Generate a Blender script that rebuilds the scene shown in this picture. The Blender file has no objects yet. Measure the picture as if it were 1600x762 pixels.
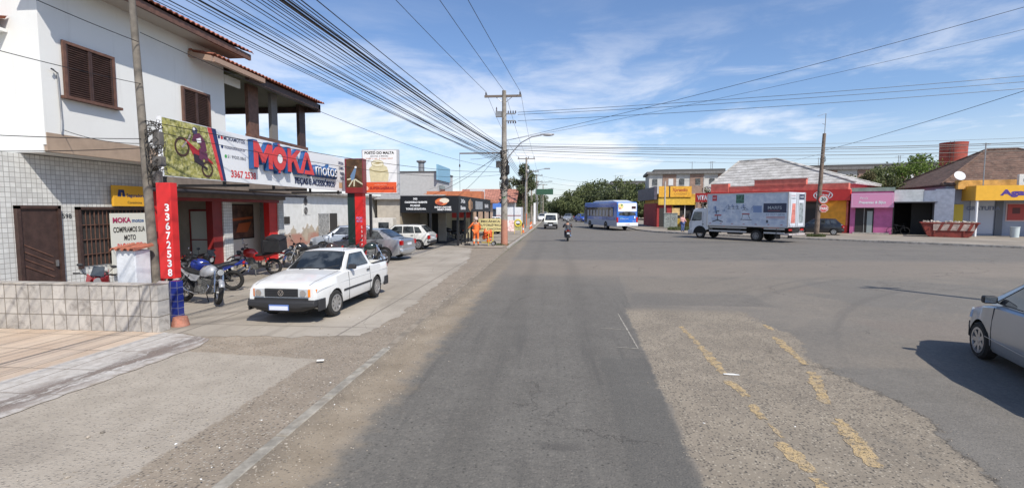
import bpy, bmesh, math, random
from mathutils import Vector, Matrix
R = math.radians
random.seed(7)
SC = bpy.context.scene
COL = SC.collection

# ------------------------------------------------------------------ camera, world, sun, exposure
cam_d = bpy.data.cameras.new('camera')
cam_d.sensor_width = 36.0
cam_d.lens = 17.1
cam_d.clip_start = 0.05
cam_d.clip_end = 3000
cam = bpy.data.objects.new('camera', cam_d)
COL.objects.link(cam)
cam.location = (0, 0, 2.45)
cam.rotation_euler = (R(90 - 4.14), 0, R(5.11))
SC.camera = cam

SUN_EL, SUN_AZ = 47.0, 141.5        # azimuth clockwise from +Y
world = bpy.data.worlds.new('World')
SC.world = world
world.use_nodes = True
SUN_STRENGTH, SKY_STRENGTH = 3.9, 0.11

sd = bpy.data.lights.new('sun', 'SUN')
sd.energy = SUN_STRENGTH
sd.angle = R(0.6)
sd.color = (1.0, 0.945, 0.86)
sun = bpy.data.objects.new('sun', sd)
COL.objects.link(sun)
_s = Vector((math.sin(R(SUN_AZ)) * math.cos(R(SUN_EL)), math.cos(R(SUN_AZ)) * math.cos(R(SUN_EL)), math.sin(R(SUN_EL))))
sun.rotation_euler = _s.to_track_quat('Z', 'Y').to_euler()
sun.location = (20, -20, 40)

SC.view_settings.view_transform = 'Standard'
SC.view_settings.look = 'None'
SC.view_settings.exposure = 0.38
SC.view_settings.gamma = 1
SC.view_settings.use_curve_mapping = False
SC.render.engine = 'CYCLES'

# ------------------------------------------------------------------ node expression helper
class E:
    def __init__(s, nt, v): s.nt = nt; s.v = v
    def _m(s, op, *a):
        n = s.nt.nodes.new('ShaderNodeMath'); n.operation = op
        for i, q in enumerate((s,) + a):
            put(s.nt, n.inputs[i], q)
        return E(s.nt, n.outputs[0])
    def __add__(s, o): return s._m('ADD', o)
    def __radd__(s, o): return s._m('ADD', o)
    def __sub__(s, o): return s._m('SUBTRACT', o)
    def __rsub__(s, o): return s._m('MULTIPLY', -1.0)._m('ADD', o)
    def __mul__(s, o): return s._m('MULTIPLY', o)
    def __rmul__(s, o): return s._m('MULTIPLY', o)
    def __truediv__(s, o): return s._m('DIVIDE', o)
    def max(s, o): return s._m('MAXIMUM', o)
    def min(s, o): return s._m('MINIMUM', o)
    def abs(s): return s._m('ABSOLUTE')
    def sin(s): return s._m('SINE')
    def pow(s, o): return s._m('POWER', o)
    def inv(s): return 1.0 - s
    def st(s, a, b):
        n = s.nt.nodes.new('ShaderNodeMapRange'); n.interpolation_type = 'SMOOTHSTEP'
        put(s.nt, n.inputs[0], s)
        fl = a > b
        lo, hi = (b, a) if fl else (a, b)
        n.inputs[1].default_value = lo; n.inputs[2].default_value = hi
        n.inputs[3].default_value = 1.0 if fl else 0.0
        n.inputs[4].default_value = 0.0 if fl else 1.0
        return E(s.nt, n.outputs[0])

def put(nt, sock, q):
    if isinstance(q, E): nt.links.new(q.v, sock)
    elif hasattr(q, 'is_linked') or hasattr(q, 'links'): nt.links.new(q, sock)
    else:
        if isinstance(q, tuple) and len(q) == 3 and sock.type == 'RGBA': q = q + (1,)
        sock.default_value = q

def noise(nt, vec, scale, detail=4, rough=.55, dist=0):
    n = nt.nodes.new('ShaderNodeTexNoise')
    nt.links.new(vec, n.inputs['Vector'])
    n.inputs['Scale'].default_value = scale; n.inputs['Detail'].default_value = detail
    n.inputs['Roughness'].default_value = rough; n.inputs['Distortion'].default_value = dist
    return E(nt, n.outputs[0])
def voro(nt, vec, scale, feature='F1', rnd=1):
    n = nt.nodes.new('ShaderNodeTexVoronoi'); n.feature = feature
    nt.links.new(vec, n.inputs['Vector']); n.inputs['Scale'].default_value = scale
    n.inputs['Randomness'].default_value = rnd
    return n
def mix(nt, f, a, b, mode='MIX'):
    n = nt.nodes.new('ShaderNodeMix'); n.data_type = 'RGBA'; n.blend_type = mode
    put(nt, n.inputs[0], f); put(nt, n.inputs[6], a); put(nt, n.inputs[7], b)
    return n.outputs[2]
def newmat(name):
    m = bpy.data.materials.new(name); m.use_nodes = True
    nt = m.node_tree
    return m, nt, nt.nodes['Principled BSDF']
def coords(nt, kind='Object'):
    return nt.nodes.new('ShaderNodeTexCoord').outputs[kind]
def wpos(nt):
    g = nt.nodes.new('ShaderNodeNewGeometry')
    s = nt.nodes.new('ShaderNodeSeparateXYZ'); nt.links.new(g.outputs['Position'], s.inputs[0])
    return g.outputs['Position'], E(nt, s.outputs[0]), E(nt, s.outputs[1]), E(nt, s.outputs[2])
def bump(nt, p, h, strength=.3, dist=.01):
    b = nt.nodes.new('ShaderNodeBump')
    b.inputs['Strength'].default_value = strength; b.inputs['Distance'].default_value = dist
    put(nt, b.inputs['Height'], h); nt.links.new(b.outputs[0], p.inputs['Normal'])

def lin(r, g, b):
    def f(c):
        c /= 255.
        return c / 12.92 if c <= .04045 else ((c + .055) / 1.055) ** 2.4
    return (f(r), f(g), f(b))

_mc = {}
def mat(name, rgb, rough=.6, metal=0., var=0., scale=3., bmp=0., bscale=40., coat=0., spec=.5, dirt=0., dcol=(.12, .10, .08)):
    if name in _mc: return _mc[name]
    m, nt, p = newmat(name); _mc[name] = m
    p.inputs['Roughness'].default_value = rough
    p.inputs['Metallic'].default_value = metal
    p.inputs['Coat Weight'].default_value = coat
    p.inputs['Coat Roughness'].default_value = .08
    p.inputs['Specular IOR Level'].default_value = spec
    c = tuple(rgb) + (1,)
    out = c
    if var or dirt or bmp: v = coords(nt)
    if var:
        f = noise(nt, v, scale, 5, .6).st(.3, .7)
        out = mix(nt, f, tuple(x * (1 - var) for x in rgb) + (1,), tuple(min(1, x * (1 + var)) for x in rgb) + (1,))
    if dirt:
        f = (noise(nt, v, scale * .6, 6, .7, .5).st(.5, .75)) * dirt
        out = mix(nt, f, out, tuple(dcol) + (1,))
    put(nt, p.inputs['Base Color'], out)
    if bmp: bump(nt, p, noise(nt, v, bscale, 4), bmp, .01)
    return m

def tilemat(name, rgb, mortar, w, h, axis='x', msize=.006, rough=.35, offset=0., var=.06, bmp=.4, dirt=.0, dcol=(.1, .09, .08), rgb2=None, bias=0):
    """rectangular tiles or bricks on a wall; axis = the horizontal axis that runs along the wall"""
    if name in _mc: return _mc[name]
    m, nt, p = newmat(name); _mc[name] = m
    v = coords(nt)
    s = nt.nodes.new('ShaderNodeSeparateXYZ'); nt.links.new(v, s.inputs[0])
    cb = nt.nodes.new('ShaderNodeCombineXYZ')
    pick = {'x': (0, 2), 'y': (1, 2), 'xy': (0, 1)}[axis]
    nt.links.new(s.outputs[pick[0]], cb.inputs[0]); nt.links.new(s.outputs[pick[1]], cb.inputs[1])
    b = nt.nodes.new('ShaderNodeTexBrick'); nt.links.new(cb.outputs[0], b.inputs['Vector'])
    b.offset = offset; b.squash = 1
    b.inputs['Scale'].default_value = 1; b.inputs['Mortar Size'].default_value = msize
    b.inputs['Mortar Smooth'].default_value = .1; b.inputs['Bias'].default_value = bias
    b.inputs['Brick Width'].default_value = w; b.inputs['Row Height'].default_value = h
    b.inputs['Color1'].default_value = tuple(x * (1 - var) for x in rgb) + (1,)
    b.inputs['Color2'].default_value = tuple(rgb2 or tuple(min(1, x * (1 + var)) for x in rgb)) + (1,)
    b.inputs['Mortar'].default_value = tuple(mortar) + (1,)
    col = b.outputs['Color']
    if dirt:
        f = (noise(nt, v, 3.2, 7, .75, .8).st(.45, .72)) * dirt
        col = mix(nt, f, col, tuple(dcol) + (1,))
    nt.links.new(col, p.inputs['Base Color'])
    p.inputs['Roughness'].default_value = rough
    bump(nt, p, E(nt, b.outputs['Fac']) * -1.0 + noise(nt, v, 60, 3) * .15, bmp, .006)
    return m

# ------------------------------------------------------------------ objects
def tag(o, label=None, cat=None, group=None, kind=None):
    if label: o['label'] = label
    if cat: o['category'] = cat
    if group: o['group'] = group
    if kind: o['kind'] = kind
    return o
def thing(name, label, cat, loc=(0, 0, 0), rotz=0., group=None):
    o = bpy.data.objects.new(name, None); COL.objects.link(o)
    o.location = loc; o.rotation_euler = (0, 0, rotz); o.empty_display_size = .2
    return tag(o, label, cat, group)
def root_inv(o):
    while o.parent: o = o.parent
    return (Matrix.Translation(o.location) @ o.rotation_euler.to_matrix().to_4x4()).inverted()
def copy_tree(o, parent=None, label=None, loc=None, rotz=None):
    c = o.copy(); COL.objects.link(c); c.parent = parent
    for ch in list(o.children): copy_tree(ch, c)
    if label: c['label'] = label
    if loc is not None: c.location = loc
    if rotz is not None: c.rotation_euler = (0, 0, rotz)
    return c

class MB:
    """collects shapes and links them as ONE mesh object"""
    def __init__(s): s.bm = bmesh.new()
    def face(s, pts):
        vs = [s.bm.verts.new(p) for p in pts]
        try: return s.bm.faces.new(vs)
        except ValueError: return None
    def box(s, x0, x1, y0, y1, z0, z1):
        v = [s.bm.verts.new((x, y, z)) for x in (x0, x1) for y in (y0, y1) for z in (z0, z1)]
        for f in ((0, 1, 3, 2), (4, 6, 7, 5), (0, 4, 5, 1), (2, 3, 7, 6), (0, 2, 6, 4), (1, 5, 7, 3)):
            s.bm.faces.new([v[i] for i in f])
        return s
    def obox(s, c, size, rot=None):
        """box centred at c with a rotation matrix"""
        m = Matrix.Translation(c) @ (rot.to_4x4() if rot else Matrix())
        h = [q / 2 for q in size]
        v = [s.bm.verts.new(m @ Vector((x, y, z))) for x in (-h[0], h[0]) for y in (-h[1], h[1]) for z in (-h[2], h[2])]
        for f in ((0, 1, 3, 2), (4, 6, 7, 5), (0, 4, 5, 1), (2, 3, 7, 6), (0, 2, 6, 4), (1, 5, 7, 3)):
            s.bm.faces.new([v[i] for i in f])
        return s
    def prism(s, poly, ext):
        ext = Vector(ext)
        a = [s.bm.verts.new(p) for p in poly]
        b = [s.bm.verts.new(Vector(p) + ext) for p in poly]
        n = len(poly)
        s.bm.faces.new(a[::-1]); s.bm.faces.new(b)
        for i in range(n): s.bm.faces.new((a[i], a[(i + 1) % n], b[(i + 1) % n], b[i]))
        return s
    def loft(s, rings, close=True, caps=True):
        vv = [[s.bm.verts.new(p) for p in r] for r in rings]
        n = len(vv[0])
        for a, b in zip(vv, vv[1:]):
            for i in range(n if close else n - 1):
                q = [a[i], a[(i + 1) % n], b[(i + 1) % n], b[i]]
                try: s.bm.faces.new(q)
                except ValueError: pass
        if caps and close:
            for r in (vv[0][::-1], vv[-1]):
                try: s.bm.faces.new(r)
                except ValueError: pass
        return s
    def tube(s, pts, r, n=8, caps=True, closed=False):
        pts = [Vector(p) for p in pts]
        rr = r if isinstance(r, (list, tuple)) else [r] * len(pts)
        rings = []; prev = None
        L = len(pts)
        for i, p in enumerate(pts):
            if closed: d = pts[(i + 1) % L] - pts[i - 1]
            else: d = pts[min(i + 1, L - 1)] - pts[max(i - 1, 0)]
            d.normalize()
            if prev is None:
                u = d.orthogonal().normalized()
            else:
                u = (prev - d * prev.dot(d))
                u = u.normalized() if u.length > 1e-6 else d.orthogonal().normalized()
            prev = u
            w = d.cross(u)
            rings.append([p + (u * math.cos(a) + w * math.sin(a)) * rr[i] for a in [2 * math.pi * k / n for k in range(n)]])
        if closed: rings.append(rings[0])
        return s.loft(rings, True, caps and not closed)
    def lathe(s, prof, c=(0, 0, 0), axis='z', n=24, closed=False):
        """prof: list of (radius, height along axis)"""
        c = Vector(c); rings = []
        for r, h in prof:
            ring = []
            for k in range(n):
                a = 2 * math.pi * k / n
                if axis == 'z': q = Vector((r * math.cos(a), r * math.sin(a), h))
                elif axis == 'y': q = Vector((r * math.cos(a), h, r * math.sin(a)))
                else: q = Vector((h, r * math.cos(a), r * math.sin(a)))
                ring.append(c + q)
            rings.append(ring)
        if closed: rings.append(rings[0])
        return s.loft(rings, True, not closed)
    def sphere(s, c, r, sc=(1, 1, 1), n=10):
        m = Matrix.Translation(c) @ Matrix.Diagonal((sc[0] * r, sc[1] * r, sc[2] * r, 1))
        bmesh.ops.create_uvsphere(s.bm, u_segments=n, v_segments=max(4, n // 2 + 1), radius=1, matrix=m)
        return s
    def build(s, name, m, parent=None, world=False, bevel=0., smooth=0., seg=2):
        bm = s.bm
        if world and parent is not None: bm.transform(root_inv(parent))
        bmesh.ops.recalc_face_normals(bm, faces=bm.faces)
        me = bpy.data.meshes.new(name); bm.to_mesh(me); bm.free()
        o = bpy.data.objects.new(name, me); COL.objects.link(o)
        if m: me.materials.append(m)
        if parent: o.parent = parent
        if smooth:
            me.polygons.foreach_set('use_smooth', [True] * len(me.polygons))
            me.set_sharp_from_angle(angle=R(smooth))
        if bevel:
            b = o.modifiers.new('bevel', 'BEVEL'); b.width = bevel; b.segments = seg; b.limit_method = 'ANGLE'; b.angle_limit = R(40)
            b.harden_normals = False
        return o

def bx(name, m, parent, *c, bevel=0., world=False):
    return MB().box(*c).build(name, m, parent, world, bevel)

# flat graphics on a sign: origin, right and up vectors (parent-local), normal = right x up
class Panel:
    def __init__(s, o, right, up, parent, world=False):
        s.o = Vector(o); s.r = Vector(right).normalized(); s.u = Vector(up).normalized(); s.n = s.r.cross(s.u)
        s.parent = parent; s.k = 1; s.world = world
        if world and parent is not None:
            mi = root_inv(parent); s.o = mi @ s.o; r3 = mi.to_3x3(); s.r = r3 @ s.r; s.u = r3 @ s.u; s.n = s.r.cross(s.u)
    def p(s, x, y, l=0.): return s.o + s.r * x + s.u * y + s.n * l
    def poly(s, pts, m, name='panel_graphic', lift=.004, th=0., parent=None):
        b = MB()
        if th: b.prism([s.p(x, y, lift) for x, y in pts], s.n * th)
        else: b.face([s.p(x, y, lift) for x, y in pts])
        return b.build(name, m, parent or s.parent)
    def rect(s, x0, y0, x1, y1, m, **k): return s.poly([(x0, y0), (x1, y0), (x1, y1), (x0, y1)], m, **k)
    def disc(s, x, y, r, m, n=24, sy=1., **k):
        return s.poly([(x + r * math.cos(2 * math.pi * i / n), y + r * sy * math.sin(2 * math.pi * i / n)) for i in range(n)], m, **k)
    def multi(s, polys, m, name='panel_graphic', lift=.004, parent=None):
        b = MB()
        for i, q in enumerate(polys): b.face([s.p(x, y, lift + i * 1e-4) for x, y in q])
        return b.build(name, m, parent or s.parent)
    def line(s, pts, w, m, name='panel_graphic', lift=.004, parent=None):
        b = MB()
        for i, ((x0, y0), (x1, y1)) in enumerate(zip(pts, pts[1:])):
            d = Vector((x1 - x0, y1 - y0)); 
            if d.length < 1e-6: continue
            d.normalize(); q = Vector((-d.y, d.x)) * w / 2; e = d * w * .3
            b.face([s.p(x0 - e.x + q.x, y0 - e.y + q.y, lift + i * 1e-4), s.p(x0 - e.x - q.x, y0 - e.y - q.y, lift + i * 1e-4), s.p(x1 + e.x - q.x, y1 + e.y - q.y, lift + i * 1e-4), s.p(x1 + e.x + q.x, y1 + e.y + q.y, lift + i * 1e-4)])
        return b.build(name, m, parent or s.parent)
    def text(s, t, x, y, h, m, w=None, lift=.005, ext=0., bold=.0, align='LEFT', name='lettering', shear=0., parent=None, wrap_up=False):
        """h = cap height; w = forced total width"""
        cu = bpy.data.curves.new('t', 'FONT'); cu.body = t; cu.size = 1.0; cu.align_x = 'LEFT'; cu.shear = shear
        cu.offset = bold; cu.resolution_u = 3
        ob = bpy.data.objects.new('t', cu)
        me = bpy.data.meshes.new_from_object(ob)
        bpy.data.objects.remove(ob); bpy.data.curves.remove(cu)
        xs = [v.co.x for v in me.vertices] or [0, 1]
        x0, x1 = min(xs), max(xs)
        k = h / .70
        kx = (w / (x1 - x0)) if w else k
        W = (x1 - x0) * kx
        ox = x - (W / 2 if align == 'CENTER' else (W if align == 'RIGHT' else 0))
        for v in me.vertices:
            v.co = s.p(ox + (v.co.x - x0) * kx, y + v.co.y * k, lift)
        if ext:
            bm = bmesh.new(); bm.from_mesh(me)
            g = bmesh.ops.extrude_face_region(bm, geom=bm.faces[:])
            for v in g['geom']:
                if isinstance(v, bmesh.types.BMVert): v.co += s.n * ext
            bmesh.ops.recalc_face_normals(bm, faces=bm.faces)
            bm.to_mesh(me); bm.free()
        me.name = name
        o = bpy.data.objects.new(name, me); COL.objects.link(o)
        me.materials.append(m)
        pp = parent or s.parent
        if pp: o.parent = pp
        return o
# ------------------------------------------------------------------ sky with thin clouds
nt = world.node_tree
for n in list(nt.nodes): nt.nodes.remove(n)
outw = nt.nodes.new('ShaderNodeOutputWorld')
sky = nt.nodes.new('ShaderNodeTexSky'); sky.sky_type = 'NISHITA'; sky.sun_disc = False
sky.sun_elevation = R(SUN_EL); sky.sun_rotation = R(SUN_AZ)
sky.altitude = 50; sky.air_density = 1.0; sky.dust_density = .9; sky.ozone_density = 2.2
bg = nt.nodes.new('ShaderNodeBackground'); bg.inputs['Strength'].default_value = SKY_STRENGTH
d = nt.nodes.new('ShaderNodeTexCoord').outputs['Generated']
sep = nt.nodes.new('ShaderNodeSeparateXYZ'); nt.links.new(d, sep.inputs[0])
dx, dy, dz = (E(nt, sep.outputs[i]) for i in range(3))
zz = dz.max(.02) + .12
cb = nt.nodes.new('ShaderNodeCombineXYZ')
put(nt, cb.inputs[0], dx / zz + dy / zz * .55); put(nt, cb.inputs[1], dy / zz * .75 - dx / zz * .2); cb.inputs[2].default_value = 3.7
wisp = noise(nt, cb.outputs[0], 1.25, 9, .62, .55)
big = noise(nt, cb.outputs[0], .42, 3, .5, .2)
m1 = (wisp * .62 + big * .5).st(.575, .78)
# low bank of haze-like cloud over the horizon, more on the left
cb2 = nt.nodes.new('ShaderNodeCombineXYZ')
put(nt, cb2.inputs[0], dx * 2.2); put(nt, cb2.inputs[1], dy * 2.2); put(nt, cb2.inputs[2], dz * 9)
low = noise(nt, cb2.outputs[0], 1.5, 7, .6, .3)
m2 = (low + dx * -.16).st(.42, .66) * dz.st(.42, .06)
m3 = dz.st(.20, -.02) * .45
cm = (m1 * .54).max(m2 * .85).max(m3)
skyc = mix(nt, 1.0, sky.outputs[0], (.88, .97, 1.12, 1), 'MULTIPLY')
col = mix(nt, cm, skyc, (7.9, 7.9, 8.1, 1))
nt.links.new(col, bg.inputs['Color'])
nt.links.new(bg.outputs[0], outw.inputs[0])
# ------------------------------------------------------------------ ground, road, pavements
def asphalt_far(name):
    m, nt, p = newmat(name)
    P, x, y, z = wpos(nt)
    n = noise(nt, P, .35, 6, .65)
    f = noise(nt, P, 14, 4, .6)
    c = mix(nt, n.st(.3, .7), (.105, .098, .09), (.15, .135, .12))
    c = mix(nt, f.st(.4, .7) * .25, c, (.2, .18, .16))
    nt.links.new(c, p.inputs['Base Color']); p.inputs['Roughness'].default_value = .9
    return m

def edge(v, a, w=.06):   # soft step up at a
    return v.st(a - w, a + w)

def road_material():
    m, nt, p = newmat('worn_asphalt')
    P, x, y, z = wpos(nt)
    nb = noise(nt, P, .28, 5, .6)            # large
    nm = noise(nt, P, 1.3, 6, .65)           # metre
    ns = noise(nt, P, 7.0, 5, .65)
    nf = noise(nt, P, 55., 3, .6)
    jag = noise(nt, P, 3.2, 5, .7)
    wob = (nm - .5) * .9 + (jag - .5) * .75 + (ns - .5) * .25
    wob2 = (nb - .5) * 2.4 + (nm - .5) * .9
    vo = voro(nt, P, 30.); vd = E(nt, vo.outputs['Distance'])
    vs = nt.nodes.new('ShaderNodeSeparateColor'); nt.links.new(vo.outputs['Color'], vs.inputs[0]); vr = E(nt, vs.outputs[0])
    vo2 = voro(nt, P, 19.); vd2 = E(nt, vo2.outputs['Distance'])
    vs2 = nt.nodes.new('ShaderNodeSeparateColor'); nt.links.new(vo2.outputs['Color'], vs2.inputs[0]); vr2 = E(nt, vs2.outputs[0])
    spk = noise(nt, P, 38., 2, .5)
    # aggregate
    agg = mix(nt, vr, (.085, .08, .074), (.21, .19, .165))
    # base: aged brown-grey surface
    base = mix(nt, nb.st(.35, .68), (.185, .160, .127), (.250, .215, .170))
    base = mix(nt, nm.st(.35, .7) * .5, base, (.165, .150, .128))
    base = mix(nt, noise(nt, P, .11, 3, .5).st(.45, .6) * .5, base, (.125, .118, .104))
    base = mix(nt, .38, base, agg)
    # newer grey surfacing on the main carriageway, far
    grey = mix(nt, nm.st(.3, .7), (.128, .120, .106), (.170, .158, .139))
    grey = mix(nt, .32, grey, agg)
    far = edge(y + wob2 * .8, 23.5, .7)
    c = mix(nt, far * .85, base, grey)
    mott = noise(nt, P, .75, 7, .75, 1.2)
    c = mix(nt, mott.st(.52, .66) * .35, c, (.105, .098, .087))
    c = mix(nt, mott.st(.46, .34) * .3, c, (.24, .205, .165))
    # dark lane in front of the camera
    dl = edge(x + wob * .42, -2.12, .05) * (x * -1.0 + (y * .075) + wob * .22 + .98).st(-.03, .05) * (y + wob2 * 1.3).st(21.5, 14.0)
    dcol = mix(nt, nm.st(.3, .72), (.098, .093, .082), (.134, .127, .111))
    dcol = mix(nt, (vd.st(.42, .2)) * vr.st(.72, .9) * .5, dcol, (.22, .2, .17))
    dcol = mix(nt, .30, dcol, agg)
    dcol = mix(nt, vd2.st(.32, .2) * vr2.st(.72, .8) * nm.st(.35, .6) * .8, dcol, (.022, .022, .021))
    dcol = mix(nt, spk.st(.6, .72) * .35, dcol, (.03, .03, .028))
    # darker wheel polish and tar streaks along the lane
    cbs = nt.nodes.new('ShaderNodeCombineXYZ'); put(nt, cbs.inputs[0], x * 2.3); put(nt, cbs.inputs[1], y * .12)
    st = noise(nt, cbs.outputs[0], 1.6, 5, .6)
    dcol = mix(nt, st.st(.5, .72) * .45, dcol, (.055, .054, .052))
    c = mix(nt, dl * (y + wob2).st(17.0, 9.5)._m('MULTIPLY_ADD', .45, .55), c, dcol)
    # darker repair strip at the right of the lane
    rs = edge(x + wob * .2, .72, .04) * (x * -1.0 + (y * .05) + wob * .15 + 1.12).st(-.03, .03) * (y + wob * .4).st(8.1, 7.9)
    c = mix(nt, rs * .45, c, (.075, .074, .069))
    # gutter: tan dust and gravel between kerb and lane
    gut = (x + wob * .9).st(-1.85, -2.35) * y.st(60, 20)
    gcol = mix(nt, nm.st(.3, .7), (.225, .178, .122), (.33, .27, .195))
    gravel_ = (x + wob * .5 + .35 * (y * .2).sin()).st(-2.2, -2.7)
    gcol = mix(nt, gravel_ * .65, gcol, (.16, .135, .105))
    gcol = mix(nt, vd2.st(.34, .18) * vr2.st(.55, .7) * gravel_ * .8, gcol, (.36, .32, .26))
    gcol = mix(nt, vd.st(.4, .2) * vr.st(.35, .2) * .7, gcol, (.07, .06, .05))
    c = mix(nt, gut * .92, c, gcol)
    sx = x + wob * .95 - y * .07 - 3.76 + ((y * 1.7 + .6).sin()) * .16
    # stripped patch with exposed aggregate right of the lane
    pr_ = sx.st(.05, -.03) * (x + y * -.05 + wob * .30).st(1.08, 1.16) * (y + wob2 * .25).st(12.3, 11.6)
    pc = mix(nt, nm.st(.3, .7), (.20, .168, .128), (.285, .240, .180))
    pc = mix(nt, vd2.st(.38, .26) * vr2.st(.5, .6) * nm.st(.3, .6) * .7, pc, (.065, .059, .05))
    pc = mix(nt, vd.st(.42, .3) * vr.st(.5, .58) * .85, pc, (.065, .058, .05))
    pc = mix(nt, vd.st(.42, .3) * vr.st(.3, .22) * .7, pc, (.42, .37, .29))
    stain = noise(nt, P, .9, 5, .7).st(.56, .7)
    pc = mix(nt, stain * .5, pc, (.115, .104, .088))
    c = mix(nt, pr_, c, pc)
    # dark edge where the new surfacing stops
    # grey blob of newer asphalt, lower right, and the sweep further out
    gx = sx.st(-.03, .06) * (y + wob2 * .25 - x * .02).st(7.85, 7.65)
    bl = mix(nt, nm.st(.3, .7), (.132, .123, .106), (.168, .156, .136))
    bl = mix(nt, .3, bl, agg)
    c = mix(nt, gx, c, bl)
    c = mix(nt, (sx + .01).abs().st(.06, .0) * (y + wob).st(8.2, 7.6) * ns.st(.35, .6) * .8, c, (.035, .032, .028))  # crumbled rim of the surfacing, with its edge shadow painted in dark
    rx = x - 10.6; ry = y - 15.0
    rr = (rx * rx * .1 + ry * ry * .16 + wob2 * .55)
    c = mix(nt, rr.st(1.35, 1.05) * .75, c, bl)
    # rectangular repairs beyond the stripped patch
    rp1 = (x + wob * .3 - y * .25).st(-1.35, -1.25) * (x + wob * .3).st(5.6, 5.45) * (y + wob * .35).st(12.5, 12.6) * (y + wob * .35).st(14.4, 14.3)
    c = mix(nt, rp1 * .5, c, mix(nt, .3, (.105, .100, .090), agg))
    rp2 = (x + wob * .5).st(2.3, 2.4) * (x + wob * .6).st(8.2, 8.0) * (y + wob * .5).st(14.6, 14.8) * (y + wob * .5).st(17.6, 17.4)
    c = mix(nt, rp2 * .6, c, mix(nt, .35, (.21, .178, .138), agg))
    rp3 = (x + wob * .6 + y * .2).st(8.6, 8.75) * (y + wob * .7 - x * .1).st(10.6, 10.3) * (x + wob * .5).st(5.2, 5.4)
    c = mix(nt, rp3 * .6, c, mix(nt, .3, (.185, .150, .122), agg))
    # long thin seams and drag marks sweeping round the corner
    wv_ = (((x - 20) * (x - 20) + (y - 2) * (y - 2)).pow(.5) * 1.6 + (nm - .5) * .5)
    cbw = nt.nodes.new('ShaderNodeCombineXYZ'); put(nt, cbw.inputs[0], wv_); put(nt, cbw.inputs[1], x * .06)
    sw = noise(nt, cbw.outputs[0], 1.2, 6, .65)
    c = mix(nt, sw.st(.52, .7) * x.st(3.5, 6.5) * .5, c, (.105, .098, .088))
    c = mix(nt, sw.st(.45, .3) * x.st(3.5, 6.5) * .4, c, (.235, .2, .16))
    # tan dusty band across the junction
    band = (y + wob2 * .7 - x * .05).st(17.2, 18.4) * (y + wob2 * .9 - x * .05).st(24.2, 22.6) * x.st(-2.6, -1.2)
    c = mix(nt, band * .36, c, (.25, .205, .162))
    # far side of the junction: pale dust towards the right-hand kerb
    # cracks
    vc = voro(nt, P, .55, 'DISTANCE_TO_EDGE'); 
    vv = nt.nodes.new('ShaderNodeVectorMath'); vv.operation = 'ADD'
    wv = nt.nodes.new('ShaderNodeCombineXYZ'); put(nt, wv.inputs[0], (nm - .5) * 1.2); put(nt, wv.inputs[1], (ns - .5) * .6)
    nt.links.new(P, vv.inputs[0]); nt.links.new(wv.outputs[0], vv.inputs[1]); nt.links.new(vv.outputs[0], vc.inputs['Vector'])
    cr = E(nt, vc.outputs['Distance']).st(.009, .002) * nb.st(.50, .60) * x.st(-2, -1.7)
    c = mix(nt, cr * .5, c, (.04, .037, .033))
    # oil drips
    od = noise(nt, P, 2.2, 2, .4).st(.70, .76) * (x.abs().st(1.2, .5))
    c = mix(nt, od * .35, c, (.05, .05, .048))
    # soft polish tracks left by tyres along both wheel paths
    tr_ = ((x + .95 + (nb - .5) * .5).abs().st(.38, .05)).max((x - .65 + (nb - .5) * .5).abs().st(.38, .05))
    c = mix(nt, tr_ * .22 * y.st(60, 10), c, (.058, .055, .05))
    smear = ((x - .1 + ns * .1).abs().st(.34, .1)) * ((y - 4.95 + ns * .12).abs().st(.14, .03))
    c = mix(nt, smear * .5, c, (.045, .043, .042))
    c = mix(nt, (nf.st(.3, .7)) * .22, c, (.25, .22, .175))
    c = mix(nt, spk.st(.58, .7) * .25, c, (.05, .045, .038))
    nt.links.new(c, p.inputs['Base Color'])
    p.inputs['Roughness'].default_value = .88
    p.inputs['Specular IOR Level'].default_value = .35
    bump(nt, p, vd.st(.0, .5) * -.5 + nf * .35 + (vd2.st(.35, .1) * vr2.st(.45, .6)) * pr_ * -1.2 - cr * 1.5 + pr_ * -.6, .55, .012)
    return m

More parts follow.
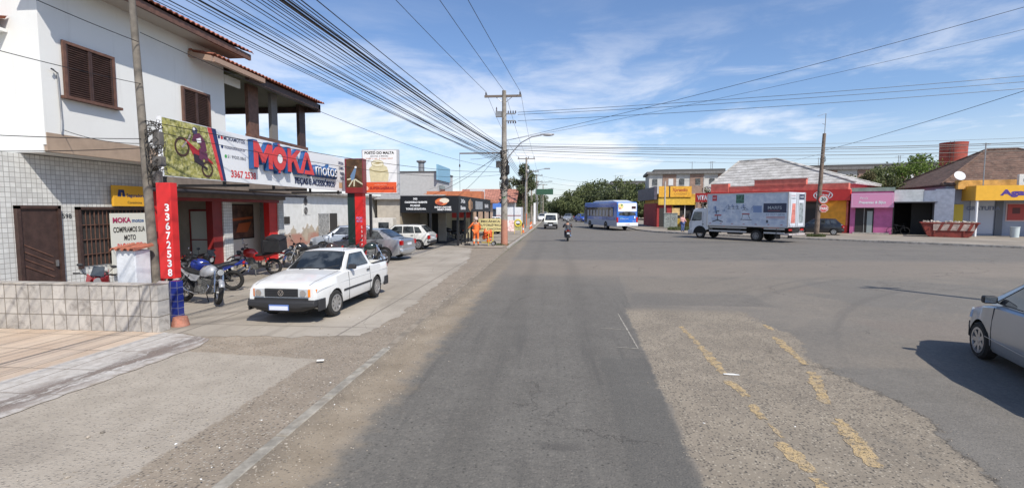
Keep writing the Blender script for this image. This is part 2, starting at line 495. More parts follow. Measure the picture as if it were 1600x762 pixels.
def dirt_material():      # strip of dirt and stone between the kerb and the private concrete, with old slabs
    m, nt, p = newmat('dusty_verge')
    P, x, y, z = wpos(nt)
    nb = noise(nt, P, .4, 5, .6); nm = noise(nt, P, 1.8, 6, .65); ns = noise(nt, P, 9, 5, .6); nf = noise(nt, P, 60, 3, .6)
    wob = (nm - .5) * 1.0 + (ns - .5) * .5
    vo = voro(nt, P, 26.); vd = E(nt, vo.outputs['Distance'])
    vs = nt.nodes.new('ShaderNodeSeparateColor'); nt.links.new(vo.outputs['Color'], vs.inputs[0]); vr = E(nt, vs.outputs[0])
    c = mix(nt, nm.st(.32, .7), (.235, .188, .135), (.345, .282, .21))
    gv = (x + wob * .3 + y * .02).st(-4.6, -4.2)
    c = mix(nt, gv * .4, c, (.20, .165, .125))
    c = mix(nt, vd.st(.42, .28) * vr.st(.6, .7) * .8, c, (.40, .36, .30))
    c = mix(nt, vd.st(.42, .28) * vr.st(.36, .26) * .8, c, (.075, .062, .048))
    c = mix(nt, noise(nt, P, 30., 2).st(.55, .7) * .45, c, (.085, .068, .05))
    # old concrete slab beside the pavement
    slab = (x + wob * .35).st(-3.86, -3.92) * (y + wob * .4 + x * .1).st(7.12, 7.04)
    sc_ = mix(nt, nm.st(.3, .7), (.33, .288, .232), (.41, .362, .295))
    sc_ = mix(nt, vd.st(.36, .24) * vr.st(.6, .66) * .65, sc_, (.12, .10, .08))
    sc_ = mix(nt, noise(nt, P, 36., 2).st(.56, .7) * .4, sc_, (.12, .10, .08))
    sc_ = mix(nt, vd.st(.3, .15) * vr.st(.25, .15) * .5, sc_, (.48, .45, .4))
    c = mix(nt, slab * .9, c, sc_)
    hole = (nb + nm * .4).st(.78, .86)
    c = mix(nt, hole * .35, c, (.15, .125, .1))
    # tyre tracks
    c = mix(nt, nf.st(.3, .7) * .25, c, (.33, .29, .24))
    nt.links.new(c, p.inputs['Base Color']); p.inputs['Roughness'].default_value = .95
    bump(nt, p, vd.st(.0, .5) * -.8 + nf * .5 + ns * .6, .7, .016)
    return m

def concrete_lot(name, a, b, joint=3.2, tyre=True):
    m, nt, p = newmat(name)
    P, x, y, z = wpos(nt)
    nb = noise(nt, P, .35, 6, .62); nm = noise(nt, P, 2., 6, .68); nf = noise(nt, P, 45, 4, .6)
    c = mix(nt, nb.st(.32, .68), a, b)
    c = mix(nt, nm.st(.45, .75) * .35, c, tuple(q * .72 for q in a))
    cbs = nt.nodes.new('ShaderNodeCombineXYZ'); put(nt, cbs.inputs[0], x * 1.9); put(nt, cbs.inputs[1], y * .22)
    st = noise(nt, cbs.outputs[0], 1.3, 5, .62).st(.52, .74)
    c = mix(nt, st * .4, c, tuple(q * .5 for q in a))
    if tyre:
        # tyre smears swinging out of the lot to the left
        t = (y + x * -1.2 - 18.6 + (nm - .5) * .5) * .6
        sm = ((t.abs().st(.32, .02)).max((t - .75).abs().st(.2, .02) * .7)) * x.st(-5.6, -6.9) * nm.st(.2, .5)
        c = mix(nt, sm * .6, c, tuple(q * .42 for q in a))
    jt = ((y / joint)._m('FRACT') - .5).abs().st(.490, .496)
    jx = (((x + 1.0) / joint)._m('FRACT') - .5).abs().st(.490, .496)
    j = jt.max(jx)
    c = mix(nt, j * .6, c, (.1, .085, .07))
    vc = voro(nt, P, .6, 'DISTANCE_TO_EDGE')
    cr = E(nt, vc.outputs['Distance']).st(.006, .001) * nb.st(.4, .6)
    c = mix(nt, cr * .5, c, (.09, .08, .07))
    c = mix(nt, nf.st(.35, .7) * .18, c, tuple(min(1, q * 1.25) for q in b))
    nt.links.new(c, p.inputs['Base Color']); p.inputs['Roughness'].default_value = .85
    bump(nt, p, nf * .5 + nm * .5 - j * 2, .4, .008)
    return m

def sidewalk_material():
    m, nt, p = newmat('tan_paving_slabs')
    P, x, y, z = wpos(nt)
    nm = noise(nt, P, 1.4, 6, .66); ns = noise(nt, P, 8, 5, .6); nf = noise(nt, P, 60, 3)
    # slabs
    u = x * .9 + y * .1; v = y * 1.0
    cb = nt.nodes.new('ShaderNodeCombineXYZ'); put(nt, cb.inputs[0], x); put(nt, cb.inputs[1], y)
    b = nt.nodes.new('ShaderNodeTexBrick'); nt.links.new(cb.outputs[0], b.inputs['Vector'])
    b.offset = 0; b.inputs['Scale'].default_value = 1; b.inputs['Mortar Size'].default_value = .012
    b.inputs['Brick Width'].default_value = .62; b.inputs['Row Height'].default_value = .95
    b.inputs['Color1'].default_value = (.40, .295, .21, 1); b.inputs['Color2'].default_value = (.50, .385, .285, 1)
    b.inputs['Mortar'].default_value = (.22, .16, .11, 1)
    j = E(nt, b.outputs['Fac'])
    c = mix(nt, nm.st(.38, .7) * .45, b.outputs['Color'], (.56, .47, .37))
    # pale rendered border falling to the verge, with tyre scuffs running along it
    wob = (nm - .5) * .22
    t = x * -1.0 - 7.80 + wob * .3 + (y - 6) * .04
    brd = t.st(.10, -.02)
    bc = mix(nt, ns.st(.3, .7), (.36, .335, .30), (.50, .475, .44))
    c = mix(nt, brd, c, bc)
    cbs = nt.nodes.new('ShaderNodeCombineXYZ'); put(nt, cbs.inputs[0], t * 3.2 + (nm - .5) * 2.2); put(nt, cbs.inputs[1], y * .5)
    st = noise(nt, cbs.outputs[0], 1.7, 6, .68)
    tm = (t + .98).abs().st(.42, .06)
    sc = st.st(.38, .55) * tm
    c = mix(nt, sc * .92, c, (.085, .062, .055))
    sc2 = st.st(.46, .62) * t.st(.3, -1.2)
    c = mix(nt, sc2 * .6, c, (.2, .15, .12))
    c = mix(nt, (t + ns * .3).st(-1.12, -1.3) * .8, c, (.25, .2, .15))
    c = mix(nt, j * .85, c, (.15, .12, .095))
    c = mix(nt, nf.st(.3, .7) * .15, c, (.7, .62, .52))
    nt.links.new(c, p.inputs['Base Color']); p.inputs['Roughness'].default_value = .8
    bump(nt, p, j * -2.0 + ns * .3 + nf * .3, .4, .006)
    return m

def sheet(name, pts, z, m, jit=0., step=.35, kind='structure'):
    """flat irregular polygon"""
    out = []
    n = len(pts)
    for i in range(n):
        a = Vector(pts[i]); b = Vector(pts[(i + 1) % n]); L = (b - a).length
        k = max(1, int(L / step)) if jit else 1
        for q in range(k):
            p = a.lerp(b, q / k)
            if jit and q: p += Vector((random.uniform(-jit, jit), random.uniform(-jit, jit)))
            out.append((p.x, p.y, z))
    o = MB(); o.face(out)
    return tag(o.build(name, m), kind=kind)

m, nt, p = newmat('dry_earth')
P, x, y, z = wpos(nt)
c = mix(nt, noise(nt, P, .15, 6, .6).st(.35, .65), (.10, .11, .05), (.20, .17, .12))
nt.links.new(c, p.inputs['Base Color']); p.inputs['Roughness'].default_value = 1
g = MB(); g.box(-900, 900, -300, 1500, -1.0, -.02)
tag(g.build('ground', m), kind='structure')

ROADM = road_material()
# main road with junction and the side street that leaves to the right
tag(sheet('road', [(-2.98, -20), (60, -20), (60, 2), (29.2, 32.2), (12.9, 47.6), (10.3, 51.5), (9.2, 56), (9.2, 420), (-2.45, 420), (-2.45, 60), (-2.95, 12)], 0.0, ROADM), kind='structure')
tag(sheet('dirt_verge', [(-30, -8), (-2.99, -8), (-2.99, 12), (-2.97, 32), (-2.62, 60), (-2.62, 100), (-9, 100), (-9, 12), (-30, 12)], -0.001, dirt_material()), kind='structure')
LOT = concrete_lot('forecourt_concrete', (.28, .245, .195), (.385, .34, .28))
sheet('forecourt', [(-26, 9.4), (-8.2, 9.4), (-7.95, 8.85), (-6.6, 8.65), (-5.2, 8.75), (-3.75, 8.95), (-3.55, 11), (-3.75, 15), (-4.0, 22), (-5.2, 30), (-6.6, 31.2), (-6.6, 60), (-40, 60)], 0.004, LOT, .09, .16)
# pavement along the left kerb, far
PV = concrete_lot('pavement_concrete', (.25, .21, .165), (.34, .295, .235), 2.0, False)
sheet('pavement', [(-6.6, 31.2), (-5.2, 30), (-3.3, 30), (-2.85, 60), (-2.7, 300), (-7, 300), (-6.6, 60)], 0.025, PV, .02, .8)
# tan slab pavement before the low wall
SW = sidewalk_material()
sheet('footpath', [(-30, 8.86), (-8.0, 8.86), (-7.4, 8.78), (-6.5, 8.5), (-6.30, 8.0), (-6.38, 6.6), (-6.45, 5.3), (-6.4, 2.4), (-30, 2.4)], 0.008, SW, .035, .14)
# right-hand pavement between the side street kerb and the shops
PR = concrete_lot('shop_pavement_concrete', (.22, .19, .15), (.32, .28, .225), 2.5, False)
sheet('shop_pavement', [(29.3, 32.45), (13.0, 47.9), (10.5, 51.9), (9.4, 56.2), (9.4, 300), (30, 300), (95, 60), (95, 5), (60.1, 2.1)], 0.13, PR, .0)

CONC = mat('kerb_concrete', (.36, .33, .29), .9, var=.3, scale=4, bmp=.4, bscale=50, dirt=.5)
def kerb(name, pts, w, z0, z1, m):
    b = MB()
    for (a, c_) in zip(pts, pts[1:]):
        a = Vector(a); c_ = Vector(c_); d = (c_ - a); L = d.length; d.normalize(); q = Vector((-d.y, d.x)) * w / 2
        k = max(1, int(L / 1.0))
        for i in range(k):
            s0 = a + d * (L * i / k + .006); s1 = a + d * (L * (i + 1) / k - .006)
            dz = random.uniform(-.004, .004)
            b.prism([(s0.x - q.x, s0.y - q.y, z0), (s1.x - q.x, s1.y - q.y, z0), (s1.x + q.x, s1.y + q.y, z0), (s0.x + q.x, s0.y + q.y, z0)], (0, 0, z1 - z0 + dz))
    return tag(b.build(name, m, bevel=.012), kind='structure')
KC = mat('old_kerb_concrete', (.29, .265, .22), .9, var=.3, scale=5, bmp=.4, bscale=50, dirt=.7, dcol=(.19, .155, .115))
KD = mat('dirt_covered_kerb', (.235, .20, .155), .95, var=.3, scale=3, dirt=.8, dcol=(.18, .145, .105))
kerb('left_kerb', [(-2.93, 1.5), (-2.945, 8.2)], .14, -.1, .012, KC)
kerb('left_kerb', [(-2.945, 8.2), (-2.96, 12), (-2.95, 30)], .14, -.1, .005, KD)
kerb('left_kerb', [(-2.95, 30), (-2.68, 60), (-2.68, 160)], .16, -.1, .09, CONC)
kerb('right_kerb', [(40, 22.2), (29.25, 32.3), (12.95, 47.75), (10.4, 51.7), (9.3, 56.1), (9.3, 160)], .2, -.1, .14, CONC)

# worn yellow centre markings and pale scribed lines
YP = None
m, nt, p = newmat('worn_yellow_paint')
P, x, y, z = wpos(nt)
c = mix(nt, noise(nt, P, 6, 6, .7).st(.42, .68), (.47, .34, .17), (.36, .285, .185))
c = mix(nt, noise(nt, P, 30, 3).st(.5, .65) * .6, c, (.18, .15, .12))
nt.links.new(c, p.inputs['Base Color']); p.inputs['Roughness'].default_value = .85
hole = noise(nt, P, 11, 6, .75).st(.40, .48) * noise(nt, P, 55, 3, .6).st(.34, .46)
put(nt, p.inputs['Alpha'], hole)
YP = m
def dash(p0, p1, w, m=YP, name='road_marking', z=.004, jag=.035):
    a = Vector(p0); b = Vector(p1); d = b - a; L = d.length; d.normalize(); q = Vector((-d.y, d.x))
    k = max(3, int(L / .07)); l, r = [], []
    for i in range(k + 1):
        t = i / k; e = math.sin(math.pi * min(1, max(0, t))) ** .25 if 0 < t < 1 else .55
        c0 = a + d * L * t
        u = c0 + q * (w / 2 * e + random.uniform(-jag, jag)); v = c0 - q * (w / 2 * e + random.uniform(-jag, jag))
        l.append((u.x, u.y, z)); r.append((v.x, v.y, z))
    mb = MB(); mb.face(l + r[::-1])
    return tag(mb.build(name, m), kind='structure')
for a, b, w in (((2.62, 10.3), (2.60, 8.9), .10), ((2.60, 8.85), (2.52, 7.35), .15), ((2.47, 7.05), (2.50, 6.45), .13), ((2.46, 6.2), (2.44, 5.75), .10),
                ((2.44, 5.65), (2.43, 5.3), .09), ((2.36, 5.2), (2.40, 4.6), .16), ((2.38, 4.5), (2.3, 3.9), .14),
                ((4.42, 10.6), (4.40, 10.1), .10), ((4.20, 9.6), (3.95, 7.9), .14), ((3.86, 7.55), (3.42, 6.3), .17), ((3.30, 5.85), (3.05, 4.75), .19), ((2.95, 4.3), (2.8, 3.8), .18)):
    dash(a, b, w)
WL = mat('faded_white_line', (.30, .275, .23), .85, var=.3, scale=12)
dash((1.47, 11.4), (1.46, 8.55), .03, WL, 'white_line', .005, .004)
dash((1.46, 8.55), (1.05, 8.62), .03, WL, 'white_line', .006, .004)
dash((1.42, 9.9), (.95, 10.0), .03, WL, 'white_line', .005, .004)
dash((2.50, 7.32), (2.72, 7.30), .06, mat('white_scrap', (.75, .73, .68), .8), 'white_line', .008, .01)

# loose stones along the gutter and on the verge
gm = mat('loose_stone', (.30, .26, .21), .95, var=.5, scale=9)
b = MB()
rs = random.Random(3)
def pebble(x, y, r, z=0.):
    mm = Matrix.Translation((x, y, z + r * .35)) @ Matrix.Rotation(rs.uniform(0, 6), 4, 'Z') @ Matrix.Diagonal((r * rs.uniform(.8, 1.5), r, r * rs.uniform(.4, .7), 1))
    bmesh.ops.create_icosphere(b.bm, subdivisions=1, radius=1, matrix=mm)
for i in range(2600):
    y = 3.2 + 13 * rs.random() ** 1.6
    t = rs.random()
    if t < .55: x = -2.85 + abs(rs.gauss(0, .33)); zz_ = 0
    else: x = -3.05 - abs(rs.gauss(0, .75)); zz_ = 0
    pebble(x, y, rs.uniform(.004, .012) * (1 + (rs.random() > .95)), zz_)
for i in range(700):
    x = rs.uniform(1.3, 4.4); y = rs.uniform(3.4, 11); pebble(x, y, rs.uniform(.004, .009))
tag(b.build('loose_gravel', gm), kind='stuff')
lm = mat('paper_scrap', (.8, .79, .75), .8)
b = MB()
for i in range(30):
    if rs.random() < .7: x = -3 + rs.gauss(0, .45); 
    else: x = rs.uniform(-8, 4)
    y = 3.6 + 14 * rs.random() ** 1.4
    if -6 < x < -5 and y > 9: continue
    s_ = rs.uniform(.010, .028); a = rs.uniform(0, 3)
    b.obox((x, y, .055), (s_, s_ * .6, .004), Matrix.Rotation(a, 3, 'Z') @ Matrix.Rotation(.2, 3, 'X'))
b.obox((-3.72, 7.3, .045), (.11, .05, .01), Matrix.Rotation(.3, 3, 'Z'))
tag(b.build('litter', lm), kind='stuff')
# ------------------------------------------------------------------ shared materials
m, nt, p = newmat('white_render'); P_, x, y, z = wpos(nt)
cb = nt.nodes.new('ShaderNodeCombineXYZ'); put(nt, cb.inputs[0], (x + y) * 2.2); put(nt, cb.inputs[1], z * .16)
stx = noise(nt, cb.outputs[0], 1.5, 6, .7).st(.55, .78); gen = noise(nt, P_, .7, 6, .65).st(.4, .75)
c = mix(nt, gen * .5, (.73, .73, .70), (.66, .65, .62)); c = mix(nt, stx * .35, c, (.50, .48, .44))
nt.links.new(c, p.inputs['Base Color']); p.inputs['Roughness'].default_value = .85; bump(nt, p, noise(nt, P_, 30, 4), .12, .01)
WHITE = m
BROWNBAND = mat('tan_render', (.36, .27, .20), .8, var=.1, scale=3, bmp=.2)
TILEW_Y = tilemat('white_wall_tiles', (.64, .64, .61), (.30, .29, .27), .118, .118, 'y', .006, .3, var=.10, dirt=.3, dcol=(.38, .36, .33))
TILEW_X = tilemat('white_wall_tiles_end', (.64, .64, .61), (.30, .29, .27), .118, .118, 'x', .006, .3, var=.05, dirt=.15, dcol=(.38, .36, .33))
DKWOOD = mat('dark_brown_wood', (.055, .030, .024), .55, var=.25, scale=6)
DKWOOD2 = mat('brown_wood', (.13, .065, .045), .6, var=.25, scale=6)
CLAY = mat('clay_roof_tiles', (.36, .12, .07), .85, var=.35, scale=2.5, bmp=.3, dirt=.45, dcol=(.10, .05, .04))
BLACK = mat('black_metal', (.018, .018, .02), .45)
DARK = mat('dark_interior', (.035, .032, .03), .9)
RED = mat('red_paint', (.60, .022, .022), .35, var=.08)
DKRED = mat('dark_red_paint', (.22, .02, .02), .45, var=.1)
NAVY = mat('navy_vinyl', (.018, .035, .12), .4)
BLUEL = mat('letter_blue', (.02, .085, .24), .4)
REDL = mat('letter_red', (.62, .05, .05), .35)
WHITEV = mat('white_vinyl', (.78, .78, .78), .35)
YELLOWS = mat('amber_sign', (.72, .38, .03), .4, dirt=.15)
GREYM = mat('grey_metal', (.30, .30, .30), .45, .6, var=.15)
OLDCONC = mat('pole_concrete', (.27, .235, .195), .9, var=.3, scale=3, bmp=.5, bscale=25, dirt=.5, dcol=(.09, .075, .06))
GLASSD = mat('dark_glass', (.02, .025, .03), .05, spec=.8)
BEIGE = mat('beige_plaster', (.42, .38, .32), .85, var=.12, scale=2)
CABLE = mat('cable_black', (.012, .012, .013), .5)

def corrugated(name, parent, y0, y1, xe, ze, xr, zr, m, pitch=.22, amp=.05, axis='y', course=.4):
    """barrel tile roof plane from eave (xe,ze) to ridge (xr,zr), running along y from y0 to y1"""
    b = MB()
    n = int((y1 - y0) / pitch) * 6
    L = math.hypot(xr - xe, zr - ze); k = max(1, int(L / course))
    nx, nz = -(zr - ze) / L, (xr - xe) / L
    if nz < 0: nx, nz = -nx, -nz
    for c in range(k):
        t0, t1 = c / k, (c + 1) / k + .02
        top = []; bot = []
        for t, lift in ((t0, .035), (t1, .0)):
            row = []
            for i in range(n + 1):
                y = y0 + (y1 - y0) * i / n
                h = amp * abs(math.sin(math.pi * (y - y0) / pitch)) * 1.3 + lift
                x = xe + (xr - xe) * t + nx * h; z = ze + (zr - ze) * t + nz * h
                row.append((x, y, z) if axis == 'y' else (y, x, z))
            top.append(row)
        r = [[b.bm.verts.new(p) for p in row] for row in top]
        for i in range(n): b.bm.faces.new((r[0][i], r[0][i + 1], r[1][i + 1], r[1][i]))
        # front lip
        lip = []
        for p in top[0]:
            q = Vector(p); 
            if axis == 'y': q -= Vector((nx, 0, nz)) * .03
            else: q -= Vector((0, nx, nz)) * .03
            lip.append(b.bm.verts.new(q))
        for i in range(n): b.bm.faces.new((r[0][i + 1], r[0][i], lip[i], lip[i + 1]))
    return b.build(name, m, parent, world=True)

# ------------------------------------------------------------------ two-storey house with the motorcycle shop
H_ = thing('commercial_house', 'white two storey house with brown shutters, tiled eaves and a motorcycle shop below', 'building', (-14, 14, 0))
def P(name, m, *c, **k): return bx(name, m, H_, *c, world=True, **k)
P('upper_wall', WHITE, -19, -12, 10.6, 17.0, 3.96, 8.29)
P('wall_band', BROWNBAND, -12.06, -11.985, 10.62, 17.0, 3.80, 4.25)
P('wall_base', WHITE, -19, -12.07, 10.6, 14.41, 3.78, 3.959)
P('floor_slab', mat('grey_brown_render', (.20, .165, .14), .85, var=.15), -19, -12.0, 14.42, 22.7, 3.15, 3.95)
# tile clad recessed ground floor
P('tiled_wall', TILEW_Y, -19, -12.7, 5.5, 14.3, 0, 3.76)
# side lean-to roof at upper left
b = MB(); b.box(-17, -12.78, 10.05, 10.59, 6.55, 6.62); b.build('awning_board', WHITE, H_, world=True)
corrugated('awning_tiles', H_, -17, -12.7, 9.95, 6.62, 10.58, 6.85, CLAY, axis='x')
# door
dr = P('door', DKWOOD, -12.70, -12.64, 10.45, 11.32, 0.05, 2.45)
b = MB()
for i in range(4):
    z0 = 1.35 - i * .17
    b.prism([(-12.635, 10.5, z0 + .22), (-12.635, 11.15, z0 - .12), (-12.635, 11.15, z0 - .09), (-12.635, 10.5, z0 + .25)], (.012, 0, 0))
b.build('door_moulding', DKWOOD2, dr, world=True)
b = MB(); b.box(-12.71, -12.60, 10.37, 10.45, 0, 2.52); b.box(-12.71, -12.60, 11.32, 11.40, 0, 2.52); b.box(-12.71, -12.60, 10.37, 11.40, 2.45, 2.53); b.build('door_frame', DKWOOD, H_, world=True)
bx('handle', GREYM, dr, -12.63, -12.58, 11.2, 11.24, 1.0, 1.15, world=True)
# barred window
wn = P('window', DARK, -12.705, -12.68, 11.92, 13.95, .9, 2.42)
b = MB()
for i in range(16): y = 11.95 + i * .125; b.box(-12.66, -12.64, y, y + .018, .9, 2.4)
for z in (1.2, 1.6, 2.0): b.box(-12.665, -12.635, 11.92, 13.95, z, z + .02)
b.build('window_bars', DKWOOD2, wn, world=True)
b = MB(); b.box(-12.7, -12.6, 11.84, 11.92, .85, 2.5); b.box(-12.7, -12.6, 13.95, 14.03, .85, 2.5); b.box(-12.7, -12.6, 11.84, 14.03, 2.42, 2.5); b.build('window_frame', DKWOOD, wn, world=True)
# house number
pn = Panel((-12.697, 11.62, 2.2), (0, 1, 0), (0, 0, 1), H_, True)
pn.text('598', 0, 0, .12, BLACK, align='CENTER', name='house_number', bold=.01)
# upper windows with louvred shutters
def shutter_window(y0, y1, z0, z1):
    w = P('window', DKWOOD, -12.0, -11.985, y0, y1, z0, z1)
    b = MB(); f = .07
    b.box(-11.98, -11.92, y0 - f, y0, z0 - f, z1 + f); b.box(-11.98, -11.92, y1, y1 + f, z0 - f, z1 + f); b.box(-11.98, -11.92, y0, y1, z1, z1 + f)
    b.build('frame', DKWOOD2, w, world=True)
    for s in (0, 1):
        a = y0 + (y1 - y0) * .5 * s; c = a + (y1 - y0) * .5
        b = MB(); b.box(-11.982, -11.935, a + .005, a + .05, z0, z1); b.box(-11.982, -11.935, c - .05, c - .005, z0, z1)
        n = int((z1 - z0) / .055)
        for i in range(n):
            z = z0 + .02 + i * .055
            b.prism([(-11.98, a + .05, z + .04), (-11.945, a + .05, z), (-11.940, a + .05, z + .008), (-11.975, a + .05, z + .048)], (0, c - a - .1, 0))
        b.build('shutter', DKWOOD, w, world=True)
    bx('sill', DKWOOD2, w, -11.99, -11.84, y0 - .14, y1 + .16, z0 - .09, z0 - .02, world=True)
shutter_window(11.16, 12.42, 5.22, 6.46)
shutter_window(14.95, 16.08, 4.9, 6.30)
# conduit and service wires on the wall
b = MB(); b.tube([(-11.95, 10.85, 5.75), (-11.9, 10.75, 5.75), (-11.96, 10.95, 5.7), (-11.96, 10.98, 4.6), (-11.95, 10.95, 4.3)], .02, 6); b.build('conduit', GREYM, H_, world=True)
# main roof
b = MB(); b.prism([(-11.2, 9.95, 7.98), (-15.8, 9.95, 9.85), (-15.8, 9.95, 9.92), (-11.2, 9.95, 8.05)], (0, 7.4, 0)); b.build('roof_boards', DKWOOD, H_, world=True)
P('fascia_board', DKWOOD2, -11.24, -11.16, 9.93, 17.36, 7.86, 8.06)
P('soffit', mat('soffit_cream', (.42, .38, .33), .8), -11.99, -11.25, 9.95, 17.3, 7.93, 7.97)
corrugated('roof_tiles', H_, 9.9, 17.4, -11.1, 8.07, -15.8, 9.97, CLAY)
corrugated('roof_tiles', H_, 9.9, 17.4, -20.5, 8.07, -15.8, 9.97, CLAY)
b = MB(); b.face([(-12, 10.6, 8), (-19, 10.6, 8), (-15.8, 10.6, 9.7)]); b.face([(-12, 17.0, 8), (-19, 17.0, 8), (-15.8, 17.0, 9.7)]); b.build('gable_wall', WHITE, H_, world=True)
# terrace
P('parapet', WHITE, -12.05, -11.95, 17.02, 22.72, 3.96, 5.22)
P('parapet_cap', DKWOOD2, -12.12, -11.90, 18.3, 22.76, 5.22, 5.38)
for (a, c_, m_) in ((18.35, 19.0, DKWOOD2), (19.9, 20.35, mat('grey_column', (.17, .16, .15), .8)), (22.15, 22.7, DKWOOD)):
    P('column', m_, -12.12, -11.98, a, c_, 5.38, 7.3)
P('terrace_ceiling', mat('olive_ceiling', (.085, .085, .05), .8), -17.5, -11.4, 17.02, 22.9, 7.3, 7.42)
P('terrace_beam', mat('olive_ceiling', (.08, .08, .05), .8), -17.4, -17.2, 17.02, 22.7, 6.65, 7.3)
P('terrace_wall', WHITE, -12.05, -11.98, 17.02, 17.9, 7.0, 7.3)
P('eave_board', DKWOOD, -11.45, -11.3, 17.4, 22.9, 7.18, 7.42)
P('side_beam', DKWOOD, -17.5, -11.3, 22.72, 22.9, 7.05, 7.42)
corrugated('terrace_roof_tiles', H_, 15.3, 23.0, -11.15, 7.44, -16.5, 8.5, CLAY)
b = MB(); b.prism([(-11.2, 15.28, 7.24), (-13.6, 15.28, 7.72), (-13.6, 15.28, 7.9), (-11.2, 15.28, 7.42)], (0, .12, 0)); b.box(-11.3, -11.16, 15.4, 18.2, 7.26, 7.42); b.build('barge_board', mat('light_wood', (.34, .23, .17), .7), H_, world=True)

# shop front
for (a, c_) in ((14.3, 14.75), (18.05, 18.55), (21.85, 22.3)):
    bx('pillar', TILEW_Y, H_, -13.35, -12.98, a, c_, 0, 3.15, world=True)
for (a, c_) in ((17.5, 18.04), (21.2, 21.84)):
    bx('red_pilaster', DKRED if a < 18 else RED, H_, -13.3, -13.04, a, c_, 0, 3.0, world=True)
P('red_pilaster', RED, -13.0, -12.72, 14.32, 14.7, 0, 3.1)
P('shop_lintel', mat('grey_brown_render', (.2, .16, .14)), -13.4, -12.9, 14.3, 22.35, 2.85, 3.14)
P('red_lintel', DKRED, -12.96, -12.9, 14.76, 21.8, 2.72, 2.84)
P('end_wall', mat('grey_end_wall', (.30, .31, .31), .85, var=.1), -19, -13.4, 22.0, 22.3, 0, 3.15)
P('back_wall', mat('shop_wall_cream', (.62, .58, .5), .8), -15.3, -15.2, 14.3, 18.2, 0.0, 3.14)
P('bay_wall', mat('shop_wall_cream', (.62, .58, .5), .8), -14.1, -14.0, 18.36, 22.0, 0.0, 3.14)
P('inner_wall', BEIGE, -15.2, -13.5, 18.2, 18.35, 0, 3.14)
P('shop_floor', mat('shop_floor_tiles', (.25, .22, .2), .5, var=.1), -17.5, -13.4, 14.3, 22.0, 0.0, .14)
P('shop_ceiling', mat('shop_ceiling', (.3, .28, .26)), -17.5, -13.4, 14.3, 22.0, 3.05, 3.14)
dd = P('glass_door', mat('frosted_door', (.62, .66, .62), .4), -14.45, -13.55, 18.15, 18.19, .14, 2.35)
b = MB(); b.box(-14.5, -14.45, 18.12, 18.18, .14, 2.42); b.box(-14.45, -13.55, 18.12, 18.18, 2.35, 2.42); b.box(-14.45, -13.55, 18.13, 18.149, 1.2, 1.24); b.build('door_frame', DKRED, dd, world=True)
P('partition', DKRED, -15.18, -15.1, 14.4, 18.1, 2.5, 3.0)
P('shop_counter', mat('counter_dark', (.05, .045, .045), .5), -14.9, -14.2, 14.6, 15.7, .14, 1.15)
# dark poster on the right-hand shop wall
ps = thing('wall_poster', 'dark framed motorcycle poster on the shop wall inside the right bay', 'poster', (-13.95, 20.5, 1.1))
pp = Panel((-13.99, 19.75, 1.1), (0, 1, 0), (0, 0, 1), ps, True)
pp.rect(0, 0, 1.7, 1.55, DARK, name='poster_frame', th=.03, lift=0)
pp.rect(.06, .06, 1.64, 1.49, mat('poster_print', (.09, .05, .035), .4, var=.8, scale=2.2), name='poster_print', lift=.034)
pp.multi([[(.1, .8), (1.6, .9), (1.6, 1.0), (.1, .92)], [(.4, .3), (1.2, .3), (1.5, .75), (.6, .7)]], mat('poster_orange', (.35, .09, .03), .4), lift=.038)
pb = thing('blue_notice', 'small blue notice hanging inside the left shop bay', 'poster', (-15.1, 15.2, 1.7))
bx('notice_sheet', mat('notice_blue', (.03, .08, .25), .4), pb, -15.10, -15.08, 14.95, 15.5, 1.6, 2.35, world=True)
bx('notice_print', mat('notice_pale', (.5, .55, .65), .4), pb, -15.078, -15.075, 15.1, 15.35, 1.85, 2.05, world=True)

# retractable awning roll under the sign
aw = thing('rolled_awning', 'dark rolled awning stretched beneath the big shop sign', 'awning', (-12.6, 18, 2.9))
b = MB(); b.tube([(-11.9, 13.3, 3.02), (-11.9, 22.4, 3.02)], .06, 8); b.build('roll', mat('awning_black', (.03, .028, .035), .7), aw, world=True)
b = MB()
for y in (14, 18.3, 22): b.box(-12.95, -11.9, y, y + .05, 3.0, 3.05)
b.build('arm', BLACK, aw, world=True)

# ------------------------------------------------------------------ big shop sign
S = thing('shop_sign', 'long white shop sign with red and blue raised lettering and a motocross picture', 'sign', (-9.5, 16.2, 3.24))
X0 = -9.5
b = MB(); b.box(X0 - .12, X0, 11.12, 21.5, 3.24, 4.68)
b.build('sign_board', mat('sign_white', (.74, .75, .76), .35), S, world=True)
b = MB()
for y in (11.3, 13.5, 16, 18.5, 21): b.box(X0 - .2, X0 - .12, y, y + .05, 3.1, 4.6)
b.box(X0 - .2, X0 - .14, 11.2, 21.4, 3.25, 3.31); b.box(X0 - .2, X0 - .14, 11.2, 21.4, 4.5, 4.56)
for y in (14.6, 18.2, 22.0): b.box(-12.9, X0 - .14, min(y, 21.3), min(y, 21.3) + .06, 3.14, 3.22)
b.build('sign_frame', BLACK, S, world=True)
sp = Panel((X0, 11.12, 3.24), (0, 1, 0), (0, 0, 1), S, True)      # x 0..10.38, y 0..1.44
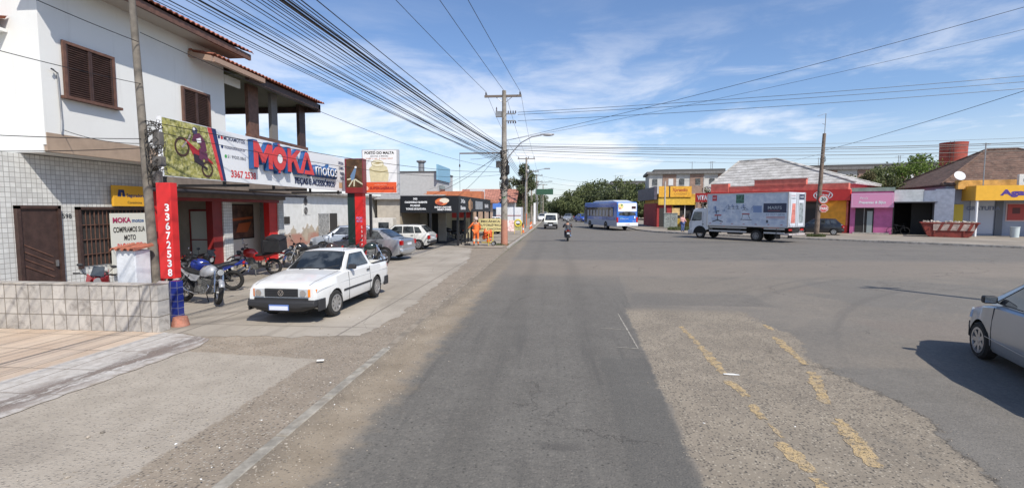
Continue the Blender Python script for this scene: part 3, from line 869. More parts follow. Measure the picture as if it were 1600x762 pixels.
# picture
FOL = mat('picture_foliage', (.21, .22, .05), .5, var=.75, scale=4.5)
m, nt, p = newmat('picture_bush'); v = coords(nt)
f = noise(nt, v, 5, 8, .75, .8).st(.3, .72)
c = mix(nt, f, (.05, .065, .01), (.50, .46, .12)); c = mix(nt, noise(nt, v, 9, 6, .7).st(.45, .65) * .8, c, (.62, .58, .30)); c = mix(nt, noise(nt, v, 3, 5, .7).st(.52, .62) * .7, c, (.03, .045, .01))
nt.links.new(c, p.inputs['Base Color']); p.inputs['Roughness'].default_value = .45
pic = sp.poly([(0.02, 0.02), (2.03, 0.02), (1.55, 1.42), (0.02, 1.42)], m, name='picture')
sp.poly([(2.03, .01), (2.14, .01), (1.72, 1.43), (1.56, 1.43)], REDL, name='stripe', lift=.006)
sp.poly([(2.14, .01), (2.26, .01), (1.90, 1.43), (1.72, 1.43)], NAVY, name='stripe', lift=.006)
TYRE = mat('tyre_rubber', (.022, .021, .02), .85, var=.3, scale=20)
# motocross bike in the picture: two rings, frame, rider
def ring(pn, cx, cy, r, w, m, lift, sy=1., n=28, parent=None):
    b = MB()
    for i in range(n):
        a0 = 2 * math.pi * i / n; a1 = 2 * math.pi * (i + 1) / n
        b.face([pn.p(cx + rr * math.cos(a), cy + rr * math.sin(a) * sy, lift) for rr, a in ((r, a0), (r, a1), (r - w, a1), (r - w, a0))])
    return b.build('picture_wheel', m, parent or pn.parent)
ring(sp, .62, .78, .25, .06, mat('picture_tyre', (.06, .03, .02), .6), .010, 1., parent=pic)
ring(sp, 1.50, .28, .22, .06, mat('picture_tyre', (.06, .03, .02), .6), .010, 1., parent=pic)
sp.line([(.62, .78), (.85, 1.0), (.92, 1.12)], .05, mat('picture_grey', (.35, .3, .28)), lift=.012, parent=pic)
sp.multi([[(.7, 1.02), (.95, .88), (1.25, .72), (1.2, .55), (.98, .62), (.85, .85)], [(1.15, .68), (1.75, .42), (1.7, .5), (1.2, .8)]], mat('picture_red', (.38, .02, .03)), lift=.014, parent=pic)
sp.multi([[(1.0, .66), (1.22, .62), (1.4, .42), (1.2, .38), (1.02, .45)], [(1.2, .45), (1.5, .32), (1.5, .26), (1.2, .38)]], mat('picture_dark', (.03, .02, .03)), lift=.015, parent=pic)
sp.multi([[(1.05, 1.18), (1.25, 1.22), (1.45, 1.02), (1.5, .78), (1.38, .7), (1.2, .98), (.95, .98)], [(1.22, .82), (1.42, .86), (1.4, .58), (1.3, .5), (1.2, .55)], [(1.35, .68), (1.5, .74), (1.55, .52), (1.42, .5)]], mat('picture_suit', (.12, .03, .07)), lift=.017, parent=pic)
sp.multi([[(1.12, 1.05), (1.28, 1.1), (1.3, .98), (1.15, .95)]], WHITEV, lift=.019, parent=pic)
sp.disc(1.08, 1.26, .095, mat('picture_helmet', (.05, .05, .1)), lift=.018, name='picture_helmet', parent=pic)
sp.disc(1.05, 1.29, .045, WHITEV, lift=.020, name='picture_helmet', parent=pic)
# contact lines
sp.disc(2.02, 1.23, .045, NAVY, lift=.006, name='icon'); sp.disc(2.14, 1.23, .05, REDL, lift=.006, name='icon')
sp.text('MOKAMOTOS', 2.22, 1.18, .11, NAVY, w=.95, bold=.02)
sp.disc(2.14, .98, .05, NAVY, lift=.006, name='icon'); sp.text('mokamotos.com.br', 2.24, .94, .08, NAVY, w=.95, bold=.01)
sp.disc(2.28, .72, .05, mat('icon_green', (.05, .35, .08)), lift=.006, name='icon'); sp.text('51 99205.0865', 2.36, .68, .09, mat('text_grey', (.12, .13, .16)), w=.84, bold=.01)
sp.text('3367 2538', 2.48, .14, .20, REDL, w=1.2, bold=.03)
# raised logo: hand-built letters
def letters(polys, x, y, h, w, m, lift, ext, name='raised_letters', grow=0.):
    """polys in a 0..1 box"""
    b = MB()
    for k, q in enumerate(polys):
        pts = [(x + a * w, y + c * h) for a, c in q]
        if grow:
            cx = sum(p[0] for p in pts) / len(pts); cy = sum(p[1] for p in pts) / len(pts)
            pts2 = []
            for (a, c) in pts:
                d = Vector((a - cx, c - cy)); d.normalize(); pts2.append((a + d.x * grow, c + d.y * grow))
            pts = pts2
        b.prism([sp.p(a, c, lift - k * .0015) for a, c in pts], sp.n * ext)
    return b.build(name, m, sp.parent)
Mq = [[(0, 0), (.2, 0), (.2, 1), (0, 1)], [(.8, 0), (1, 0), (1, 1), (.8, 1)], [(0, 1), (.22, 1), (.56, .42), (.44, .2)], [(1, 1), (.78, 1), (.44, .42), (.56, .2)]]
Kq = [[(0, 0), (.24, 0), (.24, 1), (0, 1)], [(.24, .38), (.24, .66), (.72, 1), (1, 1)], [(.36, .56), (.6, .66), (1, 0), (.74, 0)]]
Aq = [[(0, 0), (.2, 0), (.56, .96), (.42, 1)], [(.42, 1), (.58, 1), (1, 0), (.8, 0)], [(.34, .0), (.9, 0), (.84, .17), (.38, .17)]]
def octo(r0, r1, n=20):
    out = []
    for i in range(n):
        a0 = 2 * math.pi * i / n; a1 = 2 * math.pi * (i + 1) / n
        out.append([(.5 + r * math.cos(a), .5 + r * math.sin(a)) for r, a in ((r0, a0), (r1, a0), (r1, a1), (r0, a1))])
    return out
Oq = octo(.2, .5) + [[(.44, .98), (.56, .98), (.56, 1.1), (.44, 1.1)], [(.44, .02), (.56, .02), (.56, -.1), (.44, -.1)], [(-.06, .44), (.04, .44), (.04, .56), (-.06, .56)], [(.96, .44), (1.06, .44), (1.06, .56), (.96, .56)]]
yb, hh = .50, .80
for q, x, w in ((Mq, 3.32, .98), (Oq, 4.34, .82), (Kq, 5.24, .84), (Aq, 6.02, 1.05)):
    letters(q, x, yb, hh, w, BLUEL, .02, .16, 'raised_letters', grow=.055)
    letters(q, x, yb, hh, w, REDL, .185, .025, 'letter_face')
sp.disc(4.75, yb + .39, .15, WHITEV, lift=.20, name='letter_face')
sp.text('motos', 7.22, .52, .52, BLUEL, w=2.0, ext=.12, bold=.075, lift=.02, name='raised_letters')
sp.text('motos', 7.29, .54, .50, WHITEV, w=1.88, ext=.02, bold=-.005, lift=.145, name='letter_face')
sp.text('PEÇAS E ACESSÓRIOS', 6.0, .14, .22, NAVY, w=3.2, ext=.02, bold=.008, lift=.004)
for i, t in enumerate(('OFICINA', 'COMPRA', 'VENDE', 'TROCA')):
    w_ = (.55, .52, .42, .4)[i]; sp.text(t, 9.62 + .55 - w_, 1.15 - i * .22, .12, NAVY, w=w_, bold=.05)
sp.rect(9.65, .12, 10.0, .36, mat('tan_blot', (.55, .35, .2)), lift=.005)

# left red pylon with the phone number
PY = thing('sign_pylon', 'red pylon with white phone digits at the end of the low tiled wall', 'sign', (-8.58, 10.1, 0))
b = MB(); b.box(-.17, .17, -.1, .1, .9, 3.02); b.build('pylon_box', RED, PY, bevel=.01)
b = MB(); b.box(.28, .46, -.38, -.22, .0, .89); b.build('blue_tiled_base', tilemat('blue_tiles', (.02, .035, .22), (.2, .2, .25), .15, .15, 'x', .006, .2), PY)
q = Panel((-.2, -.1, 0), (1, 0, 0), (0, 0, 1), PY)
for i, ch in enumerate('33672538'): q.text(ch, .222, 2.40 - i * .205, .155, WHITEV, w=.105, bold=.03)

# right pylon with parrot picture
PY2 = thing('picture_pylon', 'red and black pylon topped by a brown parrot picture panel', 'sign', (-8.76, 20.9, 0))
bx('black_half', mat('pylon_black_green', (.012, .03, .028), .4), PY2, -.36, -.02, -.15, .15, 0, 3.15)
bx('red_half', RED, PY2, -.02, .34, -.17, .15, 0, 3.15)
b = MB(); b.box(-.40, .42, -.28, .12, 3.12, 4.62); b.build('picture_box', mat('maroon_edge', (.18, .02, .03), .4), PY2, bevel=.01)
q = Panel((-.40, -.28, 3.12), (1, 0, 0), (0, 0, 1), PY2)
q.rect(.07, .03, .79, 1.47, mat('parrot_backdrop', (.085, .042, .018), .4, var=.5, scale=3), name='picture')
q.rect(.07, .03, .79, .25, DKRED, lift=.007)
q.multi([[(.30, .55), (.42, .60), (.52, 1.0), (.50, 1.12), (.42, 1.05), (.25, .75)]], mat('parrot_blue', (.12, .2, .33)), lift=.010)
q.disc(.50, 1.12, .05, WHITEV, lift=.012)
q.multi([[(.15, .3), (.2, .28), (.42, .62), (.38, .66)], [(.40, .6), (.5, .62), (.8, .42), (.8, .36)], [(.38, .3), (.44, .3), (.46, .6), (.4, .6)], [(.1, .62), (.12, .56), (.3, .6), (.28, .66)]], mat('branch_cream', (.55, .52, .38)), lift=.009)
q2 = Panel((.02, -.17, 0), (1, 0, 0), (0, 0, 1), PY2)
q2.text('PEÇAS', .02, 2.0, .09, mat('pale_violet', (.4, .3, .6)), w=.26, bold=.02)
q2.text('MOTOS', .02, 1.86, .09, mat('pale_violet', (.4, .3, .6)), w=.26, bold=.02)
for i in range(9): q2.text('33672538M'[i], .22, 2.35 - i * .19 - .1 * 0, .10, WHITEV, w=.06, bold=.02) if i > 3 else None

# billboard POSTO DO MALTA
BB = thing('billboard', 'white gas depot billboard with a tied sack above an orange band', 'sign', (-8.22, 22.3, 0))
b = MB(); b.box(-.85, .92, 0, .18, 3.13, 5.2); b.build('billboard_box', mat('billboard_grey', (.42, .43, .45), .4), BB, bevel=.012)
b = MB(); b.tube([(-.5, .1, 0), (-.5, .1, 3.15)], .07, 10); b.build('post', BLACK, BB)
q = Panel((-.85, 0, 3.13), (1, 0, 0), (0, 0, 1), BB)
q.rect(.05, .04, 1.68, 2.03, WHITEV, name='panel_face')
q.rect(.07, .07, 1.66, .56, mat('billboard_orange', (.72, .11, .04), .4), lift=.008, name='orange_band')
q.text('POSTO DO MALTA', .86, 1.86, .115, mat('text_dark', (.04, .035, .03)), w=1.42, bold=.04, align='CENTER', lift=.008)
q.text('Lanches e Bebidas', .86, 1.74, .06, mat('text_dark', (.04, .035, .03)), w=.85, align='CENTER', lift=.008, bold=.01)
q.text('3484 1166  9 9246 9947', .86, 1.62, .06, mat('text_orange', (.6, .25, .15)), w=1.3, align='CENTER', lift=.008, bold=.01)
q.text('SUPERGASBRAS', .95, .22, .12, mat('text_maroon', (.30, .02, .02)), w=1.15, align='CENTER', lift=.012, bold=.04)
q.text('revenda autorizada', .9, .42, .05, mat('text_pale', (.8, .5, .4)), w=.6, align='CENTER', lift=.012)
q.disc(.22, .27, .09, mat('text_pale', (.8, .5, .4)), lift=.012, name='roundel')
SK = mat('sack_cream', (.62, .56, .36), .6, var=.12, scale=5)
q.multi([[(.42, .58), (.38, .95), (.36, 1.2), (.5, 1.33), (.6, 1.38), (1.05, 1.36), (1.22, 1.25), (1.3, .95), (1.26, .58)]], SK, lift=.010, name='sack_picture')
q.multi([[(.5, 1.36), (.48, 1.48), (.62, 1.57), (.85, 1.58), (1.02, 1.5), (1.05, 1.4), (.98, 1.3), (.7, 1.28)]], mat('sack_light', (.75, .7, .52), .6), lift=.013, name='sack_picture')
q.line([(.38, 1.18), (.6, 1.06), (.9, 1.02), (1.25, 1.1)], .03, mat('sack_line', (.42, .34, .15)), lift=.015, name='sack_line')
q.line([(.5, 1.36), (.7, 1.28), (1.0, 1.3), (1.05, 1.4), (1.02, 1.5), (.85, 1.58), (.62, 1.57), (.48, 1.48), (.5, 1.36)], .02, mat('sack_line', (.42, .34, .15)), lift=.016, name='sack_line')
q.multi([[(.55, 1.42), (.8, 1.5), (.98, 1.45), (.8, 1.4)]], mat('sack_line', (.5, .4, .2)), lift=.017, name='sack_line')

# yellow sign on the tiled wall
YS = thing('wall_sign', 'amber sign with navy emblem fixed to the white tiled wall', 'sign', (-12.6, 13.5, 2.5))
b = MB(); b.box(-12.62, -12.55, 12.85, 14.1, 2.52, 3.12); b.build('sign_board', YELLOWS, YS, world=True, bevel=.008)
q = Panel((-12.55, 12.8, 2.5), (0, 1, 0), (0, 0, 1), YS, True)
q.multi([[(.18, .30), (.3, .30), (.3, .42), (.34, .42), (.34, .30), (.44, .30), (.40, .5), (.22, .5)]], NAVY, name='emblem')
q.text('Seguradora', .48, .30, .09, NAVY, w=.62, bold=.03); q.text('Consórcios', .5, .10, .07, mat('text_dark', (.05, .04, .03)), w=.5, bold=.01)
# banner in the window
BN = thing('window_banner', 'pale motorcycle buying banner hanging over the barred window', 'banner', (-12.55, 13.4, .6))
bx('banner_sheet', mat('banner_cream', (.66, .65, .58), .6), BN, -12.58, -12.56, 12.72, 13.94, .6, 2.32, world=True)
q = Panel((-12.56, 12.72, .6), (0, 1, 0), (0, 0, 1), BN, True)
q.text('MOKA', .07, 1.45, .14, mat('logo_plum', (.35, .03, .10)), w=.6, bold=.05); q.text('motos', .70, 1.45, .11, BLUEL, w=.42, bold=.03)
q.text('COMPRAMOS SUA', .61, 1.17, .15, mat('text_dark', (.04, .035, .03)), w=1.08, bold=.03, align='CENTER')
q.text('MOTO', .61, .93, .15, mat('text_dark', (.04, .035, .03)), w=.4, bold=.03, align='CENTER')
q.text('PAGAMENTO', .61, .69, .15, REDL, w=.86, bold=.03, align='CENTER')
q.text('À VISTA', .61, .47, .14, REDL, w=.72, bold=.03, align='CENTER')

# low tiled wall
LW = thing('low_wall', 'low front wall clad in weathered grey-white square tiles', 'wall', (-12, 8.95, 0))
T1 = tilemat('weathered_tiles', (.46, .43, .39), (.20, .175, .145), .27, .315, 'x', .010, .6, var=.13, bmp=.6, dirt=.8, dcol=(.17, .15, .13))
T2 = tilemat('weathered_tiles_side', (.46, .43, .39), (.20, .175, .145), .27, .315, 'y', .010, .6, var=.1, bmp=.6, dirt=.55, dcol=(.17, .15, .13))
bx('wall_run', T1, LW, -19.0, -8.13, 8.86, 9.06, -.05, .93, world=True)
bx('corner_pier', T1, LW, -8.12, -7.80, 8.82, 9.10, -.05, .95, world=True)
b = MB(); b.prism([(-8.12, 9.10, -.05), (-7.82, 9.10, -.05), (-8.22, 9.62, -.05), (-8.45, 9.62, -.05)], (0, 0, .96)); b.build('wall_return', T2, LW, world=True)
b = MB(); b.box(-19.0, -8.12, 8.84, 9.08, .93, .955); b.build('wall_cap', CONC, LW, world=True)
b = MB(); b.box(-.01, .01, -.2, .2, 0, .8)
# meter box with tile cap
MBX = thing('meter_box', 'white rendered meter box capped with clay tiles behind the low wall', 'meter box', (-8.95, 9.75, 0))
b = MB(); b.box(-.40, .04, -.2, .2, 0, 1.56); b.build('box_body', mat('old_white_render', (.62, .64, .66), .85, var=.12, scale=3, bmp=.4, dirt=.35, dcol=(.3, .3, .3)), MBX, bevel=.02)
b = MB()
for i in range(4):
    x = -.46 + i * .14
    pts = [(x + .07 + .07 * math.cos(a), -.28, 1.56 + .07 * math.sin(a)) for a in [math.pi * k / 6 for k in range(7)]]
    pts2 = [(a, .24, c_ + .07) for a, _, c_ in pts]
    for k in range(6): b.face([pts[k], pts[k + 1], pts2[k + 1], pts2[k]])
    ins = [(x + .07 + .05 * math.cos(a), -.28, 1.56 + .05 * math.sin(a)) for a in [math.pi * k / 6 for k in range(7)]]
    for k in range(6): b.face([pts[k], pts[k + 1], ins[k + 1], ins[k]])
b.build('cap_tiles', CLAY, MBX)
# clay pot stub beside the pier
PT = thing('clay_stub', 'short reddish concrete stub beside the low wall corner', 'bollard', (-7.84, 9.42, 0))
b = MB(); b.lathe([(.17, 0), (.165, .03), (.135, .17), (.128, .19), (.0, .195)], n=20); b.build('stub_body', mat('stub_red', (.36, .15, .10), .9, var=.25, scale=9, bmp=.5, dirt=.5, dcol=(.3, .26, .22)), PT, smooth=40)

# old service pole in front of the house
def pole_body(name, parent, h, r0, r1, m, tilt=(0, 0)):
    b = MB(); b.tube([(tilt[0] * t * h, tilt[1] * t * h, t * h) for t in (-.01, .25, .5, .75, 1)], [r0 + (r1 - r0) * t for t in (0, .25, .5, .75, 1)], 12)
    return b.build(name, m, parent, smooth=40)
UP = thing('service_pole', 'leaning weathered service pole standing behind the low tiled wall', 'utility pole', (-9.02, 10.2, 0))
pole_body('pole_shaft', UP, 7.15, .105, .065, mat('old_grey_wood', (.17, .15, .125), .95, var=.35, scale=3, bmp=.6, bscale=18, dirt=.4, dcol=(.06, .05, .04)), (-.038, .006))
def tangle(parent, c, r, hgt, n, m, seed, name='cable_clump', rad=.012):
    rg = random.Random(seed); b = MB()
    for i in range(n):
        a = rg.uniform(0, 6.28); pts = []
        z = c[2] + rg.uniform(-hgt / 2, hgt / 2)
        rr = r * rg.uniform(.5, 1.1)
        cx = c[0] + rg.uniform(-r, r) * .4; cy = c[1] + rg.uniform(-r, r) * .4
        for k in range(9):
            t = a + k * rg.uniform(.6, .9)
            pts.append((cx + rr * math.cos(t), cy + rr * math.sin(t) * .8, z + rg.uniform(-1, 1) * hgt * .12 + math.sin(t) * rr * .5))
        b.tube(pts, rad * rg.uniform(.7, 1.6), 5)
    return b.build(name, m, parent)
tangle(UP, (.12, 0, 3.75), .16, 1.2, 26, mat('cable_grey_brown', (.05, .045, .04), .8), 2, rad=.008)
b = MB(); b.obox((.22, 0, 4.0), (.16, .14, .3)); b.obox((.2, .02, 3.5), (.2, .16, .22)); b.obox((.16, 0, 3.15), (.14, .14, .26)); b.build('junction_box', mat('box_grey', (.12, .11, .10), .7, var=.3), UP, bevel=.01)
# ------------------------------------------------------------------ vehicles (x forward, y left, z up)
RUB = mat('tyre', (.020, .019, .018), .85, var=.3, scale=14, bmp=.3)
RIMM = mat('alloy_silver', (.50, .50, .50), .35, .8)
PLAST = mat('black_plastic', (.022, .022, .024), .6)
LENSR = mat('red_lens', (.42, .012, .012), .15)
LENSO = mat('orange_lens', (.75, .20, .02), .2)
LENSW = mat('headlight_glass', (.55, .57, .58), .08, .35, coat=.5)
CHROME = mat('chrome', (.62, .62, .62), .15, 1.)
PLATE = mat('plate_white', (.72, .74, .78), .4)
PLATEB = mat('plate_blue', (.10, .17, .42), .5)
SEAM = mat('door_seam', (.015, .015, .016), .7)
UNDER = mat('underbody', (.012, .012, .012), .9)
CGLASS, _nt, _p = newmat('car_glass')  # patchy paler base colour imitates reflections and a dim interior
_v = coords(_nt); _nt.links.new(mix(_nt, noise(_nt, _v, 2.6, 3, .5, .4).st(.42, .62), (.012, .015, .017), (.060, .068, .072)), _p.inputs['Base Color']); _p.inputs['Roughness'].default_value = .04; _p.inputs['Specular IOR Level'].default_value = .9
def paint(name, rgb, metal=0., dirt=.12):
    return mat(name, rgb, .32, metal, var=.04, scale=1.2, coat=.7, dirt=dirt, dcol=tuple(c * .6 + .04 for c in rgb))

def wheel(parent, x, y, side, r=.29, w=.18, rimr=.19, hub=None, n=24, spokes=6, steer=0.):
    """side = +1 left wheel; parts: wheel (tyre) > rim"""
    hw = w / 2
    t = MB().lathe([(rimr, -hw), (r - .03, -hw), (r, -hw + .035), (r, hw - .035), (r - .03, hw), (rimr, hw)], n=n, axis='y', closed=True)
    o = t.build('wheel', RUB, parent, smooth=35); o.location = (x, y, r)
    b = MB(); s = side
    b.lathe([(0, s * hw * .25), (rimr * .9, s * hw * .35)], axis='y', n=n)
    rim = b.build('rim', mat('rim_dark', (.05, .05, .05), .6), o)
    b = MB()
    b.lathe([(rimr + .006, s * hw * 1.0), (rimr - .028, s * hw * 1.02), (rimr - .035, s * hw * .5), (rimr + .004, s * hw * .45)], axis='y', n=n, closed=True)
    b.lathe([(0, s * hw * .95), (rimr * .25, s * hw * .9), (rimr * .3, s * hw * .5)], axis='y', n=12)
    for k in range(spokes):
        a = 2 * math.pi * k / spokes
        ca, sa = math.cos(a), math.sin(a)
        q = Vector((-sa, 0, ca))
        d = Vector((ca, 0, sa)); wd = rimr * .17
        p0 = d * rimr * .2; p1 = d * (rimr - .02)
        yy = Vector((0, s * hw * .86, 0)); y2 = Vector((0, s * hw * .98, 0)); th = Vector((0, -s * hw * .3, 0))
        b.prism([p0 + q * wd + yy, p0 - q * wd + yy, p1 - q * wd * .9 + y2, p1 + q * wd * .9 + y2], th)
    h = b.build('hubcap', hub or RIMM, o, smooth=35)
    if steer: o.rotation_euler = (0, 0, steer)
    return o

def pl(pts):    # piecewise linear / smooth interpolation
    def f(x):
        if x <= pts[0][0]: return pts[0][1]
        for (a, fa), (b, fb) in zip(pts, pts[1:]):
            if x <= b: t = (x - a) / (b - a); return fa + (fb - fa) * t
        return pts[-1][1]
    return f

def car(name, label, cat, P_, loc, rotz, group=None, hi=True):
    """P_: dict of dimensions. returns root"""
    root = thing(name, label, cat, loc, rotz, group)
    pm = P_['paint']; hw0 = P_['w'] / 2
    xf, xr = P_['xf'], P_['xr']; fa, ra = P_['fa'], P_['ra']; r = P_.get('r', .29)
    top = pl(P_['top']); plan = pl(P_['plan']); low = pl(P_['low'])
    ar = r + .055
    xs = set()
    n = 44 if hi else 24
    for i in range(n + 1): xs.add(round(xr + (xf - xr) * i / n, 3))
    for a in (fa, ra):
        for k in range(13):
            xs.add(round(a - ar * math.cos(math.pi * k / 12), 4))
    for x, _ in P_['top'] + P_['plan'] + P_['low']: xs.add(round(x, 3))
    xs = sorted(x for x in xs if xr <= x <= xf)
    def arch(x):
        z = low(x)
        for a in (fa, ra):
            d = abs(x - a)
            if d < ar: z = max(z, r + math.sqrt(ar * ar - d * d) - .01)
        return z
    bed = P_.get('bed')
    rings = []
    for x in xs:
        zl = arch(x); zt = top(x); hw = hw0 * plan(x)
        sh = P_.get('shoulder', .72)   # relative height of widest point
        zb0 = low(x)
        pts = [(hw * .93, zb0), (hw * .985, zb0 + .10), (hw, zb0 + (zt - zb0) * .45), (hw * .995, zb0 + (zt - zb0) * sh), (hw * .965, zt - .035), (hw * .93, zt - .006)]
        pts = [(y, max(z, zl)) for y, z in pts]
        if bed and bed[0] < x < bed[1]:
            pts += [(hw * .90, zt - .006), (hw * .895, bed[2]), (0, bed[2])]
        else:
            pts += [(hw * .82, zt + .004), (hw * .5, zt + .018), (0, zt + .026)]
        bz = max(low(x) + .03, .22)
        ring = [(x, y, z) for y, z in pts] + [(x, -y, z) for y, z in pts[-2::-1]]
        rings.append(ring)
    b = MB(); b.loft(rings, close=False, caps=False)
    for rg in (rings[0], rings[-1]): b.face(rg)
    body = b.build('body', pm, root, smooth=38)
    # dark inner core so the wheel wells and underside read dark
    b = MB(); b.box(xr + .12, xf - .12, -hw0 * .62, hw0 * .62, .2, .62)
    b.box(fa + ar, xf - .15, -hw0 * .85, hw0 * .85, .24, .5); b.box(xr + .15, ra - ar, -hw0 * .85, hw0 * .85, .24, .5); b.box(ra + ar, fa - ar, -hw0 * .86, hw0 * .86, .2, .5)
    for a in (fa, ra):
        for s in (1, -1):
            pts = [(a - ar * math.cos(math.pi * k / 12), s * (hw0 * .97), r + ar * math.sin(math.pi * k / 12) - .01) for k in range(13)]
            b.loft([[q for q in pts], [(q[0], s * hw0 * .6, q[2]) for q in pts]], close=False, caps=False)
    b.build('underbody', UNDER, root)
    # greenhouse
    g = P_['gh']      # x: ws base, ws top, roof rear, rear base ; z: belt, roof ; half widths base, roof
    wb, wt, rt, rb_, zb, zr, hb, hr = g
    zc = .03
    rear_z = P_.get('rear_z', zb)
    prof = []
    def hy(z): return hb + (hr - hb) * (z - zb) / (zr - zb)
    st_ = [(rb_, rear_z)] + [(rb_ + (rt - rb_) * t, rear_z + (zr - rear_z) * t) for t in (.33, .66)] + [(rt, zr)] + [(rt + (wt - rt) * t, zr + .02 * math.sin(math.pi * t)) for t in (.25, .5, .75)] + [(wt, zr)] + [(wt + (wb - wt) * t, zr + (zb - zr) * t) for t in (.33, .66)] + [(wb, zb)]
    rings = []
    for x, z in st_:
        y1 = hy(z); cr = min(.05, (z - zb + .0001))
        ring = [(x, hy(zb), zb - .02), (x, y1 + 0, z - cr * .5), (x, y1 - cr * .5, z - cr * .1), (x, y1 * .8, z + .006), (x, y1 * .4, z + .018), (x, 0, z + .022)]
        ring += [(a, -c_, d_) for a, c_, d_ in ring[-2::-1]]
        rings.append(ring)
    b = MB(); b.loft(rings, close=False, caps=False)
    for rg in (rings[0], rings[-1]): b.face(rg)
    b.build('cabin', pm, root, smooth=38)
    # glass panes: slightly proud of the cabin
    def side_pane(poly, nm='side_window'):
        for s in (1, -1):
            b = MB(); c = [(x, z) for x, z in poly]
            cx = sum(p[0] for p in c) / len(c); cz = sum(p[1] for p in c) / len(c)
            b.prism([(x, s * (hy(z) + .0), z) for x, z in c], (0, s * .009, s * 0))
            o = b.build(nm, CGLASS, root)
            if hi:
                b = MB()
                for (x0, z0), (x1, z1) in zip(c, c[1:] + c[:1]):
                    b.tube([(x0, s * (hy(z0) + .008), z0), (x1, s * (hy(z1) + .008), z1)], .009, 5)
                b.build('window_seal', PLAST, o)
    for poly in P_['win']: side_pane(poly)
    def slope_pane(x0, z0, x1, z1, m0, nm, inset=.06, bow=.02):
        b = MB(); N = Vector((z1 - z0, 0, -(x1 - x0))); 
        N = Vector((-(z1 - z0), 0, (x1 - x0))).normalized()
        if N.z < 0: N = -N
        rows = []
        for t in (m0, .3, .6, 1 - m0 * .8):
            x = x0 + (x1 - x0) * t; z = z0 + (z1 - z0) * t; h = hy(z) - inset
            rows.append([Vector((x, h * k, z + .022 * (1 - abs(k) ** 2.2))) + N * .012 for k in (-1, -.8, -.4, 0, .4, .8, 1)])
        b.loft(rows, close=False, caps=False)
        o = b.build(nm, CGLASS, root, smooth=60)
        if hi:
            b = MB(); edge_ = rows[0] + [r_[-1] for r_ in rows[1:-1]] + rows[-1][::-1] + [r_[0] for r_ in rows[-2:0:-1]]
            b.tube(edge_, .012, 5, closed=True); b.build('window_seal', PLAST, o)
        return o
    ws = slope_pane(wb, zb, wt, zr, .07, 'windshield')
    rw = slope_pane(rb_, rear_z, rt, zr, .12, 'rear_window')
    if hi:
        b = MB(); N = .03
        for s in (.15, -.35):
            p0 = Vector((wb + .02, s, zb + .04)); p1 = Vector((wb + (wt - wb) * .25, s + .42, zb + (zr - zb) * .22 + .03))
            b.tube([p0, p1], .009, 5)
        b.build('wiper', PLAST, ws)
    # wheels
    for x in (fa, ra):
        for s in (1, -1):
            wheel(root, x, s * (hw0 - .095 + P_.get('wo', 0)), s, r, .185, P_.get('rimr', .19), P_.get('hub'), 24 if hi else 14, P_.get('spokes', 6), P_.get('steer', 0.) if x == fa else 0.)
    # seams and handles
    for x in P_['seams']:
        for s in (1, -1):
            hw = hw0 * plan(x)
            zl = max(arch(x), low(x) + .02); zt = top(x) - .03
            pts = []
            for t in (0, .25, .5, .75, 1):
                z = zl + (zt - zl) * t; zb0 = low(x); u = (z - zb0) / (top(x) - zb0)
                y = hw * (.985 + .015 * min(1, u / .45)) if u < .45 else hw * (1 - .035 * max(0, (u - .6)) / .4)
                pts.append((x, s * (y + .0005), z))
            MB().tube(pts, .0055, 4).build('door_seam', SEAM, root)
    for x in P_.get('handles', ()):
        for s in (1, -1):
            b = MB(); z = zb - .10; b.box(x - .08, x + .08, s * (hw0 * .992), s * (hw0 * 1.0 + .02), z - .015, z + .015)
            b.build('door_handle', P_.get('handle_m', PLAST), root, bevel=.006)
    # mirrors
    for s in (1, -1):
        b = MB(); mx = P_.get('mir', wb - .28); b.box(mx - .05, mx + .06, s * (hb + .02), s * (hb + .2), zb + .02, zb + .14)
        o = b.build('side_mirror', P_.get('mir_m', PLAST), root, bevel=.03, seg=3)
        bx('mirror_glass', CHROME, o, mx - .056, mx - .052, s * (hb + .05), s * (hb + .185), zb + .04, zb + .125)
    # side moulding
    if P_.get('mould'):
        z = P_['mould']
        for s in (1, -1):
            b = MB(); b.box(ra + ar + .02, fa - ar - .02, s * (hw0 * .99), s * (hw0 + .012), z, z + .045); b.build('side_moulding', PLAST, root, bevel=.006)
    # bumpers
    bmx = P_.get('bump_m', PLAST); zl, zh = P_.get('bump_z', (.24, .5))
    for e, nm in ((xf, 'front_bumper'), (xr, 'rear_bumper')):
        sg = 1 if e > 0 else -1
        rows = []
        for k in (-1, -.93, -.6, 0, .6, .93, 1):
            y = k * hw0 * (.985 if P_['plan'][0][1] > .94 else plan(e - sg * .12) + .02)
            ins = 0 if P_['plan'][0][1] > .94 else .085
            dx = sg * (.055 - ins * .6 + .05 * (1 - abs(k) ** 2.5))
            back = e - sg * .32 if abs(k) == 1 else e - sg * .12
            x = e + dx if abs(k) < .95 else e - sg * .10
            zl_ = zl + (.09 if abs(k) > .92 else .03 * abs(k)); rows.append([(x - sg * .09, y * .97, zl_), (x - sg * .02, y * .985, zl_ + .05), (x + sg * .008, y, (zl + zh) / 2), (x, y, zh - .04), (x - sg * .05, y, zh), (e - sg * .25, y * .99, zh), (e - sg * .25, y * .97, zl_)])
        b = MB(); b.loft(rows, close=True, caps=True)
        wr = P_.get('wrap', .28)
        if P_['plan'][0][1] > .94:
          for s in (1, -1): b.box(min(e - sg * .05, e - sg * wr), max(e - sg * .05, e - sg * wr), s * hw0 * .95, s * (hw0 * .995 + .004), zl + .02, zh)
        o = b.build(nm, bmx, root, bevel=.01, smooth=45)
        b = MB(); b.box(e + sg * .112, e + sg * .124, -.22, .22, zl + .06, zl + .18); pz = P_.get('plate_z')
        if pz and sg < 0: b.bm.clear(); b.box(e - .03, e - .012, -.22, .22, pz, pz + .12)
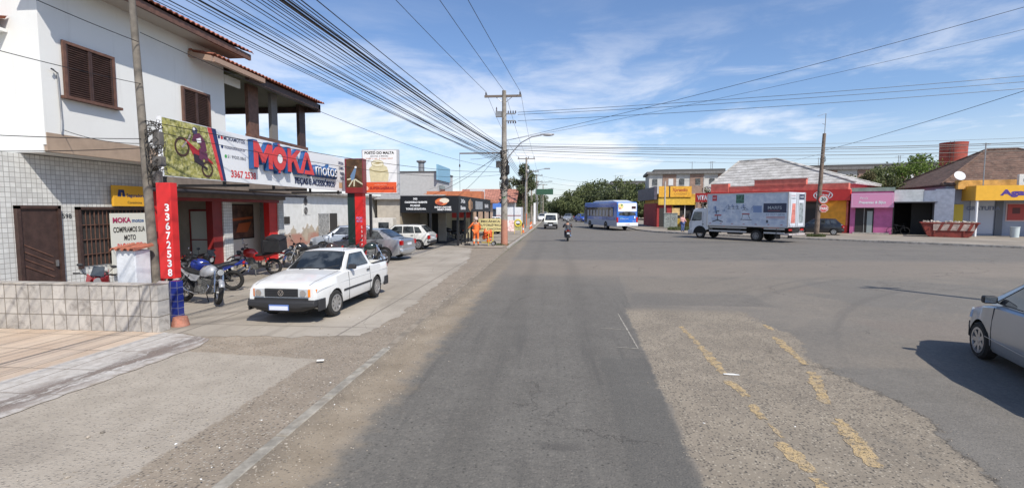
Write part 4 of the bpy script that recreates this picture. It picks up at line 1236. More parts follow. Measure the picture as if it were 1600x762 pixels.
        o = b.build('number_plate', P_.get('plate_m', PLATE), root)
        if hi and sg > 0: bx('plate_field', mat('plate_pale', (.62, .65, .74), .4), o, e + .1245, e + .127, -.205, .205, zl + .065, zl + .15)
    return root

# ---- white pickup, the nearest vehicle
white = paint('white_paint', (.72, .72, .70))
PU = dict(paint=white, w=1.62, xf=2.02, xr=-2.06, fa=1.18, ra=-1.18, r=.292, rimr=.19, spokes=8, shoulder=.62,
    top=[(-2.06, .90), (-1.95, .93), (-1.0, .945), (-.2, .945), (.72, .955), (1.2, .915), (1.75, .845), (1.95, .80), (2.02, .76)],
    plan=[(-2.06, .95), (-1.9, .985), (-1.2, 1.0), (1.1, 1.0), (1.7, .965), (1.93, .93), (2.02, .90)],
    low=[(-2.06, .38), (-1.8, .26), (1.7, .24), (2.02, .33)],
    gh=(.70, .10, -.78, -.98, .945, 1.365, .715, .575), bed=(-1.96, -1.02, .60), steer=R(-6),
    win=[[(.46, .985), (.075, 1.30), (-.62, 1.30), (-.78, .985)]], seams=(.52, -.72), handles=(-.58,), mould=.50, bump_z=(.235, .50), wrap=.34, plate_m=PLATEB, mir=.38)
pk = car('pickup_truck', 'small white two-door pickup with black bumpers parked nearest on the forecourt', 'pickup truck', PU, (-5.72, 11.75, .03), R(-91.5))
b = MB()
for k in range(4): b.box(2.03, 2.045, -.36, .36, .585 + k * .035, .60 + k * .035)
b.box(2.0, 2.035, -.37, .37, .56, .735); g = b.build('grille', PLAST, pk)
b = MB(); b.lathe([(.062, 0), (.062, .012), (.05, .012), (.05, 0)], axis='x', n=24, closed=True); 
b.prism([(.006, -.038, .03), (.006, -.026, .03), (.006, 0, -.03), (.006, 0, -.045)], (.006, 0, 0)); b.prism([(.006, .038, .03), (.006, .026, .03), (.006, 0, -.03), (.006, 0, -.045)], (.006, 0, 0))
e_ = b.build('emblem', CHROME, g); e_.location = (2.046, 0, .648)
for s in (1, -1):
    b = MB(); b.prism([(2.0, s * .38, .565), (2.0, s * .60, .565), (2.0, s * .60, .73), (2.0, s * .38, .735)], (.045, 0, 0)); h = b.build('headlight', LENSW, pk, bevel=.008)
    b = MB(); b.lathe([(.0, .0), (.06, .0), (.065, .02)], axis='x', n=16); o = b.build('reflector', CHROME, h); o.location = (2.048, s * .5, .65)
    b = MB(); b.prism([(2.0, s * .605, .565), (1.90, s * .742, .565), (1.90, s * .74, .72), (2.0, s * .605, .73)], (.05, 0, 0)); b.build('indicator', LENSO, pk, bevel=.006)
    bx('tail_light', LENSR, pk, -2.09, -2.02, s * .62, s * .75, .58, .84) if s > 0 else bx('tail_light', LENSR, pk, -2.09, -2.02, -.75, -.62, .58, .84)
    b = MB(); b.box(-2.0, -1.0, s * .715, s * .775, .935, .965); b.build('bed_rail', PLAST, pk, bevel=.01)
b = MB()
for k in range(3): b.tube([(-1.08, -.62, 1.02 + k * .1), (-1.08, .62, 1.02 + k * .1)], .012, 6)
b.build('window_guard', PLAST, pk)
b = MB(); b.obox((.42, -.3, 1.0), (.16, .10, .01), Matrix.Rotation(R(20), 3, 'Y')); b.build('paper_slip', PLATE, pk)
for s in (1, -1):
    MB().tube([(.78, s * .66, .972), (1.3, s * .65, .925), (1.8, s * .62, .858), (1.99, s * .60, .80)], .0028, 4).build('hood_seam', SEAM, pk)
    MB().tube([(1.98, s * .775, .70), (.6, s * .808, .74), (-2.0, s * .80, .72)], .005, 4).build('body_crease', white, pk)
MB().tube([(.62, .66, .98), (.40, .70, 1.9)], .004, 4).build('antenna', BLACK, pk)
b = MB(); b.box(1.985, 2.06, -.6, .6, .50, .54); b.build('bumper_strip', PLAST, pk)
ld = thing('bed_load', 'pale bundles lying in the bed of the white pickup', 'load', (-5.72, 13.2, .63))
b = MB(); rg = random.Random(5)
for k in range(7): b.obox((rg.uniform(-.5, .5), rg.uniform(-.35, .35), .18 + rg.uniform(0, .06)), (rg.uniform(.15, .35), rg.uniform(.1, .25), .3), Matrix.Rotation(rg.uniform(0, 3), 3, 'Z'))
b.build('bundles', mat('bundle_cream', (.55, .54, .48), .8, var=.2), ld, bevel=.03)

# ---- silver car cut by the right frame edge
silver = paint('silver_paint', (.40, .42, .44), .55)
SF = dict(paint=silver, w=1.72, xf=2.05, xr=-2.12, fa=1.24, ra=-1.24, r=.30, rimr=.205, spokes=7, shoulder=.66,
    top=[(-2.12, .86), (-1.95, .97), (-1.3, 1.0), (-.2, .965), (.85, .94), (1.3, .87), (1.75, .76), (1.98, .66), (2.05, .55)],
    plan=[(-2.12, .86), (-1.95, .93), (-1.4, .99), (1.1, 1.0), (1.6, .95), (1.9, .84), (2.05, .70)],
    low=[(-2.12, .34), (-1.8, .22), (1.75, .20), (2.05, .27)],
    gh=(1.28, .40, -1.05, -1.72, .945, 1.46, .755, .58), rear_z=.99,
    win=[[(.98, .975), (.38, 1.37), (-.30, 1.40), (-.36, .975)], [(-.44, .975), (-.38, 1.40), (-1.0, 1.38), (-1.30, .985)]],
    seams=(.84, -.40, -1.15), handles=(-.22, -1.0), handle_m=silver, bump_m=silver, bump_z=(.22, .52), wrap=.25, mir=.92, mir_m=PLAST)
sv = car('car', 'silver hatchback at the right edge of the photo, driving away over its own shadow', 'car', SF, (7.36, 7.08, 0), R(72))
for s in (1, -1):
    b = MB(); b.prism([(1.62, s * .80, .60), (1.92, s * .66, .56), (1.95, s * .60, .66), (1.70, s * .74, .76)], (.02, s * .03, .01)); b.build('headlight', LENSW, sv, bevel=.01)
# sill line
for s in (1, -1): MB().tube([(1.0, s * .862, .42), (0, s * .868, .40), (-.9, s * .862, .42)], .006, 4).build('body_crease', silver, sv)

# ---- generic smaller cars
def sedan_p(pt, **k):
    d = dict(paint=pt, w=1.70, xf=2.10, xr=-2.15, fa=1.30, ra=-1.28, r=.30, rimr=.2, spokes=6, shoulder=.66,
        top=[(-2.15, .88), (-2.05, .98), (-1.55, 1.02), (-.2, .96), (.9, .93), (1.5, .84), (1.95, .72), (2.10, .58)],
        plan=[(-2.15, .84), (-1.95, .94), (-1.3, 1.0), (1.1, 1.0), (1.7, .93), (1.95, .84), (2.1, .72)],
        low=[(-2.15, .36), (-1.8, .22), (1.75, .2), (2.1, .28)],
        gh=(1.05, .25, -.85, -1.62, .94, 1.43, .75, .57), rear_z=1.02,
        win=[[(.74, .97), (.22, 1.36), (-.2, 1.37), (-.24, .97)], [(-.32, .97), (-.28, 1.37), (-.82, 1.35), (-1.20, 1.0)]],
        seams=(.85, -.28, -1.05), handles=(-.12, -.95), handle_m=pt, bump_m=pt, bump_z=(.24, .55), wrap=.25, plate_z=.70)
    d.update(k); return d
def hatch_p(pt, **k):
    d = dict(paint=pt, w=1.65, xf=1.92, xr=-1.92, fa=1.22, ra=-1.22, r=.285, rimr=.18, spokes=6, shoulder=.66,
        top=[(-1.92, .86), (-1.8, .96), (-1.2, .97), (.85, .93), (1.3, .86), (1.75, .76), (1.92, .62)],
        plan=[(-1.92, .88), (-1.7, .96), (-1.2, 1.0), (1.1, 1.0), (1.6, .94), (1.92, .78)],
        low=[(-1.92, .36), (-1.7, .24), (1.6, .22), (1.92, .3)],
        gh=(.98, .32, -1.28, -1.76, .94, 1.42, .74, .575), rear_z=.95,
        win=[[(.70, .97), (.28, 1.35), (-.18, 1.36), (-.2, .97)], [(-.27, .97), (-.25, 1.36), (-.85, 1.35), (-.95, .97)], [(-1.02, .97), (-.92, 1.34), (-1.2, 1.32), (-1.42, 1.0)]],
        seams=(.78, -.23, -1.0), handles=(-.1, -.85), bump_z=(.26, .52), wrap=.45, mould=.46, plate_z=.62)
    d.update(k); return d
def add_lights(root, xf, xr, hw, zf, zr, rc=LENSR):
    for s in (1, -1):
        y0, y1 = sorted((s * (hw - .30), s * (hw - .06)))
        bx('headlight', LENSW, root, xf - .14, xf - .02, y0, y1, zf, zf + .12, bevel=.02)
        y0, y1 = sorted((s * (hw - .20), s * (hw - .005)))
        bx('tail_light', rc, root, xr - .015, xr + .13, y0, y1, zr, zr + .22, bevel=.02)
c1 = car('car', 'silver sedan parked nose-in behind the white pickup, red tail light showing', 'car', sedan_p(silver), (-9.15, 23.1, .03), R(173), 'cars parked on the left forecourts')
add_lights(c1, 2.1, -2.15, .83, .58, .72)
c2 = car('car', 'small silver-grey hatchback beyond the sedan, near the stained white wall', 'car', hatch_p(paint('grey_silver_paint', (.36, .39, .44), .5)), (-12.2, 27.4, .03), R(205), 'cars parked on the left forecourts')
add_lights(c2, 1.92, -1.92, .82, .6, .66)
c3 = car('car', 'white four-door hatchback with black bumpers beside the black snack bar', 'car', hatch_p(paint('cream_white_paint', (.62, .61, .57))), (-9.35, 29.2, .03), R(178), 'cars parked on the left forecourts')
add_lights(c3, 1.92, -1.92, .82, .6, .62)
c4 = car('car', 'dark car parked behind the concrete utility pole and yellow banner', 'car', hatch_p(paint('wine_dark_paint', (.035, .02, .025))), (-7.0, 47.2, .03), R(168), 'cars parked on the left forecourts')
add_lights(c4, 1.92, -1.92, .82, .6, .66)
c5 = car('car', 'white car behind the yellow banner, partly hidden by snack bar posts', 'car', hatch_p(white), (-8.9, 54, .03), R(185), 'cars parked on the left forecourts')
c6 = car('car', 'white pickup-like car just left of the concrete pole, seen above the banner', 'car', sedan_p(white), (-7.6, 58, .03), R(200), 'cars parked on the left forecourts')
c7 = car('car', 'black hatchback parked behind the leaning wooden pole and box truck', 'car', hatch_p(paint('black_paint', (.012, .014, .02)), bump_m=PLAST), (23.6, 46.2, .13), R(150))
add_lights(c7, 1.92, -1.92, .82, .6, .66)
c8 = car('car', 'white car far down the road beside the left pavement', 'car', sedan_p(white), (-3.6 + .9, 98, 0), R(-90), hi=False); add_lights(c8, 2.1, -2.15, .83, .58, .72)
c9 = car('car', 'bright blue car far down the road left of the bus', 'car', sedan_p(paint('blue_paint', (.02, .08, .45))), (5.0, 92, 0), R(-70), hi=False); add_lights(c9, 2.1, -2.15, .83, .58, .72)
c10 = car('car', 'silver car far down the road next to the blue one', 'car', sedan_p(silver), (2.6, 100, 0), R(-100), hi=False); add_lights(c10, 2.1, -2.15, .83, .58, .72)
c11 = car('car', 'tiny white car on the far road under the distant trees', 'car', hatch_p(white), (-3.3, 150, 0), R(-90), hi=False)
c12 = car('car', 'dark car waiting in shade on the far right verge beyond the bus', 'car', hatch_p(paint('dark_blue_paint', (.02, .03, .06))), (7.5, 118, 0), R(-80), hi=False)

# ---- small van coming towards the camera
def box_loft(parent, name, m, prof, hw, taper=.06, bevel=.04, hwt=None):
    """side profile polygon (x,z) extruded across with slight tumblehome"""
    zs = [z for _, z in prof]; z0, z1 = min(zs), max(zs)
    def y(z): 
        t = (z - z0) / (z1 - z0); return hw * (1 - taper * max(0, t - .45) / .55)
    b = MB(); b.loft([[(x, y(z), z) for x, z in prof], [(x, -y(z), z) for x, z in prof]], close=True, caps=True)
    return b.build(name, m, parent, bevel=bevel, seg=3, smooth=0)
VN = thing('van', 'small white van with dark lower front coming along the main road', 'van', (-.55, 60.4, 0), R(-91))
box_loft(VN, 'body', mat('van_cream', (.66, .66, .58), .35, coat=.5), [(1.85, .45), (1.9, .85), (1.62, 1.05), (1.15, 1.75), (.8, 1.88), (-1.8, 1.88), (-1.9, 1.2), (-1.9, .35), (1.6, .3)], .80)
box_loft(VN, 'front_bumper', PLAST, [(1.96, .32), (1.98, .62), (1.7, .64), (1.7, .28)], .81, 0, .02)
b = MB(); b.prism([(1.635, .66, 1.08), (1.635, -.66, 1.08), (1.20, -.58, 1.68), (1.20, .58, 1.68)], (.03, 0, .02)); b.build('windshield', CGLASS, VN)
for s in (1, -1):
    y0, y1 = sorted((s * .42, s * .74)); bx('headlight', LENSW, VN, 1.86, 1.93, y0, y1, .72, .88, bevel=.02)
    b = MB(); b.prism([(1.35, s * .806, 1.1), (.95, s * .79, 1.62), (.25, s * .79, 1.62), (.25, s * .806, 1.1)], (0, s * .008, 0)); b.build('side_window', CGLASS, VN)
    y0, y1 = sorted((s * .82, s * .98)); bx('side_mirror', PLAST, VN, 1.2, 1.3, y0, y1, 1.1, 1.3, bevel=.02)
    for x in (1.2, -1.25): wheel(VN, x, s * .72, s, .28, .16, .17, None, 14)
bx('grille', PLAST, VN, 1.88, 1.93, -.36, .36, .70, .84); bx('number_plate', PLATE, VN, 1.98, 1.99, -.2, .2, .44, .56)

# ---- city bus
BU = thing('city_bus', 'blue and white city bus turning away by the right-hand kerb', 'bus', (0, 0, 0))
BU.rotation_euler = (0, 0, R(90 + 16)); hb_ = Vector((-math.sin(R(16)), math.cos(R(16)), 0)); rl = Vector((6.75, 54.8, 0)); lt = Vector((-hb_.y, hb_.x, 0))
BU.location = rl + hb_ * 5.4 - lt * 1.24
BLUEB = paint('bus_blue', (.018, .13, .50)); WHITEB = mat('bus_white', (.74, .76, .78), .35, coat=.4)
box_loft(BU, 'body', BLUEB, [(5.4, .55), (5.5, 1.4), (5.35, 3.05), (5.1, 3.2), (-5.2, 3.2), (-5.38, 3.0), (-5.42, .62), (-5.3, .5), (5.3, .5)], 1.25, .05, .09)
bx('side_skirt', mat('bus_grey_skirt', (.36, .40, .48), .5), BU, -5.35, 5.3, -1.262, 1.262, .48, 1.15)
box_loft(BU, 'roof_fairing', WHITEB, [(2.9, 3.18), (2.2, 3.42), (-3.4, 3.42), (-4.9, 3.2)], .92, 0, .06)
bx('roof_hatch', WHITEB, BU, 3.6, 4.3, -.4, .4, 3.2, 3.34, bevel=.04)
b = MB(); b.box(-5.44, -5.38, -1.10, 1.10, 2.12, 3.08); b.build('rear_upper_panel', WHITEB, BU, bevel=.03)
b = MB(); b.prism([(-5.40, 1.02, 1.76), (-5.40, .9, 2.02), (-5.4, 0, 2.12), (-5.40, -.9, 2.02), (-5.40, -1.02, 1.76), (-5.4, 0, 1.66)], (-.05, 0, 0)); b.build('rear_window', CGLASS, BU, bevel=.01)
bx('rear_bumper', WHITEB, BU, -5.52, -5.3, -1.26, 1.26, .52, .88, bevel=.05)
bx('rear_sign', mat('display_dark', (.05, .015, .015), .3), BU, -5.46, -5.43, -.98, -.50, 2.45, 2.72)
for s in (1, -1):
    y0, y1 = sorted((s * 1.06, s * 1.255)); bx('tail_light', LENSR, BU, -5.45, -5.35, y0, y1, .95, 1.5, bevel=.02)
    for x in (3.1, -2.25):
        b = MB(); b.prism([(x - .55 * math.cos(math.pi * k / 12), s * 1.266, .42 + .58 * math.sin(math.pi * k / 12)) for k in range(13)], (0, s * .004, 0)); b.build('wheel_arch', UNDER, BU)
        wheel(BU, x, s * 1.12, s, .49, .30, .28, RIMM, 18)
    nwin = 8
    for k in range(nwin):
        x0 = 4.1 - (k + 1) * 1.06
        b = MB(); b.box(x0 + .03, x0 + 1.03, min(s * 1.238, s * 1.268), max(s * 1.238, s * 1.268), 1.55, 2.62)
        o = b.build('side_window', CGLASS, BU)
        bx('pale_pane_sheet', mat('bus_pane_pale', (.30, .33, .38), .2), o, x0 + .42, x0 + 1.0, min(s * 1.268, s * 1.272), max(s * 1.268, s * 1.272), 1.6, 2.3)  # pale sheet over part of each pane, so the glass reads brighter
b = MB(); b.box(4.2, 5.2, 1.24, 1.268, .7, 2.7); b.build('door', CGLASS, BU)
b = MB(); b.prism([(5.46, 1.05, 1.5), (5.46, -1.05, 1.5), (5.36, -1.0, 2.9), (5.36, 1.0, 2.9)], (.03, 0, 0)); b.build('windshield', CGLASS, BU)
q = Panel((-5.445, 1.25, 0), (0, -1, 0), (0, 0, 1), BU)
q.text('TRANSPORTE COLETIVO', .36, 1.28, .075, WHITEV, w=1.05, lift=.012); q.text('URBANO', .36, 1.40, .085, mat('bus_green_text', (.2, .6, .5)), w=.38, lift=.012)
q.rect(2.06, 1.35, 2.2, 1.62, WHITEV, lift=.012); q.text('4012', 1.85, 1.0, .09, WHITEV, w=.38, lift=.012)
q.disc(.48, 2.72, .30, mat('bus_sticker', (.80, .62, .25)), lift=.02); q.disc(.56, 2.85, .12, mat('sticker_green', (.15, .28, .1)), lift=.024); q.disc(.35, 2.5, .1, mat('sticker_red', (.6, .15, .15)), lift=.024)
q.text('1038', 1.0, .66, .12, LENSR, w=.5, lift=.09)
q3 = Panel((-4.6, 1.268, 0), (-1, 0, 0), (0, 0, 1), BU)
b = MB(); b.box(-5.3, -1.0, 1.255, 1.264, 1.16, 1.5); b.build('side_graphic', mat('bus_side_graphic', (.14, .20, .42), .4, var=.5, scale=3), BU)
q4 = Panel((4, 1.27, 0), (-1, 0, 0), (0, 0, 1), BU); q4.text('TRANSCAL', 2.3, 1.22, .2, WHITEV, w=1.7, lift=.005, shear=.2)

# ---- box truck
hd = math.atan2(41.74 - 38.01, 11.92 - 14.97)
TR = thing('box_truck', 'white box truck with office chair pictures parked along the right-hand kerb', 'truck', (0, 0, 0), hd)
f_ = Vector((math.cos(hd), math.sin(hd), 0)); l_ = Vector((-math.sin(hd), math.cos(hd), 0))
TR.location = Vector((14.97, 38.01, 0)) + f_ * 0 - l_ * 1.15      # rear axle at x=0; left side +y
CABW = mat('cab_white', (.66, .68, .70), .4, coat=.4, dirt=.2, dcol=(.4, .38, .34)); BOXW = mat('box_aluminium', (.56, .59, .64), .45, var=.06, scale=1, dirt=.15, dcol=(.4, .4, .42))
WB = 4.82
box_loft(TR, 'cab', CABW, [(WB + 1.0, .45), (WB + 1.08, 1.2), (WB + .98, 1.45), (WB + .72, 2.35), (WB + .5, 2.48), (WB - .75, 2.48), (WB - .75, .75), (WB + .6, .42)], 1.05, .07, .06)
b = MB(); b.prism([(WB + 1.0, .92, 1.42), (WB + 1.0, -.92, 1.42), (WB + .76, -.86, 2.28), (WB + .76, .86, 2.28)], (.03, 0, .01)); b.build('windshield', CGLASS, TR)
for s in (1, -1):
    b = MB(); b.prism([(WB + .82, s * 1.035, 1.45), (WB + .62, s * .985, 2.2), (WB - .12, s * .985, 2.2), (WB - .12, s * 1.035, 1.5)], (0, s * .012, 0)); dw = b.build('side_window', CGLASS, TR)
    y0, y1 = sorted((s * 1.1, s * 1.28)); bx('side_mirror', PLAST, TR, WB + .85, WB + .97, y0, y1, 1.5, 2.1, bevel=.03)
    b = MB(); b.prism([(WB - .62 * math.cos(math.pi * k / 12), s * 1.055, .42 + .62 * math.sin(math.pi * k / 12)) for k in range(13)], (0, s * .006, 0)); b.build('wheel_arch', UNDER, TR)
    y0, y1 = sorted((s * 1.05, s * 1.06)); bx('door_handle', PLAST, TR, WB - .35, WB - .2, y0, y1, 1.15, 1.2)
    MB().tube([(WB + .85, s * 1.053, .8), (WB + .88, s * 1.053, 1.4)], .008, 4).build('door_seam', SEAM, TR)
    MB().tube([(WB - .25, s * 1.053, 1.0), (WB - .25, s * 1.01, 2.2)], .008, 4).build('door_seam', SEAM, TR)
    wheel(TR, WB, s * .93, s, .42, .24, .25, RIMM, 20, 8)
    wheel(TR, 0, s * .93, s, .42, .40, .25, mat('rim_grey', (.22, .22, .22), .5, .5), 20, 8)
    for z in (.62, .92):
        for (x0, x1) in ((.75, 3.9), (-2.1, -.6)): bx('side_guard', mat('guard_grey', (.48, .48, .47), .5), TR, x0, x1, min(s * 1.08, s * 1.12), max(s * 1.08, s * 1.12), z, z + .12)
bx('front_bumper', mat('bumper_grey', (.5, .5, .5), .5), TR, WB + .7, WB + 1.15, -1.07, 1.07, .36, .68, bevel=.04)
bx('chassis', UNDER, TR, -2.3, WB + .5, -.45, .45, .55, .95)
bx('fuel_tank', PLAST, TR, 1.3, 2.4, .55, 1.02, .45, .95, bevel=.06)
XB0, XB1, ZB0, ZB1 = -2.35, 4.05, 1.12, 3.62
b = MB(); b.box(XB0, XB1, -1.2, 1.2, ZB0, ZB1); bxo = b.build('cargo_box', BOXW, TR, bevel=.02)
b = MB()
for (y, z) in ((1.2, ZB1), (-1.2, ZB1), (1.2, ZB0), (-1.2, ZB0)): b.box(XB0 - .01, XB1 + .01, y - .03, y + .03, z - .04, z + .02)
for y in (1.2, -1.2):
    for x in (XB0, XB1): b.box(x - .025, x + .025, y - .03, y + .03, ZB0, ZB1)
b.build('box_trim', mat('trim_alu', (.5, .5, .5), .4, .6), TR)
q = Panel((XB1, 1.2, ZB0), (-1, 0, 0), (0, 0, 1), TR)       # left side of the box as seen, x 0..6.4 from cab to rear, y 0..2.5
m, nt, p = newmat('truck_office_print'); v = coords(nt)
s_ = nt.nodes.new('ShaderNodeSeparateXYZ'); nt.links.new(v, s_.inputs[0]); xx, zz_ = E(nt, s_.outputs[0]), E(nt, s_.outputs[2])
f1 = noise(nt, v, 2.2, 5, .65).st(.35, .7)
c = mix(nt, f1, (.46, .53, .63), (.66, .70, .75))
bandm = (zz_ - 2.45).abs().st(.5, .15)
f2 = noise(nt, v, 4.5, 4, .6).st(.5, .66)
c = mix(nt, f2 * bandm * .8, c, (.16, .23, .38))
c = mix(nt, (zz_ - 1.55).abs().st(.28, .1) * noise(nt, v, 1.6, 3).st(.45, .7) * .5, c, (.2, .28, .45))
nt.links.new(c, p.inputs['Base Color']); p.inputs['Roughness'].default_value = .4
q.rect(.06, .12, 6.32, 2.44, m, name='side_print', lift=.003)
GR = mat('print_grey', (.07, .08, .10), .5); PK = mat('print_pink', (.42, .12, .12), .5); WT = mat('print_white', (.66, .7, .74), .5)
def chair_pic(cx, cy, k, seat):
    q.multi([[(cx - .30 * k, cy + 1.2 * k), (cx - .14 * k, cy + 1.2 * k), (cx - .05 * k, cy + .62 * k), (cx - .16 * k, cy + .58 * k)]], mat('print_blue', (.16, .24, .42)), lift=.007)
    q.multi([[(cx - .25 * k, cy + .56 * k), (cx + .34 * k, cy + .56 * k), (cx + .3 * k, cy + .46 * k), (cx - .25 * k, cy + .44 * k)]], seat, lift=.008)
    q.line([(cx, cy + .46 * k), (cx, cy + .1 * k)], .07 * k, GR, lift=.009)
    q.line([(cx - .4 * k, cy + .02 * k), (cx, cy + .16 * k), (cx + .42 * k, cy + .02 * k)], .08 * k, GR, lift=.010)
    q.line([(cx - .1 * k, cy + .62 * k), (cx - .12 * k, cy + .8 * k), (cx + .12 * k, cy + .82 * k)], .06 * k, GR, lift=.011)
chair_pic(.92, .28, 1.05, PK)
for cx in (1.9, 2.25, 2.6): chair_pic(cx, 1.28, .33, GR)
chair_pic(3.15, 1.18, .42, GR)
q.multi([[(3.0, .98), (3.55, .98), (3.6, .88), (2.95, .88)]], PK, lift=.009)
q.line([(2.95, .5), (3.05, .9), (3.45, .9), (3.65, .5)], .03, GR, lift=.010); q.line([(2.85, .5), (3.75, .48)], .04, GR, lift=.012)
q.rect(2.45, 1.75, 3.1, 2.4, mat('print_green', (.07, .17, .12), .5, var=.6, scale=6), lift=.006)
q.rect(3.85, 1.05, 4.5, 1.55, mat('print_cabinet', (.20, .28, .46)), lift=.006)
q.rect(.42, 1.95, .82, 2.4, mat('print_red', (.55, .05, .06)), lift=.006); q.text('MF', .5, 2.1, .14, WHITEV, w=.25, lift=.01)
q.rect(4.62, 1.05, 6.28, 1.72, mat('print_slate', (.035, .045, .085), .5), lift=.006, name='logo_panel')
q.text('MARFS', 5.45, 1.30, .22, mat('print_silver', (.4, .43, .46)), w=1.0, lift=.011, align='CENTER', bold=.01)
q.rect(4.95, 1.18, 5.85, 1.205, PK, lift=.011)
q.text('51 3377.0838', 5.5, .84, .13, mat('print_steel', (.2, .26, .36)), w=1.35, lift=.008, align='CENTER', bold=.01)
for k in range(2): q.rect(4.85, .62 + k * .1, 6.2, .66 + k * .1, PK, lift=.008)
q.rect(4.85, .30, 5.0, .5, GR, lift=.008); q.rect(5.1, .4, 5.8, .43, WT, lift=.008)
for k in range(7): q.rect(.2 + k * .95, .14, .36 + k * .95, .18, mat('reflector_red', (.4, .05, .04)), lift=.010, name='side_marker')
q = Panel((XB0, 1.2, ZB0), (0, -1, 0), (0, 0, 1), TR)       # rear doors, x 0..2.4
for x in (0.08, 1.22): q.rect(x, .08, x + 1.1, 2.42, BOXW, th=.03, lift=.0, name='rear_door')
for x in (.2, 1.05, 1.35, 2.2): q.rect(x - .015, .05, x + .015, 2.45, mat('rod_grey', (.4, .4, .4), .4, .6), th=.02, lift=.031, name='lock_rod')
q.multi([[(.35, .3), (.95, .3), (.95, 1.7), (.5, 1.7)]], mat('door_print_red', (.50, .17, .14), .5, var=.4, scale=4), lift=.036)
q.multi([[(1.5, .3), (2.1, .3), (2.1, 1.75), (1.5, 1.75)]], mat('door_print_grey', (.22, .25, .26), .5, var=.5, scale=4), lift=.036)
q.rect(1.45, 1.98, 2.25, 2.38, mat('print_slate', (.035, .045, .085)), lift=.036); q.text('MARFS', 1.85, 2.12, .12, WT, w=.5, lift=.040, align='CENTER')
q.text('51 3377', .32, 2.2, .1, PK, w=.6, lift=.038); q.text('MARFS', .32, 2.02, .09, GR, w=.6, lift=.038)
b = MB(); b.box(XB0 - .1, XB0 + .3, -1.15, 1.15, .55, .68); b.build('rear_underrun_bar', mat('bar_pale', (.45, .4, .38), .6), TR)
for s in (1, -1):
    y0, y1 = sorted((s * .6, s * 1.05)); bx('tail_light', LENSR, TR, XB0 - .03, XB0 + .02, y0, y1, .86, 1.0)
bx('mudflap', PLAST, TR, XB0 + .8, XB0 + .83, .55, 1.15, .25, 1.0); bx('mudflap', PLAST, TR, XB0 + .8, XB0 + .83, -1.15, -.55, .25, 1.0)

# ---- skip (rubble container)
SKP = thing('rubble_skip', 'red steel rubble skip with pale warning stripes beside the pharmacy canopy', 'skip', (32.3, 43.2, .13), R(-32))
prof = [(-1.75, 1.15), (1.75, 1.15), (1.35, .12), (1.1, 0), (-1.1, 0), (-1.35, .12)]
SR = mat('skip_red', (.22, .04, .028), .8, var=.3, scale=3, dirt=.55, dcol=(.12, .06, .045))
b = MB(); 
def skr(k, dz): return [(x * k, z) for x, z in prof]
b.loft([[(x, -.85, z) for x, z in prof], [(x, .85, z) for x, z in prof]]); b.build('skip_body', SR, SKP, bevel=.015)
b = MB()
for y in (-.87, .87): b.box(-1.8, 1.8, y - .05, y + .05, 1.1, 1.2)
for x in (-1.77, 1.77): b.box(x - .05, x + .05, -.85, .85, 1.1, 1.2)
b.build('rim_rail', SR, SKP, bevel=.01)
b = MB()
for s in (-1, 1):
    for x in (-1.0, 1.0): b.tube([(x * 1.2, s * .88, .75), (x * 1.2, s * .98, .75)], .05, 8)
for x in (-.9, .9): b.box(x - .05, x + .05, -.9, -.85, .1, 1.1)
b.build('lifting_lug', SR, SKP)
q = Panel((-1.75, -.905, 0), (1, 0, 0), (0, 0, 1), SKP)
q.rect(.75, .55, 3.25, 1.08, mat('skip_stripe', (.42, .32, .27), .7, var=.3, scale=4), lift=.002, name='warning_stripe')
for k in range(4): q.multi([[(1.0 + k * .6, .56), (1.2 + k * .6, .56), (1.4 + k * .6, 1.07), (1.2 + k * .6, 1.07)]], SR, lift=.006)
b = MB(); rg = random.Random(9)
for i in range(90): b.obox((rg.uniform(-1.55, 1.55), rg.uniform(-.7, .7), 1.14 + rg.uniform(-.03, .14)), (rg.uniform(.08, .3), rg.uniform(.08, .2), rg.uniform(.05, .15)), Matrix.Rotation(rg.uniform(0, 3), 3, Vector((rg.random(), rg.random(), 1)).normalized()))
tag(b.build('rubble', mat('rubble_pale', (.42, .38, .32), .9, var=.3, scale=4), None), 'broken pale rubble heaped in the red skip', 'rubble', kind='stuff')
bpy.data.objects['rubble'].location = SKP.location; bpy.data.objects['rubble'].rotation_euler = SKP.rotation_euler

